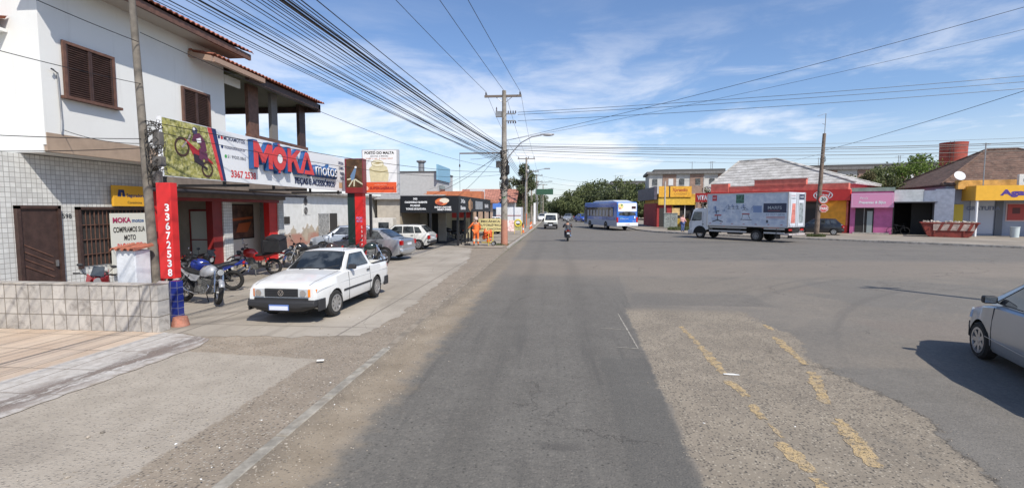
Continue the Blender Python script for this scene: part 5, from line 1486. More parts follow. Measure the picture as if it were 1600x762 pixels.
# ------------------------------------------------------------------ motorcycles
def motorbike(label, loc, heading, tank, kind='naked', name='motorcycle', lean=-9, box=False, plate=True, group='motorcycles parked at the shop', rims=None, steer=18):
    rt = thing(name, label, 'motorcycle', loc, heading, group)
    rt.rotation_euler = (R(lean) if lean else 0, 0, heading)
    wbx = .67; r = .31; tw = .055
    pm = paint('bike_%s' % '_'.join('%02d' % int(c * 99) for c in tank), tank, .2)
    eng = mat('engine_metal', (.22, .22, .21), .45, .6, var=.3, scale=20)
    seatm = mat('seat_vinyl', (.014, .014, .015), .55)
    sm = Matrix.Rotation(R(steer), 4, 'Z')
    def steerp(p): return Vector((wbx - .12, 0, 0)) + (sm @ (Vector(p) - Vector((wbx - .12, 0, 0))))
    def whl(x, st):
        b = MB(); n = 26
        pts = []
        for k in range(n):
            a = 2 * math.pi * k / n; p = Vector((x + (r - tw) * math.cos(a), 0, r + (r - tw) * math.sin(a))); pts.append(steerp(p) if st else p)
        b.tube(pts, tw, 8, closed=True); w = b.build('wheel', RUB, rt, smooth=50)
        b = MB(); pts = []
        for k in range(n):
            a = 2 * math.pi * k / n; p = Vector((x + (r - .10) * math.cos(a), 0, r + (r - .10) * math.sin(a))); pts.append(steerp(p) if st else p)
        b.tube(pts, .016, 6, closed=True)
        ns = 18 if kind != 'naked' else 6
        for k in range(ns):
            a = 2 * math.pi * k / ns; s = (-1) ** k * .03 if ns > 8 else 0
            p0 = Vector((x, s, r)); p1 = Vector((x + (r - .1) * math.cos(a + .2), 0, r + (r - .1) * math.sin(a + .2)))
            b.tube([steerp(p0) if st else p0, steerp(p1) if st else p1], .004 if ns > 8 else .014, 4)
        p0 = Vector((x, -.06, r)); p1 = Vector((x, .06, r)); b.tube([steerp(p0) if st else p0, steerp(p1) if st else p1], .035, 8)
        b.build('rim', rims or RIMM, w)
        # brake disc
        b = MB(); p0 = Vector((x, .05, r)); p1 = Vector((x, .056, r)); b.tube([steerp(p0) if st else p0, steerp(p1) if st else p1], .11, 16); b.build('brake_disc', CHROME, w)
    whl(wbx, True); whl(-wbx, False)
    off = kind == 'trail'
    # fork
    b = MB()
    for s in (-.09, .09): b.tube([steerp((wbx, s, r)), steerp((wbx - .30, s, .90))], [.026, .020], 8)
    b.build('fork', CHROME if not off else mat('fork_grey', (.3, .3, .3), .4, .7), rt)
    # front fender
    b = MB(); rows = []
    rf = r + .03 if not off else r + .13
    for k in range(9):
        a = R(25 + k * 15 if not off else 40 + k * 11); c = Vector((wbx + (0 if not off else -.03), 0, r)); w = .065
        rows.append([steerp(c + Vector((math.cos(a) * (rf - .02), -w, math.sin(a) * (rf - .02)))), steerp(c + Vector((math.cos(a) * rf, 0, math.sin(a) * rf + .01))), steerp(c + Vector((math.cos(a) * (rf - .02), w, math.sin(a) * (rf - .02))))])
    b.loft(rows, close=False, caps=False); o = b.build('front_fender', pm, rt, smooth=60)
    sol = o.modifiers.new('solid', 'SOLIDIFY'); sol.thickness = .006
    # headlight
    b = MB(); c = steerp((wbx - .17, 0, .83)); d = (steerp((wbx + .1, 0, .80)) - c).normalized()
    b.tube([c - d * .04, c + d * .03, c + d * .10, c + d * .12], [.05, .085, .09, .075], 14); h = b.build('headlight', PLAST if kind != 'sport' else pm, rt, smooth=40)
    b = MB(); b.tube([c + d * .121, c + d * .128], .075, 14); b.build('headlight_lens', LENSW, h)
    # handlebar, grips, levers, mirrors, clocks
    hz = 1.0 if kind != 'sport' else .9
    b = MB(); b.tube([steerp((wbx - .42, -.36, hz + .02)), steerp((wbx - .34, -.2, hz + .03)), steerp((wbx - .30, 0, hz - .05)), steerp((wbx - .34, .2, hz + .03)), steerp((wbx - .42, .36, hz + .02))], .012, 6); hbar = b.build('handlebar', BLACK, rt)
    for s in (-1, 1): MB().tube([steerp((wbx - .40, s * .26, hz + .03)), steerp((wbx - .43, s * .38, hz + .02))], .019, 8).build('grip', RUB, hbar)
    for s in (-1, 1):
        b = MB(); a0 = steerp((wbx - .36, s * .2, hz + .03)); a1 = steerp((wbx - .30, s * .30, hz + .20)); b.tube([a0, a1], .006, 5)
        m_ = b.build('mirror_stem', BLACK, hbar)
        b = MB(); b.sphere(a1 + Vector((0, 0, .03)), .06, (.25, 1.0, .62), 12); b.build('mirror', PLAST, rt, smooth=60)
        b = MB(); b.sphere(a1 + Vector((-.009, 0, .03)), .054, (.2, 1.0, .6), 12); b.build('mirror_glass', CHROME, m_, smooth=60)
    b = MB(); c = steerp((wbx - .25, 0, .95)); b.sphere(c, .07, (.7, 1.2, .7), 12); b.build('instrument', PLAST, rt, smooth=50)
    # frame
    b = MB()
    b.tube([(wbx - .32, 0, .86), (.0, 0, .74), (-.35, 0, .70), (-.72, 0, .78)], .022, 6)
    for s in (-.1, .1): b.tube([(wbx - .30, 0, .78), (.30, s, .28), (-.15, s, .24), (-.2, s, .66)], .018, 6); b.tube([(-.12, s, .32), (-wbx, s * .9, r)], .022, 6)
    for s in (-.12, .12): b.tube([(-wbx + .05, s, r + .03), (-.42, s, .72)], .02, 6)
    b.build('frame', BLACK, rt)
    # engine
    b = MB(); b.box(-.16, .20, -.13, .13, .24, .42); b.obox((.12, 0, .52), (.17, .18, .26), Matrix.Rotation(R(15), 3, 'Y'))
    for k in range(5): b.obox((.10 + k * .006, 0, .44 + k * .045), (.22, .23, .012), Matrix.Rotation(R(15), 3, 'Y'))
    b.tube([(-.05, -.15, .34), (-.05, .16, .34)], .10, 14); b.tube([(.12, -.14, .33), (.12, .15, .33)], .075, 14)
    b.build('engine', eng, rt, bevel=.008)
    b = MB(); b.tube([(.20, -.05, .50), (.30, -.08, .42), (.24, -.12, .26), (-.1, -.15, .24), (-.4, -.17, .30), (-.5, -.18, .36), (-.98, -.19, .46 if not off else .62)], [.02, .02, .02, .022, .03, .048, .05], 8)
    b.build('exhaust', CHROME if kind != 'sport' else BLACK, rt, smooth=50)
    # tank
    rows = []
    for x, w, zl, zt in ((.38, .05, .80, .88), (.33, .12, .72, .95), (.20, .155, .68, 1.0), (.05, .15, .68, .98), (-.08, .11, .68, .90), (-.14, .05, .70, .82)):
        rows.append([(x, y * w, zl + (zt - zl) * z) for y, z in ((0, 1), (.55, .93), (.95, .62), (1, .3), (.8, .02), (0, 0), (-.8, .02), (-1, .3), (-.95, .62), (-.55, .93))])
    b = MB(); b.loft(rows); b.build('tank', pm, rt, smooth=60)
    # seat
    rows = []
    for x, w, zl, zt in ((.0, .08, .72, .84), (-.12, .12, .72, .80), (-.32, .14, .73, .80), (-.50, .12, .76, .86), (-.78, .09, .80, .90), (-.86, .05, .83, .88)):
        rows.append([(x, y * w, zl + (zt - zl) * z) for y, z in ((0, 1), (.7, .92), (1, .5), (.9, 0), (-.9, 0), (-1, .5), (-.7, .92))])
    b = MB(); b.loft(rows); b.build('seat', seatm, rt, smooth=50)
    # side panels and tail
    for s in (1, -1):
        b = MB(); b.prism([(.0, s * .12, .70), (-.38, s * .14, .74), (-.92, s * .07, .84), (-.98, s * .06, .90), (-.80, s * .09, .78), (-.30, s * .14, .56), (-.12, s * .13, .56)], (0, s * .012, 0)); b.build('side_panel', pm, rt, bevel=.006)
    b = MB(); rows = []
    for x, z, w in ((-.60, .74, .08), (-.85, .80, .085), (-1.0, .76 if not off else .84, .075), (-1.10, .60 if not off else .82, .065)): rows.append([(x, -w, z - .02), (x, 0, z + .01), (x, w, z - .02), (x, 0, z - .03)])
    b.loft(rows); b.build('rear_fender', PLAST if not off else pm, rt, smooth=60)
    bx('tail_light', LENSR, rt, -1.03, -.96, -.06, .06, .80, .87, bevel=.015)
    if plate: b = MB(); b.obox((-1.12, 0, .62), (.008, .19, .14), Matrix.Rotation(R(-20), 3, 'Y')); b.build('number_plate', PLATE if not off else PLATEB, rt)
    for s in (1, -1):
        b = MB(); b.sphere((-1.0, s * .15, .78), .03, (1, 1, .8), 8); b.tube([(-1, 0, .78), (-1, s * .14, .78)], .006, 4); b.build('indicator', LENSO, rt, smooth=60)
    b = MB()
    for s in (1, -1): b.tube([(.02, s * .1, .28), (.02, s * .27, .28)], .014, 6)
    b.tube([(-.05, .12, .26), (-.12, .26, .02)], .012, 5); b.build('footpeg', BLACK, rt)
    if kind == 'sport':
        for s in (1, -1):
            b = MB(); b.prism([(.72, s * .06, .88), (.50, s * .18, .95), (.18, s * .2, .75), (-.05, s * .19, .40), (.30, s * .18, .26), (.42, s * .19, .55)], (0, s * .015, 0)); b.build('fairing', pm, rt, bevel=.01)
        b = MB(); b.prism([(.66, -.12, .92), (.66, .12, .92), (.48, .10, 1.12), (.48, -.10, 1.12)], (.01, 0, .01)); b.build('windscreen', CGLASS, rt)
    if box:
        b = MB(); b.box(-1.12, -.50, -.30, .30, .90, 1.36); o = b.build('delivery_box', mat('box_black', (.02, .02, .022), .6), rt, bevel=.03)
        b = MB(); b.prism([(-1.15, -.31, 1.36), (-1.15, .31, 1.36), (-.95, .31, 1.45), (-.95, -.31, 1.45)], (.36, 0, 0)); b.build('box_lid', mat('box_black', (.02, .02, .022), .6), o)
        b = MB(); b.box(-.545, -.54, -.1, .1, 1.05, 1.2); b.build('box_mark', mat('box_mark', (.5, .12, .05)), o)
    return rt
motorbike('silver naked motorcycle nearest the low wall, front wheel toward the road', (-9.05, 11.62, .03), R(-18), (.38, .39, .41), steer=-25)
motorbike('bright blue trail motorcycle with tail toward the road, behind the silver one', (-10.2, 13.35, .03), R(205), (.012, .03, .22), 'trail', rims=mat('rim_black', (.03, .03, .03)))
motorbike('black sports motorcycle deepest in the row, close to the left shop bay', (-11.5, 14.6, .03), R(-25), (.015, .015, .017), 'sport')
motorbike('red motorcycle with black delivery box before the shop pilaster', (-11.0, 16.95, .03), R(185), (.36, .012, .012), 'trail', box=True, steer=30)
motorbike('dark trail motorcycle facing the camera beside the right-hand shop bay', (-10.75, 19.85, .03), R(-125), (.03, .03, .032), 'trail')
motorbike('black and brown motorcycle just behind the white pickup cab', (-9.35, 19.9, .03), R(-150), (.06, .035, .03), 'trail', box=False)
motorbike('grey motorcycle between the brown motorcycle and the picture pylon', (-8.2, 18.6, .03), R(-20), (.08, .09, .09))
motorbike('dark green motorcycle nearest the foot of the picture pylon', (-8.0, 20.0, .03), R(15), (.02, .035, .03))
motorbike('red and black motorcycle standing between the low wall and the tiled house front', (-10.75, 10.35, .03), R(-50), (.50, .02, .03), 'sport', name='motorcycle', steer=15)
motorbike('black motorcycle parked under the snack bar canopy', (-8.0, 36.5, .03), R(190), (.015, .02, .018), box=True)
# ------------------------------------------------------------------ right-hand shops
REDF = mat('red_fascia', (.60, .035, .03), .45, var=.06, dirt=.1, dcol=(.35, .05, .04))
REDW = mat('faded_red_wall', (.58, .16, .12), .85, var=.18, scale=2, dirt=.3, dcol=(.35, .15, .12))
ORNG = mat('orange_wall', (.78, .33, .025), .6, var=.1)
m, nt, p = newmat('pale_slate_roof'); v = coords(nt)
s_ = nt.nodes.new('ShaderNodeSeparateXYZ'); nt.links.new(v, s_.inputs[0]); Z = E(nt, s_.outputs[2]); Xx = E(nt, s_.outputs[0])
cs = ((Z * 3.1)._m('FRACT')); ln = cs.st(.34, .10)
c = mix(nt, noise(nt, v, 1.2, 6, .7).st(.3, .7), (.30, .285, .26), (.58, .56, .53))
c = mix(nt, ln * .65, c, (.10, .095, .085)); c = mix(nt, noise(nt, v, 9, 4, .7).st(.5, .7) * .4, c, (.66, .65, .62))
nt.links.new(c, p.inputs['Base Color']); p.inputs['Roughness'].default_value = .9; bump(nt, p, cs, .6, .04)
SLATE = m
m, nt, p = newmat('mossy_brown_roof_tiles'); v = coords(nt)
s_ = nt.nodes.new('ShaderNodeSeparateXYZ'); nt.links.new(v, s_.inputs[0]); Z = E(nt, s_.outputs[2]); Xx = E(nt, s_.outputs[0]); Yy = E(nt, s_.outputs[1])
cs = ((Z * 4.6)._m('FRACT')); ln = cs.st(.3, .05); rib = (((Xx + Yy) * 3.6)._m('FRACT') - .5).abs().st(.5, .3)
c = mix(nt, noise(nt, v, 1.5, 7, .75).st(.32, .68), (.085, .048, .034), (.23, .135, .095))
c = mix(nt, noise(nt, v, 5, 4, .7).st(.5, .72) * .5, c, (.30, .25, .19)); c = mix(nt, ln * .55, c, (.03, .02, .016)); c = mix(nt, rib * .25, c, (.03, .02, .016))
nt.links.new(c, p.inputs['Base Color']); p.inputs['Roughness'].default_value = .95; bump(nt, p, cs + rib * -.5, .6, .04)
BRT = m

def hip_roof(parent, name, m, x0, x1, y0, y1, z0, zr, ra, rb, ry, world=False, ridge=True):
    A, B, C_, D = (x0, y0, z0), (x1, y0, z0), (x1, y1, z0), (x0, y1, z0); P0, P1 = (ra, ry, zr), (rb, ry, zr)
    b = MB(); b.face([A, B, P1, P0]); b.face([B, C_, P1]); b.face([C_, D, P0, P1]); b.face([D, A, P0])
    b.face([(x, y, z - .12) for x, y, z in (A, D, C_, B)])
    for (q, r_) in ((A, B), (B, C_), (C_, D), (D, A)): b.face([q, r_, (r_[0], r_[1], r_[2] - .12), (q[0], q[1], q[2] - .12)])
    o = b.build(name, m, parent, world)
    if ridge:
        b = MB()
        for q, r_ in ((P0, P1), (A, P0), (B, P1), (C_, P1), (D, P0)):
            b.tube([Vector(q) + Vector((0, 0, .03)), Vector(r_) + Vector((0, 0, .03))], .11, 6)
        b.build('ridge_cap', m, o, world)
    return o

# --- red grocery with pale hip roof
VI = thing('corner_store', 'red and orange store with pale hipped slate roof behind the box truck', 'building', (17.6, 58.1, .13), R(-43.8))
bx('wall', REDW, VI, .4, 13.6, .3, 10, 0, 4.7)
bx('orange_panel', ORNG, VI, 11.3, 13.45, .26, .30, .75, 3.3)
bx('red_plinth', REDF, VI, 9.0, 13.6, .22, .29, 0, .72)
bx('shop_opening', DARK, VI, 9.2, 11.2, .27, .31, .3, 3.0)
bx('shop_opening', DARK, VI, 2.0, 6.5, .27, .31, .3, 3.0)
bx('parapet', REDW, VI, .4, 13.6, .1, .45, 4.15, 4.75); bx('parapet_step', REDW, VI, 5.0, 10.0, .06, .5, 4.75, 5.3)
bx('parapet_cap', mat('cap_grey_red', (.38, .16, .14), .9, var=.2), VI, 4.95, 10.05, .02, .55, 5.3, 5.38)
bx('parapet_end', REDW, VI, .2, 2.2, .0, .5, 4.15, 5.1)
hip_roof(VI, 'roof', SLATE, -.6, 14.0, .7, 10.2, 4.8, 7.95, 1.0, 5.2, 5.2)
bx('wooden_door', mat('ochre_board', (.32, .17, .05), .7), VI, -.2, 1.6, .24, .3, .1, 3.1)
SG = thing('store_sign', 'long red store fascia with white oval lettering', 'sign', (17.6, 58.1, .13), R(-43.8))
bx('sign_board', REDF, SG, -1.5, 13.9, -.35, .05, 3.1, 4.12)
q = Panel((-1.5, -.35, 3.1), (1, 0, 0), (0, 0, 1), SG)
q.text('VITAL', .25, .25, .5, WHITEV, w=1.5, bold=.04, lift=.01)
b = MB(); n = 32; cx, cy = 13.15, .52
for i in range(n):
    a0 = 2 * math.pi * i / n; a1 = 2 * math.pi * (i + 1) / n
    b.face([q.p(cx + r_ * math.cos(a) * 1.9, cy + r_ * math.sin(a), .01) for r_, a in ((.44, a0), (.44, a1), (.39, a1), (.39, a0))])
b.build('oval_ring', WHITEV, SG)
q.text('Vital', 13.15, .3, .40, WHITEV, w=1.25, bold=.03, lift=.012, align='CENTER', shear=.25)
b = MB(); b.box(-1.45, -1.4, -.1, 0, 0, 3.1); b.build('support_post', GREYM, SG)

# --- pink shop, open garage
RZ = R(-31.95)
PKW = mat('pink_wall', (.50, .13, .29), .8, var=.12, scale=2, dirt=.2, dcol=(.35, .12, .2))
PS = thing('pink_shop', 'small bright pink shop front squeezed beside the red store', 'building', (27.6, 48.6, .13), RZ)
bx('wall', PKW, PS, .05, 3.2, 0, 6, 0, 3.9); bx('door_opening', DARK, PS, .45, 1.85, -.03, 0.02, 0.05, 2.5)
bx('door_leaf', mat('door_leaf_grey', (.32, .36, .34), .5), PS, 1.35, 1.75, -.05, -.03, .1, 2.1); bx('door_jamb', mat('jamb', (.3, .3, .28), .5), PS, 1.1, 1.15, -.06, -.03, .05, 2.5)
bx('green_parapet', mat('green_grey_parapet', (.20, .27, .22), .8, var=.15), PS, .05, 3.3, -.1, .3, 3.9, 4.25); bx('step', CONC, PS, .3, 3.0, -.35, -.04, 0, .12)
PSG = thing('pink_sign', 'pink shop signboard with white script lettering', 'sign', (27.6, 48.6, .13), RZ)
bx('sign_board', mat('sign_pink', (.70, .29, .46), .5), PSG, .1, 3.25, -.55, -.12, 2.42, 3.75)
q = Panel((.1, -.55, 2.42), (1, 0, 0), (0, 0, 1), PSG)
PINKL = mat('line_pink', (.78, .55, .66), .5)
for a in ((.08, .08, 3.07, .11), (.08, 1.22, 3.07, 1.25), (.08, .11, .11, 1.22), (3.04, .11, 3.07, 1.22)): q.rect(*a, PINKL, lift=.008)
q.text('Paula', .95, .78, .2, WHITEV, w=.6, lift=.01, align='CENTER', shear=.3); q.text('Presentes & Bijus', 1.58, .36, .24, WHITEV, w=2.0, bold=.03, lift=.01, align='CENTER', shear=.2)
GA = thing('garage_shed', 'dark open garage bay under a pale lintel between the pink shop and pharmacy', 'building', (27.6, 48.6, .13), RZ)
GW = mat('garage_pale', (.55, .57, .56), .8, var=.1)
bx('lintel', GW, GA, 3.25, 5.3, -.1, .1, 2.95, 4.0); bx('side_lintel', mat('blue_grey_plaster', (.30, .33, .40), .8, var=.12), GA, 5.3, 6.3, -.12, .1, 2.95, 3.9)
bx('back_wall', DARK, GA, 3.25, 6.3, 5, 5.1, 0, 3); bx('side_wall', mat('garage_dark', (.07, .065, .06), .9), GA, 3.2, 3.3, 0, 5, 0, 3); bx('garage_roof', mat('garage_dark', (.07, .065, .06), .9), GA, 3.2, 7, 0, 5.1, 2.95, 3.05)
bx('blue_wall', mat('blue_grey_plaster', (.30, .33, .40), .8, var=.12), GA, 6.05, 7.3, -.05, 4, 0, 4.0); bx('roller_door', mat('garage_door_dark', (.045, .045, .045), .7), GA, 4.6, 6.0, 2.5, 2.55, 0, 2.9)
bx('canopy', mat('canopy_grey', (.12, .12, .13), .7), GA, 3.3, 6.1, -.7, 0, 2.86, 2.94)
# junk leaning outside
JK = thing('parked_bicycle', 'dark bicycle leaning beside the pink wall', 'bicycle', (30.55, 46.45, .13), RZ)
b = MB()
for x in (-.5, .5):
    pts = [(x + .32 * math.cos(2 * math.pi * k / 18), 0, .33 + .32 * math.sin(2 * math.pi * k / 18)) for k in range(18)]; b.tube(pts, .02, 5, closed=True)
b.build('wheel', RUB, JK)
b = MB(); b.tube([(-.5, 0, .33), (-.15, 0, .8), (.4, 0, .82), (.5, 0, .33)], .018, 6); b.tube([(-.15, 0, .8), (0, 0, .3), (.4, 0, .82)], .018, 6); b.tube([(-.5, 0, .33), (0, 0, .3)], .014, 6); b.tube([(.38, -.25, 1.0), (.4, 0, .95), (.38, .25, 1.0)], .014, 6); b.obox((-.16, 0, .88), (.25, .12, .06)); b.build('frame', BLACK, JK)

# --- pharmacy
AG = thing('pharmacy', 'grey-blue pharmacy with deep yellow canopy and mossy brown tiled roof', 'building', (34.75, 43.8, .13), R(-15.7))
AGW = mat('pharmacy_wall', (.30, .33, .40), .75, var=.08, scale=1)
YEL = mat('pharmacy_yellow', (.78, .42, .035), .45, var=.05, dirt=.1, dcol=(.5, .28, .05))
bx('wall', AGW, AG, -1.2, 16, 2.3, 12, 0, 4.3)
bx('canopy_fascia', YEL, AG, -.05, 16, -.05, .15, 3.0, 4.22); bx('canopy_side', mat('canopy_side_yellow', (.62, .33, .03), .5), AG, -.05, .1, .16, 5, 3.0, 4.22)
bx('canopy_soffit', mat('soffit_grey', (.25, .25, .25)), AG, .1, 16, .16, 2.29, 3.0, 3.1)
b = MB(); b.tube([(.12, .1, 0), (.12, .1, 3.0)], .09, 12); b.build('post', WHITEV, AG)
bx('panel_door', mat('panel_white', (.46, .48, .54), .6), AG, .6, 2.2, 2.24, 2.29, .15, 3.0); bx('pilaster', mat('grey_dark_wall', (.13, .14, .16), .7), AG, 2.3, 2.8, 2.2, 2.28, 0, 3.15)
bx('shop_window', CGLASS, AG, 4.6, 15, 2.22, 2.28, .7, 2.9); bx('shelf_goods', mat('shelf_goods', (.30, .27, .20), .7, var=.8, scale=5), AG, 4.8, 14, 2.12, 2.2, .75, 1.5)
po = bx('poster', mat('poster_red', (.40, .05, .04), .5), AG, 3.1, 4.2, 2.2, 2.26, 1.35, 2.7); bx('poster_border', mat('poster_pink', (.62, .45, .44), .5), po, 3.0, 4.3, 2.262, 2.27, 1.25, 2.8); bx('poster_print', mat('poster_dark', (.1, .02, .02), .5), po, 3.4, 3.9, 2.19, 2.2, 1.9, 2.4)
bx('poster', mat('poster_yellow', (.62, .45, .04), .5), AG, -.9, .1, 2.2, 2.26, 1.2, 2.7)
q = Panel((0, 2.24, 0), (1, 0, 0), (0, 0, 1), AG); 
q.text('GRATUITA', .3, 2.2, .33, mat('slate_text', (.15, .18, .27)), w=2.0 + .3, bold=.03, lift=.05)
q = Panel((0, -.05, 3.0), (1, 0, 0), (0, 0, 1), AG)
q.text('Agafarma', 1.5, .42, .44, mat('pharmacy_purple', (.08, .04, .24), .4), w=3.7, bold=.05, lift=.01)
bx('upper_wall', mat('worn_orange_wall', (.60, .32, .08), .85, var=.3, scale=2, dirt=.5, dcol=(.4, .36, .25)), AG, -.6, 12, 1.6, 2.25, 4.0, 4.75)
hip_roof(AG, 'roof', BRT, -1.6, 14, 2.0, 16, 4.45, 7.95, 4.3, 6.6, 9.0)
ds = thing('satellite_dish', 'white satellite dish on the corner of the pharmacy roof', 'satellite dish', (34.7, 45.6, 4.5), R(-15.7))
b = MB(); prof = [(0.0, .0), (.17, .015), (.31, .05), (.40, .10), (.42, .11), (.31, .07), (0, .02)]
b.lathe([(r_, -h) for r_, h in prof], axis='y', n=20); o = b.build('dish', WHITEV, ds, smooth=50); o.location = (0, 0, .75); o.rotation_euler = (R(-25), 0, R(10))
b = MB(); b.tube([(0, .05, 0), (0, .1, .7)], .03, 6); b.tube([(0, -.1, .7), (0, -.5, .85)], .015, 5); b.build('bracket', GREYM, ds)
b = MB(); b.tube([(0, 0, 0), (0, 0, 3.6)], .045, 6); b.tube([(-.25, 0, 3.5), (.35, 0, 3.5)], .03, 5); o = b.build('roof_mast', GREYM, None); o.location = (35.3, 43.9, 4.25); tag(o, 'thin grey wire mast rising from the pharmacy canopy', 'mast')
def ac_unit(label, loc, rz, fans=1, w=.85, h=.62):
    a = thing('air_conditioner', label, 'air conditioner', loc, rz)
    b = MB(); b.box(-w / 2, w / 2, 0, .32, 0, h); b.build('casing', mat('ac_white', (.66, .66, .63), .5), a, bevel=.02)
    for k in range(fans):
        z = h * (k + .5) / fans; x = -w * .12 if fans > 1 else -.05; r_ = min(.26, h / fans * .40)
        b = MB(); b.lathe([(0, -.012), (r_, -.012), (r_, .0)], axis='y', n=20); o = b.build('fan_opening', DARK, a); o.location = (x, 0, z)
        b = MB()
        for j in range(4): rr = r_ * (j + 1) / 4; b.tube([(rr * math.cos(t), -.02, rr * math.sin(t)) for t in [2 * math.pi * i / 16 for i in range(16)]], .006, 4, closed=True)
        b2 = b.build('fan_grille', mat('grille_grey', (.4, .4, .4)), a); b2.location = (x, 0, z)
    return a
ac_unit('white outdoor air conditioner above the pharmacy canopy at the right edge', (38.3, 43.4, 4.35), R(-15.7), 1, 1.2, .9)
bn = thing('litter_bin', 'white cylindrical bin standing before the pharmacy window', 'bin', (37.2, 43.0, .13))
b = MB(); b.lathe([(.26, 0), (.29, .8), (.31, .82), (.31, .86), (.27, .86), (.25, .05)], n=18); b.build('bin_body', mat('bin_white', (.5, .56, .56), .6), bn, smooth=40)

# --- yellow corner bar
YB = thing('corner_bar', 'yellow and dark red corner bar with tattered fascia beyond the bus', 'building', (12.9, 63.2, .13), R(0))
bx('wall', mat('yellow_worn_wall', (.50, .30, .05), .8, var=.25, scale=1.5, dirt=.35), YB, 0, 4.7, .3, 9, 0, 4.2)
bx('red_front', mat('dark_red_wall', (.30, .03, .03), .8, var=.2), YB, -.1, 1.7, .0, .32, 0, 3.0); bx('opening', DARK, YB, 2.0, 4.6, .22, .31, 1.1, 2.9)
bx('opening', DARK, YB, .2, 1.1, -.03, .02, 0, 2.4); bx('counter_front', mat('ochre_wall', (.45, .30, .04), .8, var=.2), YB, 2.0, 4.7, .1, .3, 0, 1.1)
b = MB(); b.box(3.3, 3.38, .0, .1, 0, 2.9); b.build('post', WHITEV, YB)
bx('lower_fascia', mat('lower_yellow', (.66, .42, .05), .6, var=.15, dirt=.2), YB, .0, 4.6, -.3, .29, 2.8, 3.75)
bx('side_wall', mat('dark_red_wall', (.30, .03, .03), .8, var=.2), YB, -.15, -.02, .35, 9, 0, 3.0)
bx('bar_poster', mat('poster_tan', (.6, .42, .18), .6, var=.3, scale=5), YB, 1.75, 2.7, -.06, 0, 1.5, 2.4)
BS = thing('bar_sign', 'amber bar fascia sign with faded orange script', 'sign', (12.9, 63.2, -.1), R(0))
bx('sign_board', mat('bar_amber', (.70, .36, .03), .5, var=.15, dirt=.2), BS, .0, 4.0, -.45, -.3, 4.0, 5.35); bx('dark_side_board', mat('bar_dark_board', (.07, .06, .08), .6, var=.3), BS, -.55, -.2, -.4, 12, 3.7, 5.3)
bx('board_gap', DARK, BS, 1.25, 1.38, -.47, -.44, 4.0, 5.35)
q = Panel((0, -.45, 4.0), (1, 0, 0), (0, 0, 1), BS); q.text('Xprestão', 1.6, .7, .4, mat('bar_orange_text', (.40, .08, .02)), w=1.9, bold=.03, lift=.01, shear=.2); q.text('LANCHES', 1.9, .3, .2, mat('bar_brown_text', (.3, .12, .04)), w=1.5, lift=.01)
KS = thing('grey_cabinet', 'weathered grey steel street cabinet with scrawled circles on the corner pavement', 'cabinet', (13.4, 58.4, .13), R(-8))
b = MB(); b.box(-.75, .75, -.3, .3, .1, 1.75); b.box(-.8, .8, -.35, .35, 1.75, 1.82); b.build('cabinet_body', mat('cabinet_grey', (.23, .25, .23), .7, var=.25, scale=3, dirt=.4), KS, bevel=.01)
q = Panel((-.75, -.3, .1), (1, 0, 0), (0, 0, 1), KS)
for x in (.42, 1.05): q.disc(x, 1.05, .14, mat('scrawl_dark', (.08, .08, .08)), lift=.006); q.disc(x, 1.05, .08, mat('cabinet_pale', (.3, .32, .3)), lift=.009)
q.rect(.73, .05, .76, 1.6, mat('scrawl_dark', (.08, .08, .08)), lift=.005); q.line([(.2, .6), (.5, .75), (.6, .5)], .03, mat('scrawl_dark', (.08, .08, .08)), lift=.007)
b = MB(); b.tube([(0, 0, 0), (0, 0, 5.6)], .09, 8); o = b.build('light_pole', mat('pale_pole', (.42, .40, .36), .8, var=.2), None); o.location = (13.1, 60.2, .13); tag(o, 'pale slim post in front of the yellow corner bar', 'pole')
b = MB(); b.tube([(0, 0, 0), (0, 0, 6.0)], .07, 8); o = b.build('light_pole', mat('pale_pole', (.42, .40, .36), .8, var=.2), None); o.location = (17.2, 58.9, .13); tag(o, 'thin pale post between the yellow bar and the red store', 'pole')

# --- apartment blocks behind
BRICK = tilemat('red_brown_brick', (.27, .16, .12), (.3, .25, .2), .5, .18, 'x', .02, .9, offset=.5, var=.2)
APW = mat('aged_white_wall', (.50, .49, .46), .9, var=.12, scale=.5, dirt=.35, dcol=(.25, .23, .2))
def apartments(label, loc, rz, w, h, seed, bays):
    t = thing('apartment_block', label, 'building', loc, rz)
    bx('wall', APW, t, 0, w, 0, 10, 0, h); bx('roof_slab', mat('roof_slab_grey', (.16, .155, .15), .9, var=.2), t, -.5, w + .5, -.6, 10.5, h, h + .45)
    bx('roof_edge', mat('roof_edge_dark', (.09, .085, .08), .9), t, 1, w - 1, 1, 9, h + .45, h + 1.0)
    rg = random.Random(seed); bw = w / bays
    for k in range(bays):
        if k % 2: bx('brick_bay', BRICK, t, k * bw, (k + 1) * bw, -.08, 0, 0, h - .1)
        for fl in range(3):
            z = h - 2.2 - fl * 2.9; x = k * bw + bw * rg.uniform(.2, .45)
            if z < .5: continue
            o = bx('window', CGLASS if rg.random() < .6 else mat('blind_pale', (.62, .62, .6), .6), t, x, x + bw * .35, -.14, -.07, z, z + 1.25)
            bx('frame', mat('frame_pale', (.45, .45, .43), .6), o, x - .08, x + bw * .35 + .08, -.12, -.075, z - .1, z)
    for k in range(3): b = MB(); x = rg.uniform(2, w - 2); b.tube([(x, 3, h + .4), (x, 3, h + 2.6)], .05, 5); b.tube([(x - .6, 3, h + 2.4), (x + .6, 3, h + 2.5)], .03, 4); b.build('antenna', GREYM, t)
    return t
apartments('long pale apartment block with brick bays above the yellow bar', (18.6, 100, 0), R(-6), 15.5, 9.3, 4, 6)
apartments('pale apartment block partly hidden behind the slate roof and bushes', (46, 98, 0), R(-12), 26, 9.7, 8, 8)
apartments('low distant apartment block seen over the tree line', (13.2, 128, 0), R(-4), 12, 8.6, 11, 4)
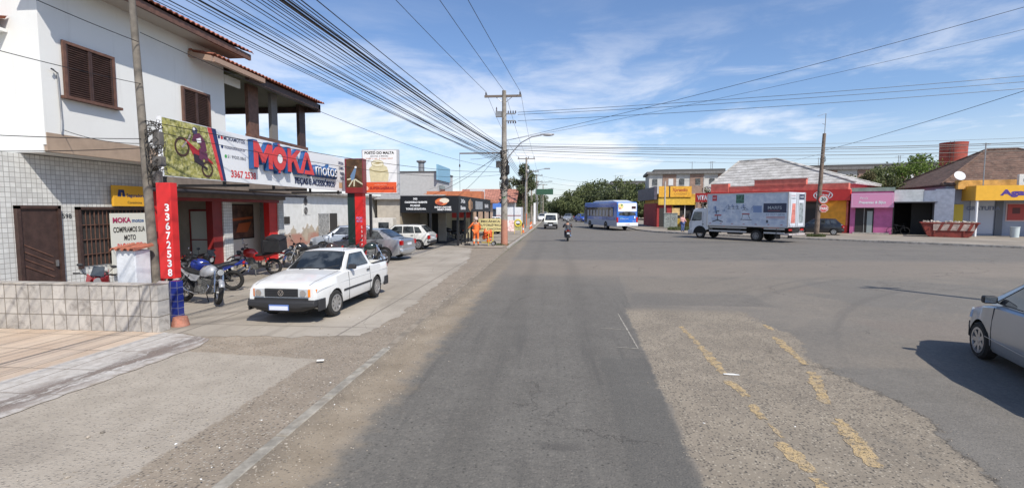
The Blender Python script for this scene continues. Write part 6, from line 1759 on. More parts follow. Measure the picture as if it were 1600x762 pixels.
WT = thing('water_tank', 'round brick-red water tower rising behind the pharmacy roof', 'water tower', (56.1, 75, 0))
b = MB(); b.lathe([(1.5, 0), (1.5, 8.0), (1.52, 9.4), (1.55, 11.4), (1.6, 11.75), (0, 11.8)], n=32); b.build('tank_shaft', mat('tank_red', (.32, .06, .04), .8, var=.18, scale=1.5, dirt=.25), WT, smooth=35)
b = MB(); b.tube([(-1.2, -1.0, 1), (-1.25, -1.05, 11.8)], .04, 5); b.tube([(-.9, -1.3, 1), (-.95, -1.35, 11.8)], .04, 5)
b.build('ladder_rail', mat('rail_dark', (.12, .05, .04)), WT)

# ------------------------------------------------------------------ left side beyond the shop
NB = thing('neighbour_building', 'long white stucco building with peeling paint behind the parked cars', 'building', (-17, 29, 0))
m, nt, p = newmat('peeling_white_stucco'); P, x, y, z = wpos(nt)
n1 = noise(nt, P, .6, 6, .68); pe = ((n1 - .5) * 3.0 + 1.15 - z + (y * -.02 + .9)).st(.3, .45)
c = mix(nt, noise(nt, P, 2, 5).st(.3, .7), (.60, .60, .57), (.70, .70, .68)); c = mix(nt, pe, c, mix(nt, noise(nt, P, 1.2, 6, .7).st(.4, .6), (.30, .25, .20), (.42, .36, .28)))
c = mix(nt, (z).st(.9, .7) * noise(nt, P, .5, 3).st(.45, .6) * .8, c, (.38, .16, .12))
nt.links.new(c, p.inputs['Base Color']); p.inputs['Roughness'].default_value = .9; bump(nt, p, pe, .5, .02)
bx('wall', m, NB, -26, -17, 28.5, 49, 0, 3.45, world=True)
bx('roof_edge', mat('weathered_eave', (.30, .28, .25), .9, var=.3, dirt=.4), NB, -26, -16.6, 28.5, 49.3, 3.45, 3.62, world=True)
gt = bx('metal_gate', mat('gate_grey', (.28, .28, .27), .7, var=.4, scale=8), NB, -16.99, -16.94, 33.6, 35.2, 0, 2.1, world=True)
bx('dark_door', DARK, NB, -16.99, -16.95, 35.4, 36.6, 0, 2.1, world=True)
bx('vent', DARK, NB, -16.99, -16.95, 29.2, 29.8, 1.5, 1.95, world=True)
bx('window', DARK, NB, -16.99, -16.95, 39, 40, 1, 2, world=True)
ac = ac_unit('twin-fan white air conditioner mounted on the peeling white wall', (-16.98, 32.0, 2.0), R(90), 2, 1.05, 1.25)
KB = thing('service_booth', 'white masonry booth with dark glass panel near the snack bar', 'kiosk', (-12.3, 34.2, .03))
b = MB(); b.box(-.75, .75, -.4, .4, 0, 1.75); b.build('booth_body', mat('booth_white', (.62, .6, .56), .8, var=.1, dirt=.2), KB, bevel=.02)
o = bx('booth_screen', CGLASS, KB, -.3, .45, -.43, -.4, .95, 1.45); bx('screen_frame', GREYM, o, -.36, .51, -.425, -.41, .88, .95); bx('pink_base', mat('faded_pink_base', (.45, .2, .15), .9), KB, -.78, .78, -.44, -.41, 0, .55)

SB = thing('snack_bar', 'black canopied snack bar with white and orange lettering beside the white hatchback', 'building', (-6.7, 31.5, .03))
BK = mat('sign_black', (.012, .013, .016), .4)
bx('front_fascia', BK, SB, -10.6, -6.7, 31.4, 31.55, 2.18, 3.30, world=True)
bx('side_fascia', BK, SB, -6.85, -6.7, 31.56, 47, 2.2, 3.30, world=True)
bx('canopy_roof', mat('canopy_black', (.02, .02, .02), .7), SB, -10.6, -6.86, 31.56, 47, 3.1, 3.2, world=True)
bx('back_wall', BEIGE, SB, -11.5, -8.6, 36.0, 36.15, 0, 3.1, world=True); bx('inner_side', mat('inner_tan', (.3, .25, .18), .8), SB, -10.7, -10.6, 31.56, 36, 0, 3.1, world=True)
bx('dark_door', DARK, SB, -10.0, -9.2, 35.94, 35.99, 0, 2.1, world=True)
bx('upper_wall', mat('orange_terracotta', (.50, .17, .08), .85, var=.15), SB, -13, -7.6, 47, 49, 2.5, 4.15, world=True)
for (xx_, yy_) in ((-6.78, 31.48), (-6.78, 34.0), (-6.78, 36.6), (-6.78, 39.5), (-6.78, 43), (-6.78, 46.8), (-8.6, 31.48)):
    bx('post', BK, SB, xx_ - .07, xx_ + .07, yy_ - .07, yy_ + .07, 0, 2.2, world=True)
for (xx_, yy_) in ((-6.78, 32.6), (-6.78, 35.3)): bx('short_post', BK, SB, xx_ - .04, xx_ + .04, yy_ - .04, yy_ + .04, 0, .75, world=True)
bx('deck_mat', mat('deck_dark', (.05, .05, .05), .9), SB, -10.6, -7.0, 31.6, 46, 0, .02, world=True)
bx('red_menu', mat('menu_red', (.6, .06, .05), .5), SB, -9.0, -7.4, 39.98, 40.0, 1.7, 2.2, world=True)
bx('counter_wall', mat('counter_cream', (.52, .45, .30), .8), SB, -9.5, -7.2, 40.02, 40.1, 0, 2.2, world=True); bx('counter_opening', DARK, SB, -9.0, -7.8, 39.96, 39.99, .3, 1.5, world=True)
q = Panel((-10.6, 31.4, 2.18), (1, 0, 0), (0, 0, 1), SB, True)
q.text('XIS', 1.0, .86, .11, WHITEV, w=.3, bold=.05, align='CENTER'); q.text('CACHORRO QUENTE', 1.05, .64, .11, WHITEV, w=1.5, bold=.05, align='CENTER')
q.text('PICADOS', 1.0, .42, .11, WHITEV, w=.65, bold=.05, align='CENTER'); q.text('TORRE DE BATATA', 1.05, .20, .11, WHITEV, w=1.35, bold=.05, align='CENTER')
q.disc(2.75, .72, .42, mat('logo_orange', (.70, .18, .06)), sy=.55); q.disc(2.95, .80, .32, mat('logo_cream', (.7, .62, .5)), sy=.5, lift=.008); q.disc(2.65, .62, .22, mat('logo_brown', (.35, .07, .04)), sy=.5, lift=.012)
q.text('ROMA LANCHES', 2.85, .32, .10, WHITEV, w=1.1, bold=.05, align='CENTER', lift=.014); q.text('3367-9002', 2.95, .16, .11, WHITEV, w=.95, bold=.05, align='CENTER')
q = Panel((-6.7, 31.56, 2.2), (0, 1, 0), (0, 0, 1), SB, True)
q.text('Xis', .5, .65, .24, WHITEV, w=1.6, bold=.04); q.text('Batata', .5, .2, .24, WHITEV, w=1.8, bold=.04)
q.multi([[(4.2, 1.0), (3.3, .75), (3.3, .3), (4.2, .05), (5.1, .3), (5.1, .75)]], mat('cone_tan', (.50, .28, .14)), lift=.01)
q.rect(6.5, .2, 10.3, .85, mat('menu_grey', (.30, .32, .33), .5, var=.3, scale=5)); q.text('BAR', 11.6, .35, .3, WHITEV, w=2.4, bold=.04)

SB.location.x += .4
# yellow banner, boards further along
YBN = thing('yellow_banner', 'yellow mechanic banner with dark lettering stretched beside the concrete pole', 'banner', (-5.3, 40, .03))
b = MB(); b.box(-1.15, 1.05, -.02, .02, .55, 1.6); b.build('banner_sheet', mat('banner_yellow', (.66, .56, .26), .7), YBN)
b = MB(); b.tube([(-1.15, 0, 0), (-1.15, 0, 1.65)], .025, 6); b.tube([(1.05, 0, 0), (1.05, 0, 1.65)], .025, 6); b.build('banner_pole', BLACK, YBN)
q = Panel((-1.15, -.02, .55), (1, 0, 0), (0, 0, 1), YBN); TD = mat('text_dark', (.05, .04, .03))
q.text('MECÂNICA', 1.1, .74, .17, TD, w=1.6, bold=.03, align='CENTER'); q.text('AUTOELÉTRICA', 1.1, .44, .16, TD, w=1.95, bold=.03, align='CENTER'); q.text('GERAL E NACIONAL', 1.1, .12, .17, TD, w=1.9, bold=.02, align='CENTER')
# white box trailer and blue shed
TB = thing('box_trailer', 'white box body van parked beyond the concrete pole', 'van', (-5.9, 62, .03))
b = MB(); b.box(-1.7, 1.5, 0, 3.5, .5, 2.6); b.build('box_body', mat('trailer_white', (.66, .67, .68), .6, var=.06), TB, bevel=.05); bx('dark_band', mat('band_red', (.3, .1, .1)), TB, -1.71, 1.51, -.02, -.005, 1.5, 1.6)
for s in (-1, 1): wheel(TB, 1.3 * s, .8, s, .4, .2, .24, None, 14)
b = MB(); b.box(-1.5, 1.3, .2, 3.2, .3, .5); b.build('chassis', UNDER, TB)
BLS = thing('blue_shed', 'small blue awning shed behind the parked white cars', 'building', (-9.5, 66, 0)); bx('shed_wall', mat('shed_wall', (.35, .4, .45), .8), BLS, -3, 2.5, 0, 4, 0, 2.6); b = MB(); b.prism([(-3.2, -.8, 2.4), (2.7, -.8, 2.4), (2.7, .5, 3.2), (-3.2, .5, 3.2)], (0, 0, .08)); b.build('awning', mat('awning_blue', (.06, .14, .38), .6), BLS)
OR = thing('distant_house', 'low terracotta roofed house behind the snack bar', 'house', (-12.5, 52, 0)); bx('wall', mat('ochre_plain', (.42, .3, .22), .9), OR, -5, 5, 0, 6, 0, 3.2); hip_roof(OR, 'roof', mat('dull_clay_roof', (.34, .15, .09), .9, var=.3, scale=2), -5.4, 5.6, -.5, 6.5, 3.2, 4.1, -2, 2, 3)
OR2 = thing('distant_house', 'brick-roofed house left of the concrete pole beyond the canopy', 'house', (-9.3, 72, 0)); bx('wall', mat('plain_white', (.55, .53, .5), .9), OR2, -5, 3.2, 0, 8, 0, 3.4); b = MB(); b.prism([(-5.4, -.6, 3.3), (3.6, -.6, 3.3), (3.6, 4.5, 5.4), (-5.4, 4.5, 5.4)], (0, 0, .12)); b.build('roof', tilemat('brick_roof', (.40, .17, .12), (.16, .08, .06), .4, .3, 'xy', .02, .9, var=.25), OR2)
GB = thing('grey_warehouse', 'plain grey warehouse with roof vent and pale blue sign panel', 'building', (-17, 60, 0))
bx('wall', mat('warehouse_grey', (.42, .42, .41), .85, var=.06), GB, -5, 2.3, 0, 9, 0, 7.0); bx('roof_edge', mat('roof_edge_dark', (.09, .085, .08), .9), GB, -5.1, 2.4, -.1, 9, 7.0, 7.12)
bx('window', CGLASS, GB, 2.305, 2.34, 1, 4, 3.9, 5.4)
bx('sign_panel', mat('pale_blue_panel', (.22, .42, .55), .5), GB, 2.32, 2.5, -.6, 6.5, 6.0, 7.9)
b = MB(); b.lathe([(.38, 7.1), (.38, 8.2), (.62, 8.35), (.62, 8.5), (0, 8.6)], c=(.0, 1, 0), n=14); b.build('roof_vent', GREYM, GB)
FH = thing('hardware_sign', 'small white square roof sign behind the snack bar canopy', 'sign', (-8.4, 52, 0)); bx('sign_box', mat('sign_offwhite', (.6, .6, .6), .5), FH, -.8, .8, 0, .15, 3.2, 4.5); bx('sign_post', BLACK, FH, -.05, .05, .02, .12, 0, 3.2)
q = Panel((-.8, 0, 3.2), (1, 0, 0), (0, 0, 1), FH); q.text('H', .8, .3, .7, BLACK, w=.55, bold=.02, align='CENTER', lift=.01)
FL = thing('roof_lean_to', 'corrugated lean-to roof along the back of the snack bar', 'shed', (-12, 44, 0)); bx('shed_wall', BEIGE, FL, -4.5, 1.0, 0, 3, 0, 3.3); b = MB(); b.prism([(-4.8, -.4, 3.3), (1.3, -.4, 3.3), (1.3, 3.4, 3.8), (-4.8, 3.4, 3.8)], (0, 0, .08)); b.build('sheet_roof', mat('fibre_sheet', (.30, .29, .27), .9, var=.25, scale=4), FL)
# A-frame, round yellow marker, bollards
AF = thing('a_frame_board', 'red and white striped folding pavement board', 'sign board', (-4.7, 52, .05)); b = MB(); b.prism([(-.4, -.3, 0), (.4, -.3, 0), (.3, -.02, 1.15), (-.3, -.02, 1.15)], (0, .03, 0)); b.prism([(-.4, .3, 0), (.4, .3, 0), (.3, .02, 1.15), (-.3, .02, 1.15)], (0, .03, 0)); b.build('board', mat('board_pinkwhite', (.65, .45, .42), .6, var=.5, scale=5), AF)
RM = thing('roadside_marker', 'yellow tyre-shaped sign on a short white frame at the kerb', 'sign', (-3.55, 46, .05))
b = MB(); b.tube([(.3 * math.cos(2 * math.pi * k / 20), 0, 1.05 + .3 * math.sin(2 * math.pi * k / 20)) for k in range(20)], .09, 8, closed=True); b.build('tyre_ring', mat('tyre_yellow', (.62, .5, .06), .6), RM, smooth=50)
b = MB(); b.box(-.3, .3, -.03, .03, .35, .72); b.build('plate', mat('plate_olive', (.35, .34, .16), .7, var=.4, scale=8), RM); b = MB(); b.tube([(-.32, 0, 0), (-.32, 0, 1.0)], .03, 6); b.tube([(.32, 0, 0), (.32, 0, .9)], .045, 6); b.build('legs', mat('leg_yellow', (.6, .45, .15), .6), RM)
for i, (y_, x_) in enumerate(((49, -3.25), (58, -3.0), (61, -3.0))):
    o = thing('traffic_bollard', ('orange bollard nearest the yellow roadside marker', 'orange bollard second along the left kerb', 'orange bollard farthest along the left kerb')[i], 'bollard', (x_, y_, .05), group='orange bollards on the left kerb')
    b = MB(); b.lathe([(.16, 0), (.16, .05), (.08, .06), (.05, .8), (0, .82)], n=14); b.build('cone_body', mat('cone_orange', (.75, .17, .03), .6), o, smooth=40); b = MB(); b.lathe([(.078, .3), (.072, .45)], n=14); b.build('reflective_band', WHITEV, o)

# ------------------------------------------------------------------ trees
def leafmat(name, a, b_):
    m, nt, p = newmat(name); _mc[name] = m
    v = coords(nt); f = noise(nt, v, .9, 4, .6).st(.3, .7)
    n2 = nt.nodes.new('ShaderNodeObjectInfo')
    c = mix(nt, f, a, b_); c = mix(nt, noise(nt, v, 6, 3).st(.4, .7) * .5, c, tuple(min(1, q * 1.5) for q in b_))
    nt.links.new(c, p.inputs['Base Color']); p.inputs['Roughness'].default_value = .7
    p.inputs['Specular IOR Level'].default_value = .25
    tr = nt.nodes.new('ShaderNodeBsdfTranslucent'); nt.links.new(c, tr.inputs[0]); ms = nt.nodes.new('ShaderNodeMixShader'); ms.inputs[0].default_value = .25
    nt.links.new(p.outputs[0], ms.inputs[1]); nt.links.new(tr.outputs[0], ms.inputs[2]); nt.links.new(ms.outputs[0], nt.nodes['Material Output'].inputs[0])
    return m
LG = leafmat('leaf_green', (.065, .085, .035), (.15, .17, .07)); LD = leafmat('leaf_dark', (.045, .062, .03), (.11, .13, .06)); LB = leafmat('leaf_brown', (.07, .065, .03), (.15, .13, .06)); LL = leafmat('leaf_light', (.07, .12, .02), (.16, .22, .05))
BARK = mat('bark', (.12, .09, .065), .95, var=.3, scale=4, bmp=.5)
def tree(name, label, loc, h, w, seed, leaf=.5, n=3600, m=LG, base=.3, group=None, cat='tree', clumps=26):
    rg = random.Random(seed); t = thing(name, label, cat, loc, 0, group)
    zc = h * (base + 1) / 2; rz_ = h * (1 - base) / 2
    b = MB(); b.tube([(0, 0, -.1), (rg.uniform(-.1, .1) * w * .1, 0, h * .25), (rg.uniform(-.15, .15) * w * .3, rg.uniform(-.1, .1), h * .6)], [h * .03 + .05, h * .022 + .03, h * .01 + .02], 8)
    cl = []
    for i in range(clumps):
        while True:
            d = Vector((rg.uniform(-1, 1), rg.uniform(-1, 1), rg.uniform(-1, 1)))
            if d.length < 1: break
        d = d.normalized() * (d.length ** .45)
        c = Vector((d.x * w / 2 * .82, d.y * w / 2 * .82, zc + d.z * rz_ * .85)); cl.append((c, w * rg.uniform(.11, .2)))
        if i % 3 == 0: b.tube([(0, 0, h * .28), (c.x * .4, c.y * .4, h * .28 + (c.z - h * .28) * .5), tuple(c)], [h * .012 + .02, h * .008 + .01, .02], 5)
    b.build('trunk', BARK, t)
    b = MB(); bm = b.bm
    for i in range(n):
        c, r = cl[rg.randrange(len(cl))]
        d = Vector((rg.gauss(0, 1), rg.gauss(0, 1), rg.gauss(0, .8))).normalized() * r * rg.uniform(.45, 1.12)
        p = c + d; s = leaf * rg.uniform(.4, 1.0)
        u = Vector((rg.gauss(0, 1), rg.gauss(0, 1), rg.gauss(0, .6))).normalized(); v_ = u.orthogonal().normalized() * s * .5; u = u.cross(v_).normalized() * s * .35
        bm.faces.new([bm.verts.new(q) for q in (p - v_, p + u, p + v_, p - u)])
    me = bpy.data.meshes.new('crown'); bm.to_mesh(me); bm.free(); o = bpy.data.objects.new('crown', me); COL.objects.link(o); me.materials.append(m); o.parent = t
    return t
specs = [(1.2, 128, 5.4, 7), (3.9, 124, 7.4, 8), (7.2, 120, 9.0, 9), (10.8, 118, 9.8, 9), (14.6, 117, 9.6, 9), (18.2, 113, 8.8, 8), (9, 132, 9.3, 9), (21.5, 108, 7.6, 7), (5.6, 112, 5.4, 6.5), (12.8, 108, 6.8, 8), (16.8, 104, 6.6, 7)]
words = ('lowest tree at the left end of the roadside wood', 'second tree from the left of the roadside wood', 'tall rounded tree above the bus front', 'tallest tree of the wood behind the bus', 'broad tree right of the tallest one in the wood', 'tree where the wood meets the apartment block', 'tree at the back of the wood, peeking over', 'last tree of the wood, beside the yellow bar', 'short tree in the front row left of the bus', 'short tree in the front row directly behind the bus', 'short tree in the front row near the bar roof')
for i, (x, y, h, w) in enumerate(specs): tree('leafy_tree', words[i], (x, y, 0), h, w, 20 + i, .62, 3000, LG if i % 3 else LD, .08, 'trees of the roadside wood')
tree('street_tree', 'dark tree behind the concrete pole with foliage to its right', (-5.1, 76, 0), 9.6, 4.6, 51, .32, 5200, LD, .22)
tree('street_tree', 'brownish tree behind the concrete pole at crown height', (-6.2, 80, 0), 8.2, 4.6, 52, .34, 3500, LB, .2)
tree('garden_tree', 'bright green tree swelling above the garage beside the water tower', (42.0, 61, 0), 8.6, 7.0, 53, .34, 7000, LL, .25)
tree('garden_tree', 'green tree left of the brightest one above the garage', (38.6, 62, 0), 7.4, 6.0, 54, .34, 5200, LG, .25)
tree('garden_shrub', 'brown-leaved shrub tree above the red store end', (34.4, 58.5, 0), 7.0, 5.0, 55, .28, 5000, LB, .3, cat='shrub')
tree('garden_shrub', 'greenish shrub between brown shrub and bright tree above the pink shop', (36.2, 56.5, 0), 6.0, 4.2, 56, .28, 4200, LG, .3, cat='shrub')
tree('garden_shrub', 'grey-green bush beside the yellow corner bar roof', (19.3, 62.5, 0), 5.6, 3.0, 57, .25, 2600, LB, .3, cat='shrub')
far = ((-8.5, 190, 9, 9), (-12, 170, 8.5, 8), (-15, 150, 8, 8), (-7.5, 230, 10, 10), (-9.8, 140, 6.6, 6), (-3.5, 330, 7.5, 12), (4, 330, 8, 14), (2.8, 160, 5.6, 8), (7, 300, 9, 12), (-11, 118, 6.2, 6), (-9.3, 105, 5.4, 5))
fw = ('first', 'second', 'third', 'fourth', 'fifth', 'sixth', 'seventh', 'eighth', 'ninth', 'tenth', 'eleventh')
for i, (x, y, h, w) in enumerate(far): tree('distant_tree', 'hazy tree far along the road, one of the low horizon line', (x, y, 0), h, w, 70 + i, .8, 1500, LD if i % 2 else LG, .05, 'distant trees along the vanishing road')
# far backdrop woods so the horizon is closed
rg = random.Random(77); b = MB(); bm = b.bm
for i in range(9000):
    a = rg.random(); x = -190 + 420 * a; y = 300 + rg.uniform(0, 60) - abs(x) * .25
    if -3 < x < 9.5 and y < 420: x += 14 if x > 3 else -8
    z = rg.random() ** .7 * (6.5 + 2.2 * math.sin(x * .05) + 1.2 * math.sin(x * .31)); s = rg.uniform(.8, 2.0)
    u = Vector((rg.gauss(0, 1), rg.gauss(0, 1), rg.gauss(0, .6))).normalized(); v_ = u.orthogonal().normalized() * s * .6; u = u.cross(v_).normalized() * s * .45; p = Vector((x, y, z))
    bm.faces.new([bm.verts.new(q_) for q_ in (p - v_, p + u, p + v_, p - u)])
tag(b.build('far_woodland', LD), kind='stuff')
# weeds on the corner
b = MB(); bm = b.bm
def weeds(cx, cy, rx, ry, n, h, z):
    for i in range(n):
        a = rg.uniform(0, 6.28); r = rg.random() ** .5; x = cx + rx * r * math.cos(a); y = cy + ry * r * math.sin(a); hh_ = h * rg.uniform(.4, 1); w = .03; q_ = Vector((rg.uniform(-1, 1), rg.uniform(-1, 1), 0)).normalized() * w; t = Vector((rg.uniform(-.1, .1), rg.uniform(-.1, .1), hh_))
        p = Vector((x, y, z)); bm.faces.new([bm.verts.new(k) for k in (p - q_, p + q_, p + t)])
weeds(14.4, 54.5, 2.2, 1.0, 2600, .45, .13); weeds(21.65, 42.6, .7, .5, 700, .3, .13); weeds(-3.6, 32.3, .5, .6, 160, .12, .05)
tag(b.build('weeds', LG), kind='stuff')
# ------------------------------------------------------------------ poles and cables
def insul(parent, x, y, z, r=.06, h=.22, name='insulator'):
    b = MB(); b.lathe([(r * .4, 0), (r, h * .2), (r * .5, h * .35), (r, h * .55), (r * .5, h * .7), (r * .7, h * .9), (0, h)], c=(x, y, z), n=10); return b.build(name, mat('insulator_brown', (.06, .035, .03), .3), parent, smooth=50)
m, nt, p = newmat('pole_concrete_banded'); P_, x, y, z = wpos(nt)
c = mix(nt, noise(nt, P_, 2.5, 6, .7).st(.3, .7), (.20, .175, .145), (.34, .31, .27)); c = mix(nt, noise(nt, P_, 7, 4, .7).st(.55, .7) * .6, c, (.07, .06, .05))
c = mix(nt, (z + noise(nt, P_, 5, 3) * .3).st(1.95, 1.8) * .75, c, (.46, .17, .10))
c = mix(nt, (z - 3.3).abs().st(.25, .1) * noise(nt, P_, 4, 3).st(.45, .6), c, (.06, .2, .07))
nt.links.new(c, p.inputs['Base Color']); p.inputs['Roughness'].default_value = .9; bump(nt, p, noise(nt, P_, 20, 4), .4, .01)
UPC = thing('utility_pole', 'tall concrete utility pole with faded red base and heavy cable clumps on the left pavement', 'utility pole', (-3.42, 32.45, .03))
pole_body('pole_shaft', UPC, 10.15, .24, .135, m)
bx('crossarm', mat('crossarm_wood', (.16, .13, .11), .9), UPC, -1.3, 1.15, -.09, .02, 9.72, 9.86)
for x_ in (-1.2, .03, 1.05): insul(UPC, x_, -.03, 9.86)
for s in (-1, 1): MB().tube([(s * .55, -.03, 9.75), (0, 0, 9.3)], .02, 5).build('brace', GREYM, UPC)
b = MB(); b.box(-.55, -.15, -.18, .1, 8.45, 8.8); b.box(.15, .75, -.12, -.02, 8.6, 8.66); b.box(.15, .75, -.12, -.02, 8.15, 8.21); b.build('switch_frame', GREYM, UPC)
for i in range(4):
    insul(UPC, .28 + i * .16, -.08, 8.66, .05, .18); insul(UPC, .28 + i * .16, -.08, 8.0, .05, .18)
insul(UPC, -.5, -.05, 8.8, .05, .3)
tangle(UPC, (0, -.02, 6.2), .20, .9, 14, CABLE, 4, 'cable_clump', .016); tangle(UPC, (-.02, 0, 4.9), .24, 2.4, 60, mat('cable_grey_brown', (.05, .045, .04), .8), 5, 'cable_clump', .02); tangle(UPC, (-.05, 0, 3.4), .24, 1.2, 16, CABLE, 6, 'cable_clump', .016)
b = MB(); b.obox((-.38, -.1, 5.35), (.3, .25, .42)); b.build('junction_box', mat('box_grey', (.12, .11, .10), .7, var=.3), UPC, bevel=.02)
b = MB(); b.obox((.25, -.1, 5.0), (.22, .25, .6)); b.obox((.2, -.15, 4.2), (.2, .22, .4)); b.build('splice_case', CABLE, UPC, bevel=.05)
b = MB(); b.box(-3.0, -.1, -.05, .05, 6.06, 6.14); b.build('side_arm', mat('crossarm_wood', (.16, .13, .11), .9), UPC); MB().tube([(-3.0, 0, 6.1), (-3.0, 0, 5.2), (-3.0, .02, 3.6)], .012, 4).build('drop_wire', CABLE, UPC); insul(UPC, -3.0, 0, 5.2, .06, .2)
b = MB(); b.tube([(.12, 0, 5.6), (.5, 0, 6.1), (1.1, 0, 6.75), (1.8, 0, 7.12), (2.5, 0, 7.25)], .035, 8); b.build('lamp_arm', GREYM, UPC, smooth=50)
b = MB(); b.sphere((2.9, 0, 7.25), .2, (1.9, .7, .45), 12); b.box(2.4, 3.3, -.09, .09, 7.24, 7.31); b.build('lamp_head', mat('lamp_grey', (.35, .35, .36), .4), UPC, smooth=40)
# row of poles along the left pavement
def street_pole(label, loc, h, arms, grp='utility poles receding along the left pavement'):
    t = thing('utility_pole', label, 'utility pole', loc, 0, grp); pole_body('pole_shaft', t, h, .2, .12, OLDCONC)
    for z in arms:
        bx('crossarm', mat('crossarm_wood', (.16, .13, .11), .9), t, -1.25, 1.25, -.05, .05, h + z, h + z + .12)
        for x_ in (-1.1, 0.3, 1.1): insul(t, x_, 0, h + z + .12, .07, .24)
    b = MB(); b.sphere((.2, 0, h - 2), .3, (.8, .8, 1.2), 8); b.build('transformer', GREYM, t, smooth=40)
    return t
street_pole('first pole beyond the near concrete one, crossarm above the trees', (-4.2, 70, .04), 9.7, (-.25,))
p2 = street_pole('second receding pole with two crossarms', (-4.15, 84, .04), 9.0, (-.3, -2.2))
p3 = street_pole('third receding pole with stacked crossarms', (-4.0, 103, .04), 9.6, (-.3, -1.6))
p4 = street_pole('farthest receding pole near the vanishing point', (-3.6, 140, .04), 9.4, (-.3,))
b = MB(); b.box(-.09, .09, -.11, .11, 0, 1.7); o = b.build('orange_sleeve', mat('sleeve_orange', (.62, .15, .05), .6), None)
o.location = (-4.2, 69.7, .05); o.name = 'pole_wrap'; tag(o, 'orange painted sleeve standing against the first receding pole', 'sleeve')
b = MB(); b.box(-.16, .16, -.1, .1, 0, 3.3); o = b.build('white_totem', WHITEV, None); o.location = (-3.25, 76, .05); tag(o, 'narrow white totem right of the first receding pole', 'sign')
# green road sign gantry and far street lights
gs = thing('road_sign', 'dark green direction sign reaching over the far left of the road', 'sign', (-3.6, 96, 0)); MB().tube([(0, 0, 0), (0, 0, 6.3)], .1, 8).build('post', GREYM, gs); bx('sign_plate', mat('sign_green', (.03, .09, .05), .5), gs, -.2, 3.1, -.1, -.02, 5.2, 6.3)
for i, (x, y) in enumerate(((-3.7, 60), (-3.6, 88), (-3.5, 118))):
    t = thing('street_lamp', ('nearest curved-arm street lamp past the concrete pole', 'middle curved-arm street lamp along the left pavement', 'farthest curved-arm street lamp along the left pavement')[i], 'street lamp', (x, y, 0), 0, 'curved street lamps on the left')
    b = MB(); b.tube([(0, 0, 0), (0, 0, 5.6), (.4, 0, 6.5), (1.2, 0, 7.1), (2.4, 0, 7.3)], [.08, .06, .05, .04, .03], 6); b.build('lamp_post', GREYM, t); bx('lamp_head', GREYM, t, 2.3, 3.0, -.1, .1, 7.25, 7.38)
# leaning wooden pole on the right with traffic signs
RP = thing('leaning_pole', 'leaning weathered wooden pole with traffic signs at the junction corner', 'utility pole', (21.65, 42.6, .1)); pole_body('pole_shaft', RP, 8.5, .20, .125, mat('old_wood_pole', (.17, .125, .095), .95, var=.35, scale=3, bmp=.5, bscale=15), (.034, 0))
MB().tube([(.3, 0, 8.4), (.34, 0, 10.1)], .03, 5).build('antenna_mast', GREYM, RP); b = MB(); b.tube([(-.3, 0, 9.9), (.36, 0, 10.1)], .02, 4); b.tube([(.1, 0, 9.3), (.36, 0, 9.2)], .02, 4); b.build('antenna_arm', GREYM, RP)
tangle(RP, (.28, 0, 6.2), .2, .9, 6, CABLE, 8, 'cable_clump', .014)
def tsign(label, loc, rz, shape):
    t = thing('traffic_sign', label, 'sign', loc, rz); n = 8 if shape == 'stop' else 28; r = .33; off = math.pi / 8 if shape == 'stop' else 0
    def pol(r_, y0): return [(r_ * math.cos(off + 2 * math.pi * k / n), y0, r_ * math.sin(off + 2 * math.pi * k / n)) for k in range(n)]
    MB().prism(pol(r, 0), (0, .02, 0)).build('sign_plate', WHITEV if shape == 'stop' else LENSR, t); MB().prism(pol(r * .92, -.006), (0, .004, 0)).build('sign_face', mat('sign_red', (.48, .09, .08), .6, var=.2) if shape == 'stop' else mat('sign_dull_white', (.45, .45, .43), .6), t)
    q = Panel((0, -.006, 0), (1, 0, 0), (0, 0, 1), t)
    if shape == 'stop': q.text('PARE', 0, -.1, .2, WHITEV, w=.5, align='CENTER', lift=.006, bold=.02)
    else: ring(q, 0, 0, .36, .06, mat('sign_ring_red', (.5, .04, .04), .5), .004); q.text('30', 0, -.12, .26, BLACK, w=.32, align='CENTER', lift=.006, bold=.03)
    return t
tsign('round white speed limit sign upper on the leaning pole', (21.95, 42.3, 3.2), R(-15), 'round'); tsign('faded red stop sign below the round one on the leaning pole', (22.0, 42.3, 2.47), R(-15), 'stop')
# --- cables
ncab = [0]
def cable(a, b_, sag, r, label, grp, n=22, via=None):
    a = Vector(a); b_ = Vector(b_); pts = []
    for i in range(n + 1):
        t = i / n; p = a.lerp(b_, t); p.z -= sag * 4 * t * (1 - t); pts.append(p - a)
    o = MB().tube(pts, r, 5).build('overhead_cable', CABLE, None, smooth=60); o.location = a
    return tag(o, label, 'cable', grp)
def through(P0, C, Y2):       # straight extension from the pole point P0 through C to the plane y=Y2
    P0 = Vector(P0); C = Vector(C); t = (Y2 - P0.y) / (C.y - P0.y); return P0 + (C - P0) * t
G1 = 'dark telephone cables running from above the camera to the concrete pole'
L1 = 'dark cable of the dense fan running from the upper left to the concrete pole'
rg = random.Random(12)
# a further pole beyond the right edge of the frame; its shadow falls across the junction
op = thing('utility_pole', 'pole beyond the right frame edge whose thin shadow crosses the junction', 'utility pole', (14.6, 10.2, 0)); pole_body('pole_shaft', op, 8.2, .17, .10, OLDCONC); bx('crossarm', mat('crossarm_wood', (.16, .13, .11), .9), op, -.6, .6, -.04, .04, 7.8, 7.9)
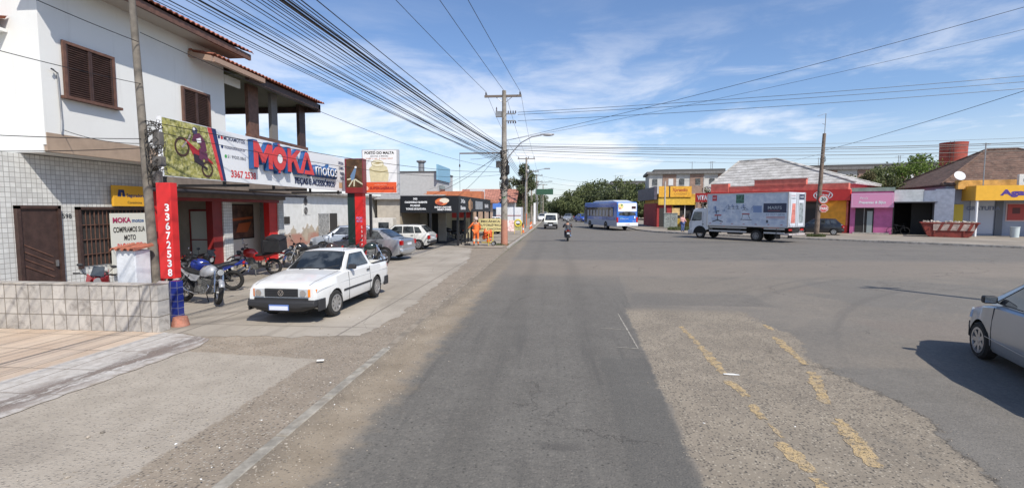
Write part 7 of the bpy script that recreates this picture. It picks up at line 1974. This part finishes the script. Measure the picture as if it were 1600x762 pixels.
# crossing points at the top of the view, at y = Yc, x from px
def topc(px, Yc):      # a real point above the forecourt at distance Yc
    yaw_ = R(5.11); pit_ = R(4.14); X_ = (px - 800) / 760.; Z_ = 381 / 760.
    y2 = math.cos(pit_) + Z_ * math.sin(pit_); z2 = Z_ * math.cos(pit_) - math.sin(pit_)
    r_ = Vector((X_ * math.cos(yaw_) - y2 * math.sin(yaw_), X_ * math.sin(yaw_) + y2 * math.cos(yaw_), z2)); r_ *= Yc / r_.y; r_.z += 2.45
    return r_
PX, PY = -3.42, 32.45
fan = [(-7.9,9.4,6.62,5.45,.007),(-7.2,9.2,6.5,5.35,.008),(-7.0,9.1,6.45,5.65,.010),(-6.3,8.9,6.35,5.5,.007),(-5.25,8.6,6.16,5.95,.009),(-4.95,8.45,6.12,6.2,.007),(-4.6,8.35,6.06,6.3,.008),(-8.14,9.5,6.67,5.6,.009),(-7.67,9.3,6.57,5.5,.012),(-6.8,9.0,6.41,5.75,.020),(-6.6,9,6.4,5.8,.008),(-6.44,9,6.4,5.6,.008),(-6.12,8.8,6.3,5.9,.010),(-5.82,8.8,6.29,5.85,.008),(-5.64,8.7,6.24,6.0,.010),(-5.39,8.6,6.19,6.05,.008),(-5.12,8.5,6.14,6.1,.008),(-5.05,8.5,6.14,6.15,.010),(-4.84,8.4,6.09,6.35,.014),(-4.79,8.4,6.09,6.4,.026),(-4.7,8.4,6.09,6.42,.020),(-4.49,8.3,6.04,6.5,.010),(-4.39,8.3,6.03,6.55,.012),(-4.11,8.3,6.02,6.6,.010)]
for x, y, z, pz, r in fan:
    P0 = (PX - .15, PY - .15, pz + .03)
    far_ = through(P0, (x, y, z), -6.0)
    # the cable sags: keep it through the sampled point by raising the far end
    sag = rg.uniform(.25, .5); L = PY - .15 + 6.0; t = (y + 6.0) / L; drop = sag * 4 * t * (1 - t); far_.z += drop / (1 - t)
    cable(P0, far_, sag, r, L1, G1)
for x0, xe in ((-1.2, -5.73), (.03, -4.18), (1.05, -3.17)):
    P0 = (PX + x0, PY - .03, 10.12); far_ = through(P0, (xe, 18, 10.05), -6); far_.z = 10.2
    cable(P0, far_, .25, .012, 'high thin cable fanning up from the concrete pole crossarm to the top of the sky', 'three high crossarm cables', n=16)
for z0, z1 in ((8.75, 9.6), (8.6, 9.3), (8.2, 8.95)):
    cable((PX + .9, PY - .1, z0), through((PX + .9, PY - .1, z0), (24.9, 28.3, z1), 26.8), .25, .013, 'high cable crossing the road from the switch insulators to the right', 'three switch cables crossing the sky to the right')
for i, (z0, z1, r) in enumerate(((6.75, 7.0, .009), (6.62, 6.75, .022), (6.55, 6.68, .016), (6.45, 6.55, .012), (6.35, 6.35, .020), (6.2, 6.15, .008), (6.0, 5.85, .008))):
    a = Vector((PX + .15, PY, z0)); e = Vector((28.8, 32.7, z1)); e = a + (e - a) * 1.25
    cable(a, e, .38 + .04 * i, r, 'dark cable of the horizontal bundle from the concrete pole across the right-hand sky', 'bundle of cables above the right-hand shops')
for z1 in (11.7, 10.7):
    a = Vector((PX + .15, PY, 6.95)); e = Vector((21.1, 24.0, z1)); e = a + (e - a) * 1.3
    cable(a, e, .35, .012 if z1 > 11 else .008, 'upper rising cable from the concrete pole to the right' if z1 > 11 else 'lower thinner rising cable from the concrete pole to the right', 'two cables rising to the upper right')
a = Vector((21.95, 42.6, 7.2)); e = Vector((23.0, 26.2, 8.5)); e = a + (e - a) * 1.5
cable(a, e, .25, .014, 'single cable climbing from the leaning pole toward the upper right edge', None)
cable((21.95, 42.6, 7.0), (14, 60, 5.6), .3, .008, 'thin cable from the leaning pole back to the yellow bar', None)
# along the pavement poles
pts_ = [(PX, PY, 10.0), (-4.2, 70, 9.75), (-4.15, 84, 9.0), (-4.0, 103, 9.6), (-3.6, 140, 9.4)]
for a, c_ in zip(pts_, pts_[1:]):
    for dx_ in (-1.15, .1, 1.1): cable((a[0] + dx_, a[1], a[2]), (c_[0] + dx_, c_[1], c_[2]), .5, .011, 'receding top cable strung between the left pavement poles', 'receding cables between pavement poles', n=12)
    for k in range(4): cable((a[0], a[1], 6.7 - k * .22 if a[1] < 40 else a[2] - 2.6 - k * .2), (c_[0], c_[1], c_[2] - 2.6 - k * .2), .55, .016, 'receding low cable strung between the left pavement poles', 'receding cables between pavement poles', n=12)
for k in range(4): cable((-3.9, 84, 8.3 - k * 1.0), (14, 96, 7.2 - k * .7), .5, .014, 'far cable crossing the road above the distant traffic', 'far cables crossing the road', n=12)
# service cables to the houses
for (a, e, s_, r) in (((-9.1, 10.2, 6.3), (PX - .15, PY - .1, 5.1), .5, .008), ((-9.1, 10.2, 4.4), (PX - .15, PY - .1, 4.9), .35, .010), ((-9.1, 10.2, 4.2), (PX - .2, PY - .1, 4.7), .5, .008)):
    cable(a, e, s_, r, 'service cable from the leaning service pole to the concrete pole', 'service cables of the house pole')
for (a, e, s_, r) in (((-9.15, 10.2, 6.1), (-8.5, 2, 6.5), .2, .008), ((-9.15, 10.2, 4.0), (-11, 3, 3.6), .15, .008), ((-9.15, 10.2, 3.8), (-11, 3, 3.3), .2, .008), ((-9.15, 10.2, 5.2), (-8.6, 1, 5.1), .2, .007), ((-9.1, 10.2, 3.9), (-11.9, 10.95, 4.35), .1, .008)):
    cable(a, e, s_, r, 'thin drop cable strung from the leaning service pole to the left', 'drop cables left of the house pole')
for (a, e, s_) in (((PX - .2, PY, 6.3), (-7.6, 38, 3.5), .2), ((PX - .2, PY, 6.2), (-8.4, 33, 3.4), .25), ((PX - .2, PY, 6.0), (-15.2, 58, 4.8), .3), ((PX - .2, PY, 6.1), (-6.3, 36, 6.1), .1)):
    cable(a, e, s_, .012, 'drop cable slanting from the concrete pole down to the snack bar roofs', 'drop cables to the snack bar roofs', n=12)
# ------------------------------------------------------------------ people
SKIN = mat('skin', (.34, .19, .125), .6)
def skin_mesh(name, verts, edges, rad, m, parent, sub=1):
    me = bpy.data.meshes.new(name); me.from_pydata(verts, edges, []); me.update()
    o = bpy.data.objects.new(name, me); COL.objects.link(o); o.parent = parent
    mod = o.modifiers.new('skin', 'SKIN')
    if not me.skin_vertices: 
        return o
    for v, r in zip(me.skin_vertices[0].data, rad): v.radius = (r, r) if not isinstance(r, tuple) else r
    me.skin_vertices[0].data[0].use_root = True
    mod.use_smooth_shade = True
    s = o.modifiers.new('sub', 'SUBSURF'); s.levels = sub; s.render_levels = sub
    me.materials.append(m); return o
def person(label, loc, rotz, J, top, legs, shoe, hair=None, helmet=None, hi=1, name='person'):
    """J: joint dict in local metres; faces +x"""
    t = thing(name, label, 'person', loc, rotz)
    V = lambda k: J[k]
    order = ['pelvis', 'waist', 'chest', 'neck', 'head0', 'head', 'shL', 'elL', 'wrL', 'haL', 'shR', 'elR', 'wrR', 'haR', 'hipL', 'knL', 'anL', 'toL', 'hipR', 'knR', 'anR', 'toR']
    idx = {k: i for i, k in enumerate(order)}
    ed = [('pelvis', 'waist'), ('waist', 'chest'), ('chest', 'neck'), ('neck', 'head0'), ('head0', 'head'), ('chest', 'shL'), ('shL', 'elL'), ('elL', 'wrL'), ('wrL', 'haL'), ('chest', 'shR'), ('shR', 'elR'), ('elR', 'wrR'), ('wrR', 'haR'), ('pelvis', 'hipL'), ('hipL', 'knL'), ('knL', 'anL'), ('anL', 'toL'), ('pelvis', 'hipR'), ('hipR', 'knR'), ('knR', 'anR'), ('anR', 'toR')]
    rad = dict(pelvis=.13, waist=.12, chest=.14, neck=.055, head0=.085, head=.10, shL=.065, elL=.045, wrL=.032, haL=.035, hipL=.085, knL=.058, anL=.038, toL=.035)
    for k in list(rad):
        if k.endswith('L'): rad[k[:-1] + 'R'] = rad[k]
    skin_mesh('body', [V(k) for k in order], [(idx[a], idx[b_]) for a, b_ in ed], [rad[k] * (.75 if k in ('chest', 'waist', 'pelvis', 'shL', 'shR', 'elL', 'elR', 'hipL', 'hipR', 'knL', 'knR') else 1) for k in order], SKIN, t, 2)
    def part(nm, keys, edges, scale, m, add=.018):
        ii = {k: i for i, k in enumerate(keys)}
        return skin_mesh(nm, [V(k) for k in keys], [(ii[a], ii[b_]) for a, b_ in edges], [rad[k] + add + (.022 if k in ('chest', 'waist', 'pelvis') else 0) for k in keys], m, t, 2)
    part('jacket', ['waist', 'pelvis', 'chest', 'shL', 'elL', 'wrL', 'shR', 'elR', 'wrR'], [('pelvis', 'waist'), ('waist', 'chest'), ('chest', 'shL'), ('shL', 'elL'), ('elL', 'wrL'), ('chest', 'shR'), ('shR', 'elR'), ('elR', 'wrR')], 1, top)
    part('trousers', ['pelvis', 'hipL', 'knL', 'anL', 'hipR', 'knR', 'anR'], [('pelvis', 'hipL'), ('hipL', 'knL'), ('knL', 'anL'), ('pelvis', 'hipR'), ('hipR', 'knR'), ('knR', 'anR')], 1, legs, .022)
    for s in 'LR':
        skin_mesh('shoe', [V('an' + s), V('to' + s)], [(0, 1)], [.055, .05], shoe, t, 1)
    H = Vector(V('head')); 
    if helmet:
        MB().sphere(H + Vector((-.01, 0, .02)), .145, (1.1, .95, 1.0), 16).build('helmet', helmet, t, smooth=60)
    elif hair:
        MB().sphere(H + Vector((-.035, 0, .035)), .115, (1.0, .92, 1.0), 14).build('hair', hair, t, smooth=60)
    # face: nose, eyes and ears
    b = MB(); b.sphere(H + Vector((.10, 0, -.02)), .018, (1, .8, 1.3), 8); b.build('nose', SKIN, t, smooth=60)
    for s in (1, -1): MB().sphere(H + Vector((.088, s * .035, .012)), .012, (.6, 1, .7), 8).build('eye', mat('eye_dark', (.03, .02, .02), .2), t)
    return t
stand = dict(pelvis=(0, 0, .98), waist=(0, 0, 1.14), chest=(.0, 0, 1.36), neck=(.02, 0, 1.53), head0=(.03, 0, 1.60), head=(.04, 0, 1.69), shL=(0, .19, 1.42), elL=(.08, .26, 1.16), wrL=(.28, .22, 1.05), haL=(.36, .20, 1.04), shR=(0, -.19, 1.42), elR=(.05, -.27, 1.16), wrR=(.24, -.22, 1.02), haR=(.32, -.2, 1.0), hipL=(0, .10, .92), knL=(.03, .12, .50), anL=(-.02, .14, .10), toL=(.14, .16, .04), hipR=(0, -.10, .92), knR=(.05, -.12, .50), anR=(.02, -.13, .10), toR=(.18, -.15, .04))
OJ = mat('hi_vis_orange', (.82, .17, .035), .7, var=.08)
stand_w = {k: (v[0], v[1], v[2] * 1.02) for k, v in stand.items()}
stand_w.update(elL=(.05, .38, 1.25), wrL=(.12, .52, 1.12), haL=(.15, .58, 1.10))
w_ = person('worker in orange uniform and pale cap seen from behind, holding a broom', (-5.15, 31.3, .05), R(92), stand_w, OJ, OJ, mat('shoe_dark', (.04, .035, .03), .7), None, mat('cap_pale', (.55, .45, .40), .7))
for z in (.32, .40): 
    for s in (1, -1): b = MB(); b.lathe([(.082, z - .03), (.082, z + .03)], c=(.005, s * .132, 0), n=14); b.build('reflective_band', mat('band_silver', (.6, .55, .42), .4), w_)
b = MB(); b.tube([(.02, 0, 1.16), (.02, 0, 1.21)], .148, 16, caps=False); b.build('reflective_band', mat('band_silver', (.6, .55, .42), .4), w_)
br = thing('broom', 'long-handled broom held upright left of the orange worker', 'broom', (-5.75, 31.45, .05)); MB().tube([(0, 0, .1), (.03, 0, 1.55)], .016, 6).build('handle', BLACK, br); b = MB(); b.box(-.2, .2, -.04, .04, 0, .13); b.build('brush_head', BLACK, br, bevel=.01)
ct = thing('street_cart', 'yellow-framed sweeping cart heaped with orange bags beside the worker', 'cart', (-4.45, 31.6, .05))
b = MB(); rg = random.Random(3)
for i in range(26): b.sphere((rg.uniform(-.26, .28), rg.uniform(-.14, .14), rg.uniform(.3, .98)), rg.uniform(.07, .13), (1, .9, 1.2), 7)
b.build('bags', mat('bag_orange', (.72, .13, .03), .45, var=.3, scale=6, bmp=.5, bscale=10), ct, smooth=50)
b = MB(); b.tube([(-.35, -.2, .2), (.35, -.2, .2), (.38, -.2, .95)], .02, 6); b.tube([(-.35, .2, .2), (.35, .2, .2), (.38, .2, .95)], .02, 6); b.tube([(.38, -.2, .95), (.38, .2, .95)], .02, 6); b.tube([(.12, -.25, .0), (.12, -.25, .8)], .018, 6); b.build('cart_frame', mat('cart_yellow', (.65, .5, .06), .5), ct)
for s in (1, -1): wheel(ct, .42, s * .24, s, .14, .05, .09, None, 14)
# motorcyclist
MX, MY = .93, 37.5
mb_ = motorbike('red motorcycle ridden away down the middle of the road', (MX, MY, 0), R(91), (.45, .05, .06), lean=0, steer=0, group=None)
ride = dict(pelvis=(-.22, 0, .86), waist=(-.18, 0, 1.02), chest=(-.08, 0, 1.22), neck=(-.02, 0, 1.36), head0=(.0, 0, 1.42), head=(.02, 0, 1.50), shL=(-.06, .19, 1.28), elL=(.08, .32, 1.08), wrL=(.24, .33, 1.04), haL=(.30, .32, 1.04), shR=(-.06, -.19, 1.28), elR=(.08, -.32, 1.08), wrR=(.24, -.33, 1.04), haR=(.30, -.32, 1.04), hipL=(-.20, .11, .82), knL=(.20, .19, .72), anL=(.02, .20, .34), toL=(.16, .21, .28), hipR=(-.20, -.11, .82), knR=(.20, -.19, .72), anR=(.02, -.20, .34), toR=(.16, -.21, .28))
person('rider in dark jacket and grey helmet on the red motorcycle', (MX, MY, 0), R(91), ride, mat('jacket_charcoal', (.04, .042, .05), .7), mat('jeans_dark', (.04, .05, .08), .8), mat('shoe_white', (.6, .6, .6), .6), None, mat('helmet_grey', (.12, .12, .12), .3))
person('person in pinkish top and blue trousers standing ahead of the box truck', (12.6, 45.6 + 4.2, .13), R(-60), stand, mat('top_pink', (.55, .30, .28), .8), mat('trousers_blue', (.08, .12, .28), .8), mat('shoe_dark', (.04, .035, .03), .7), mat('hair_dark', (.02, .015, .012), .6))
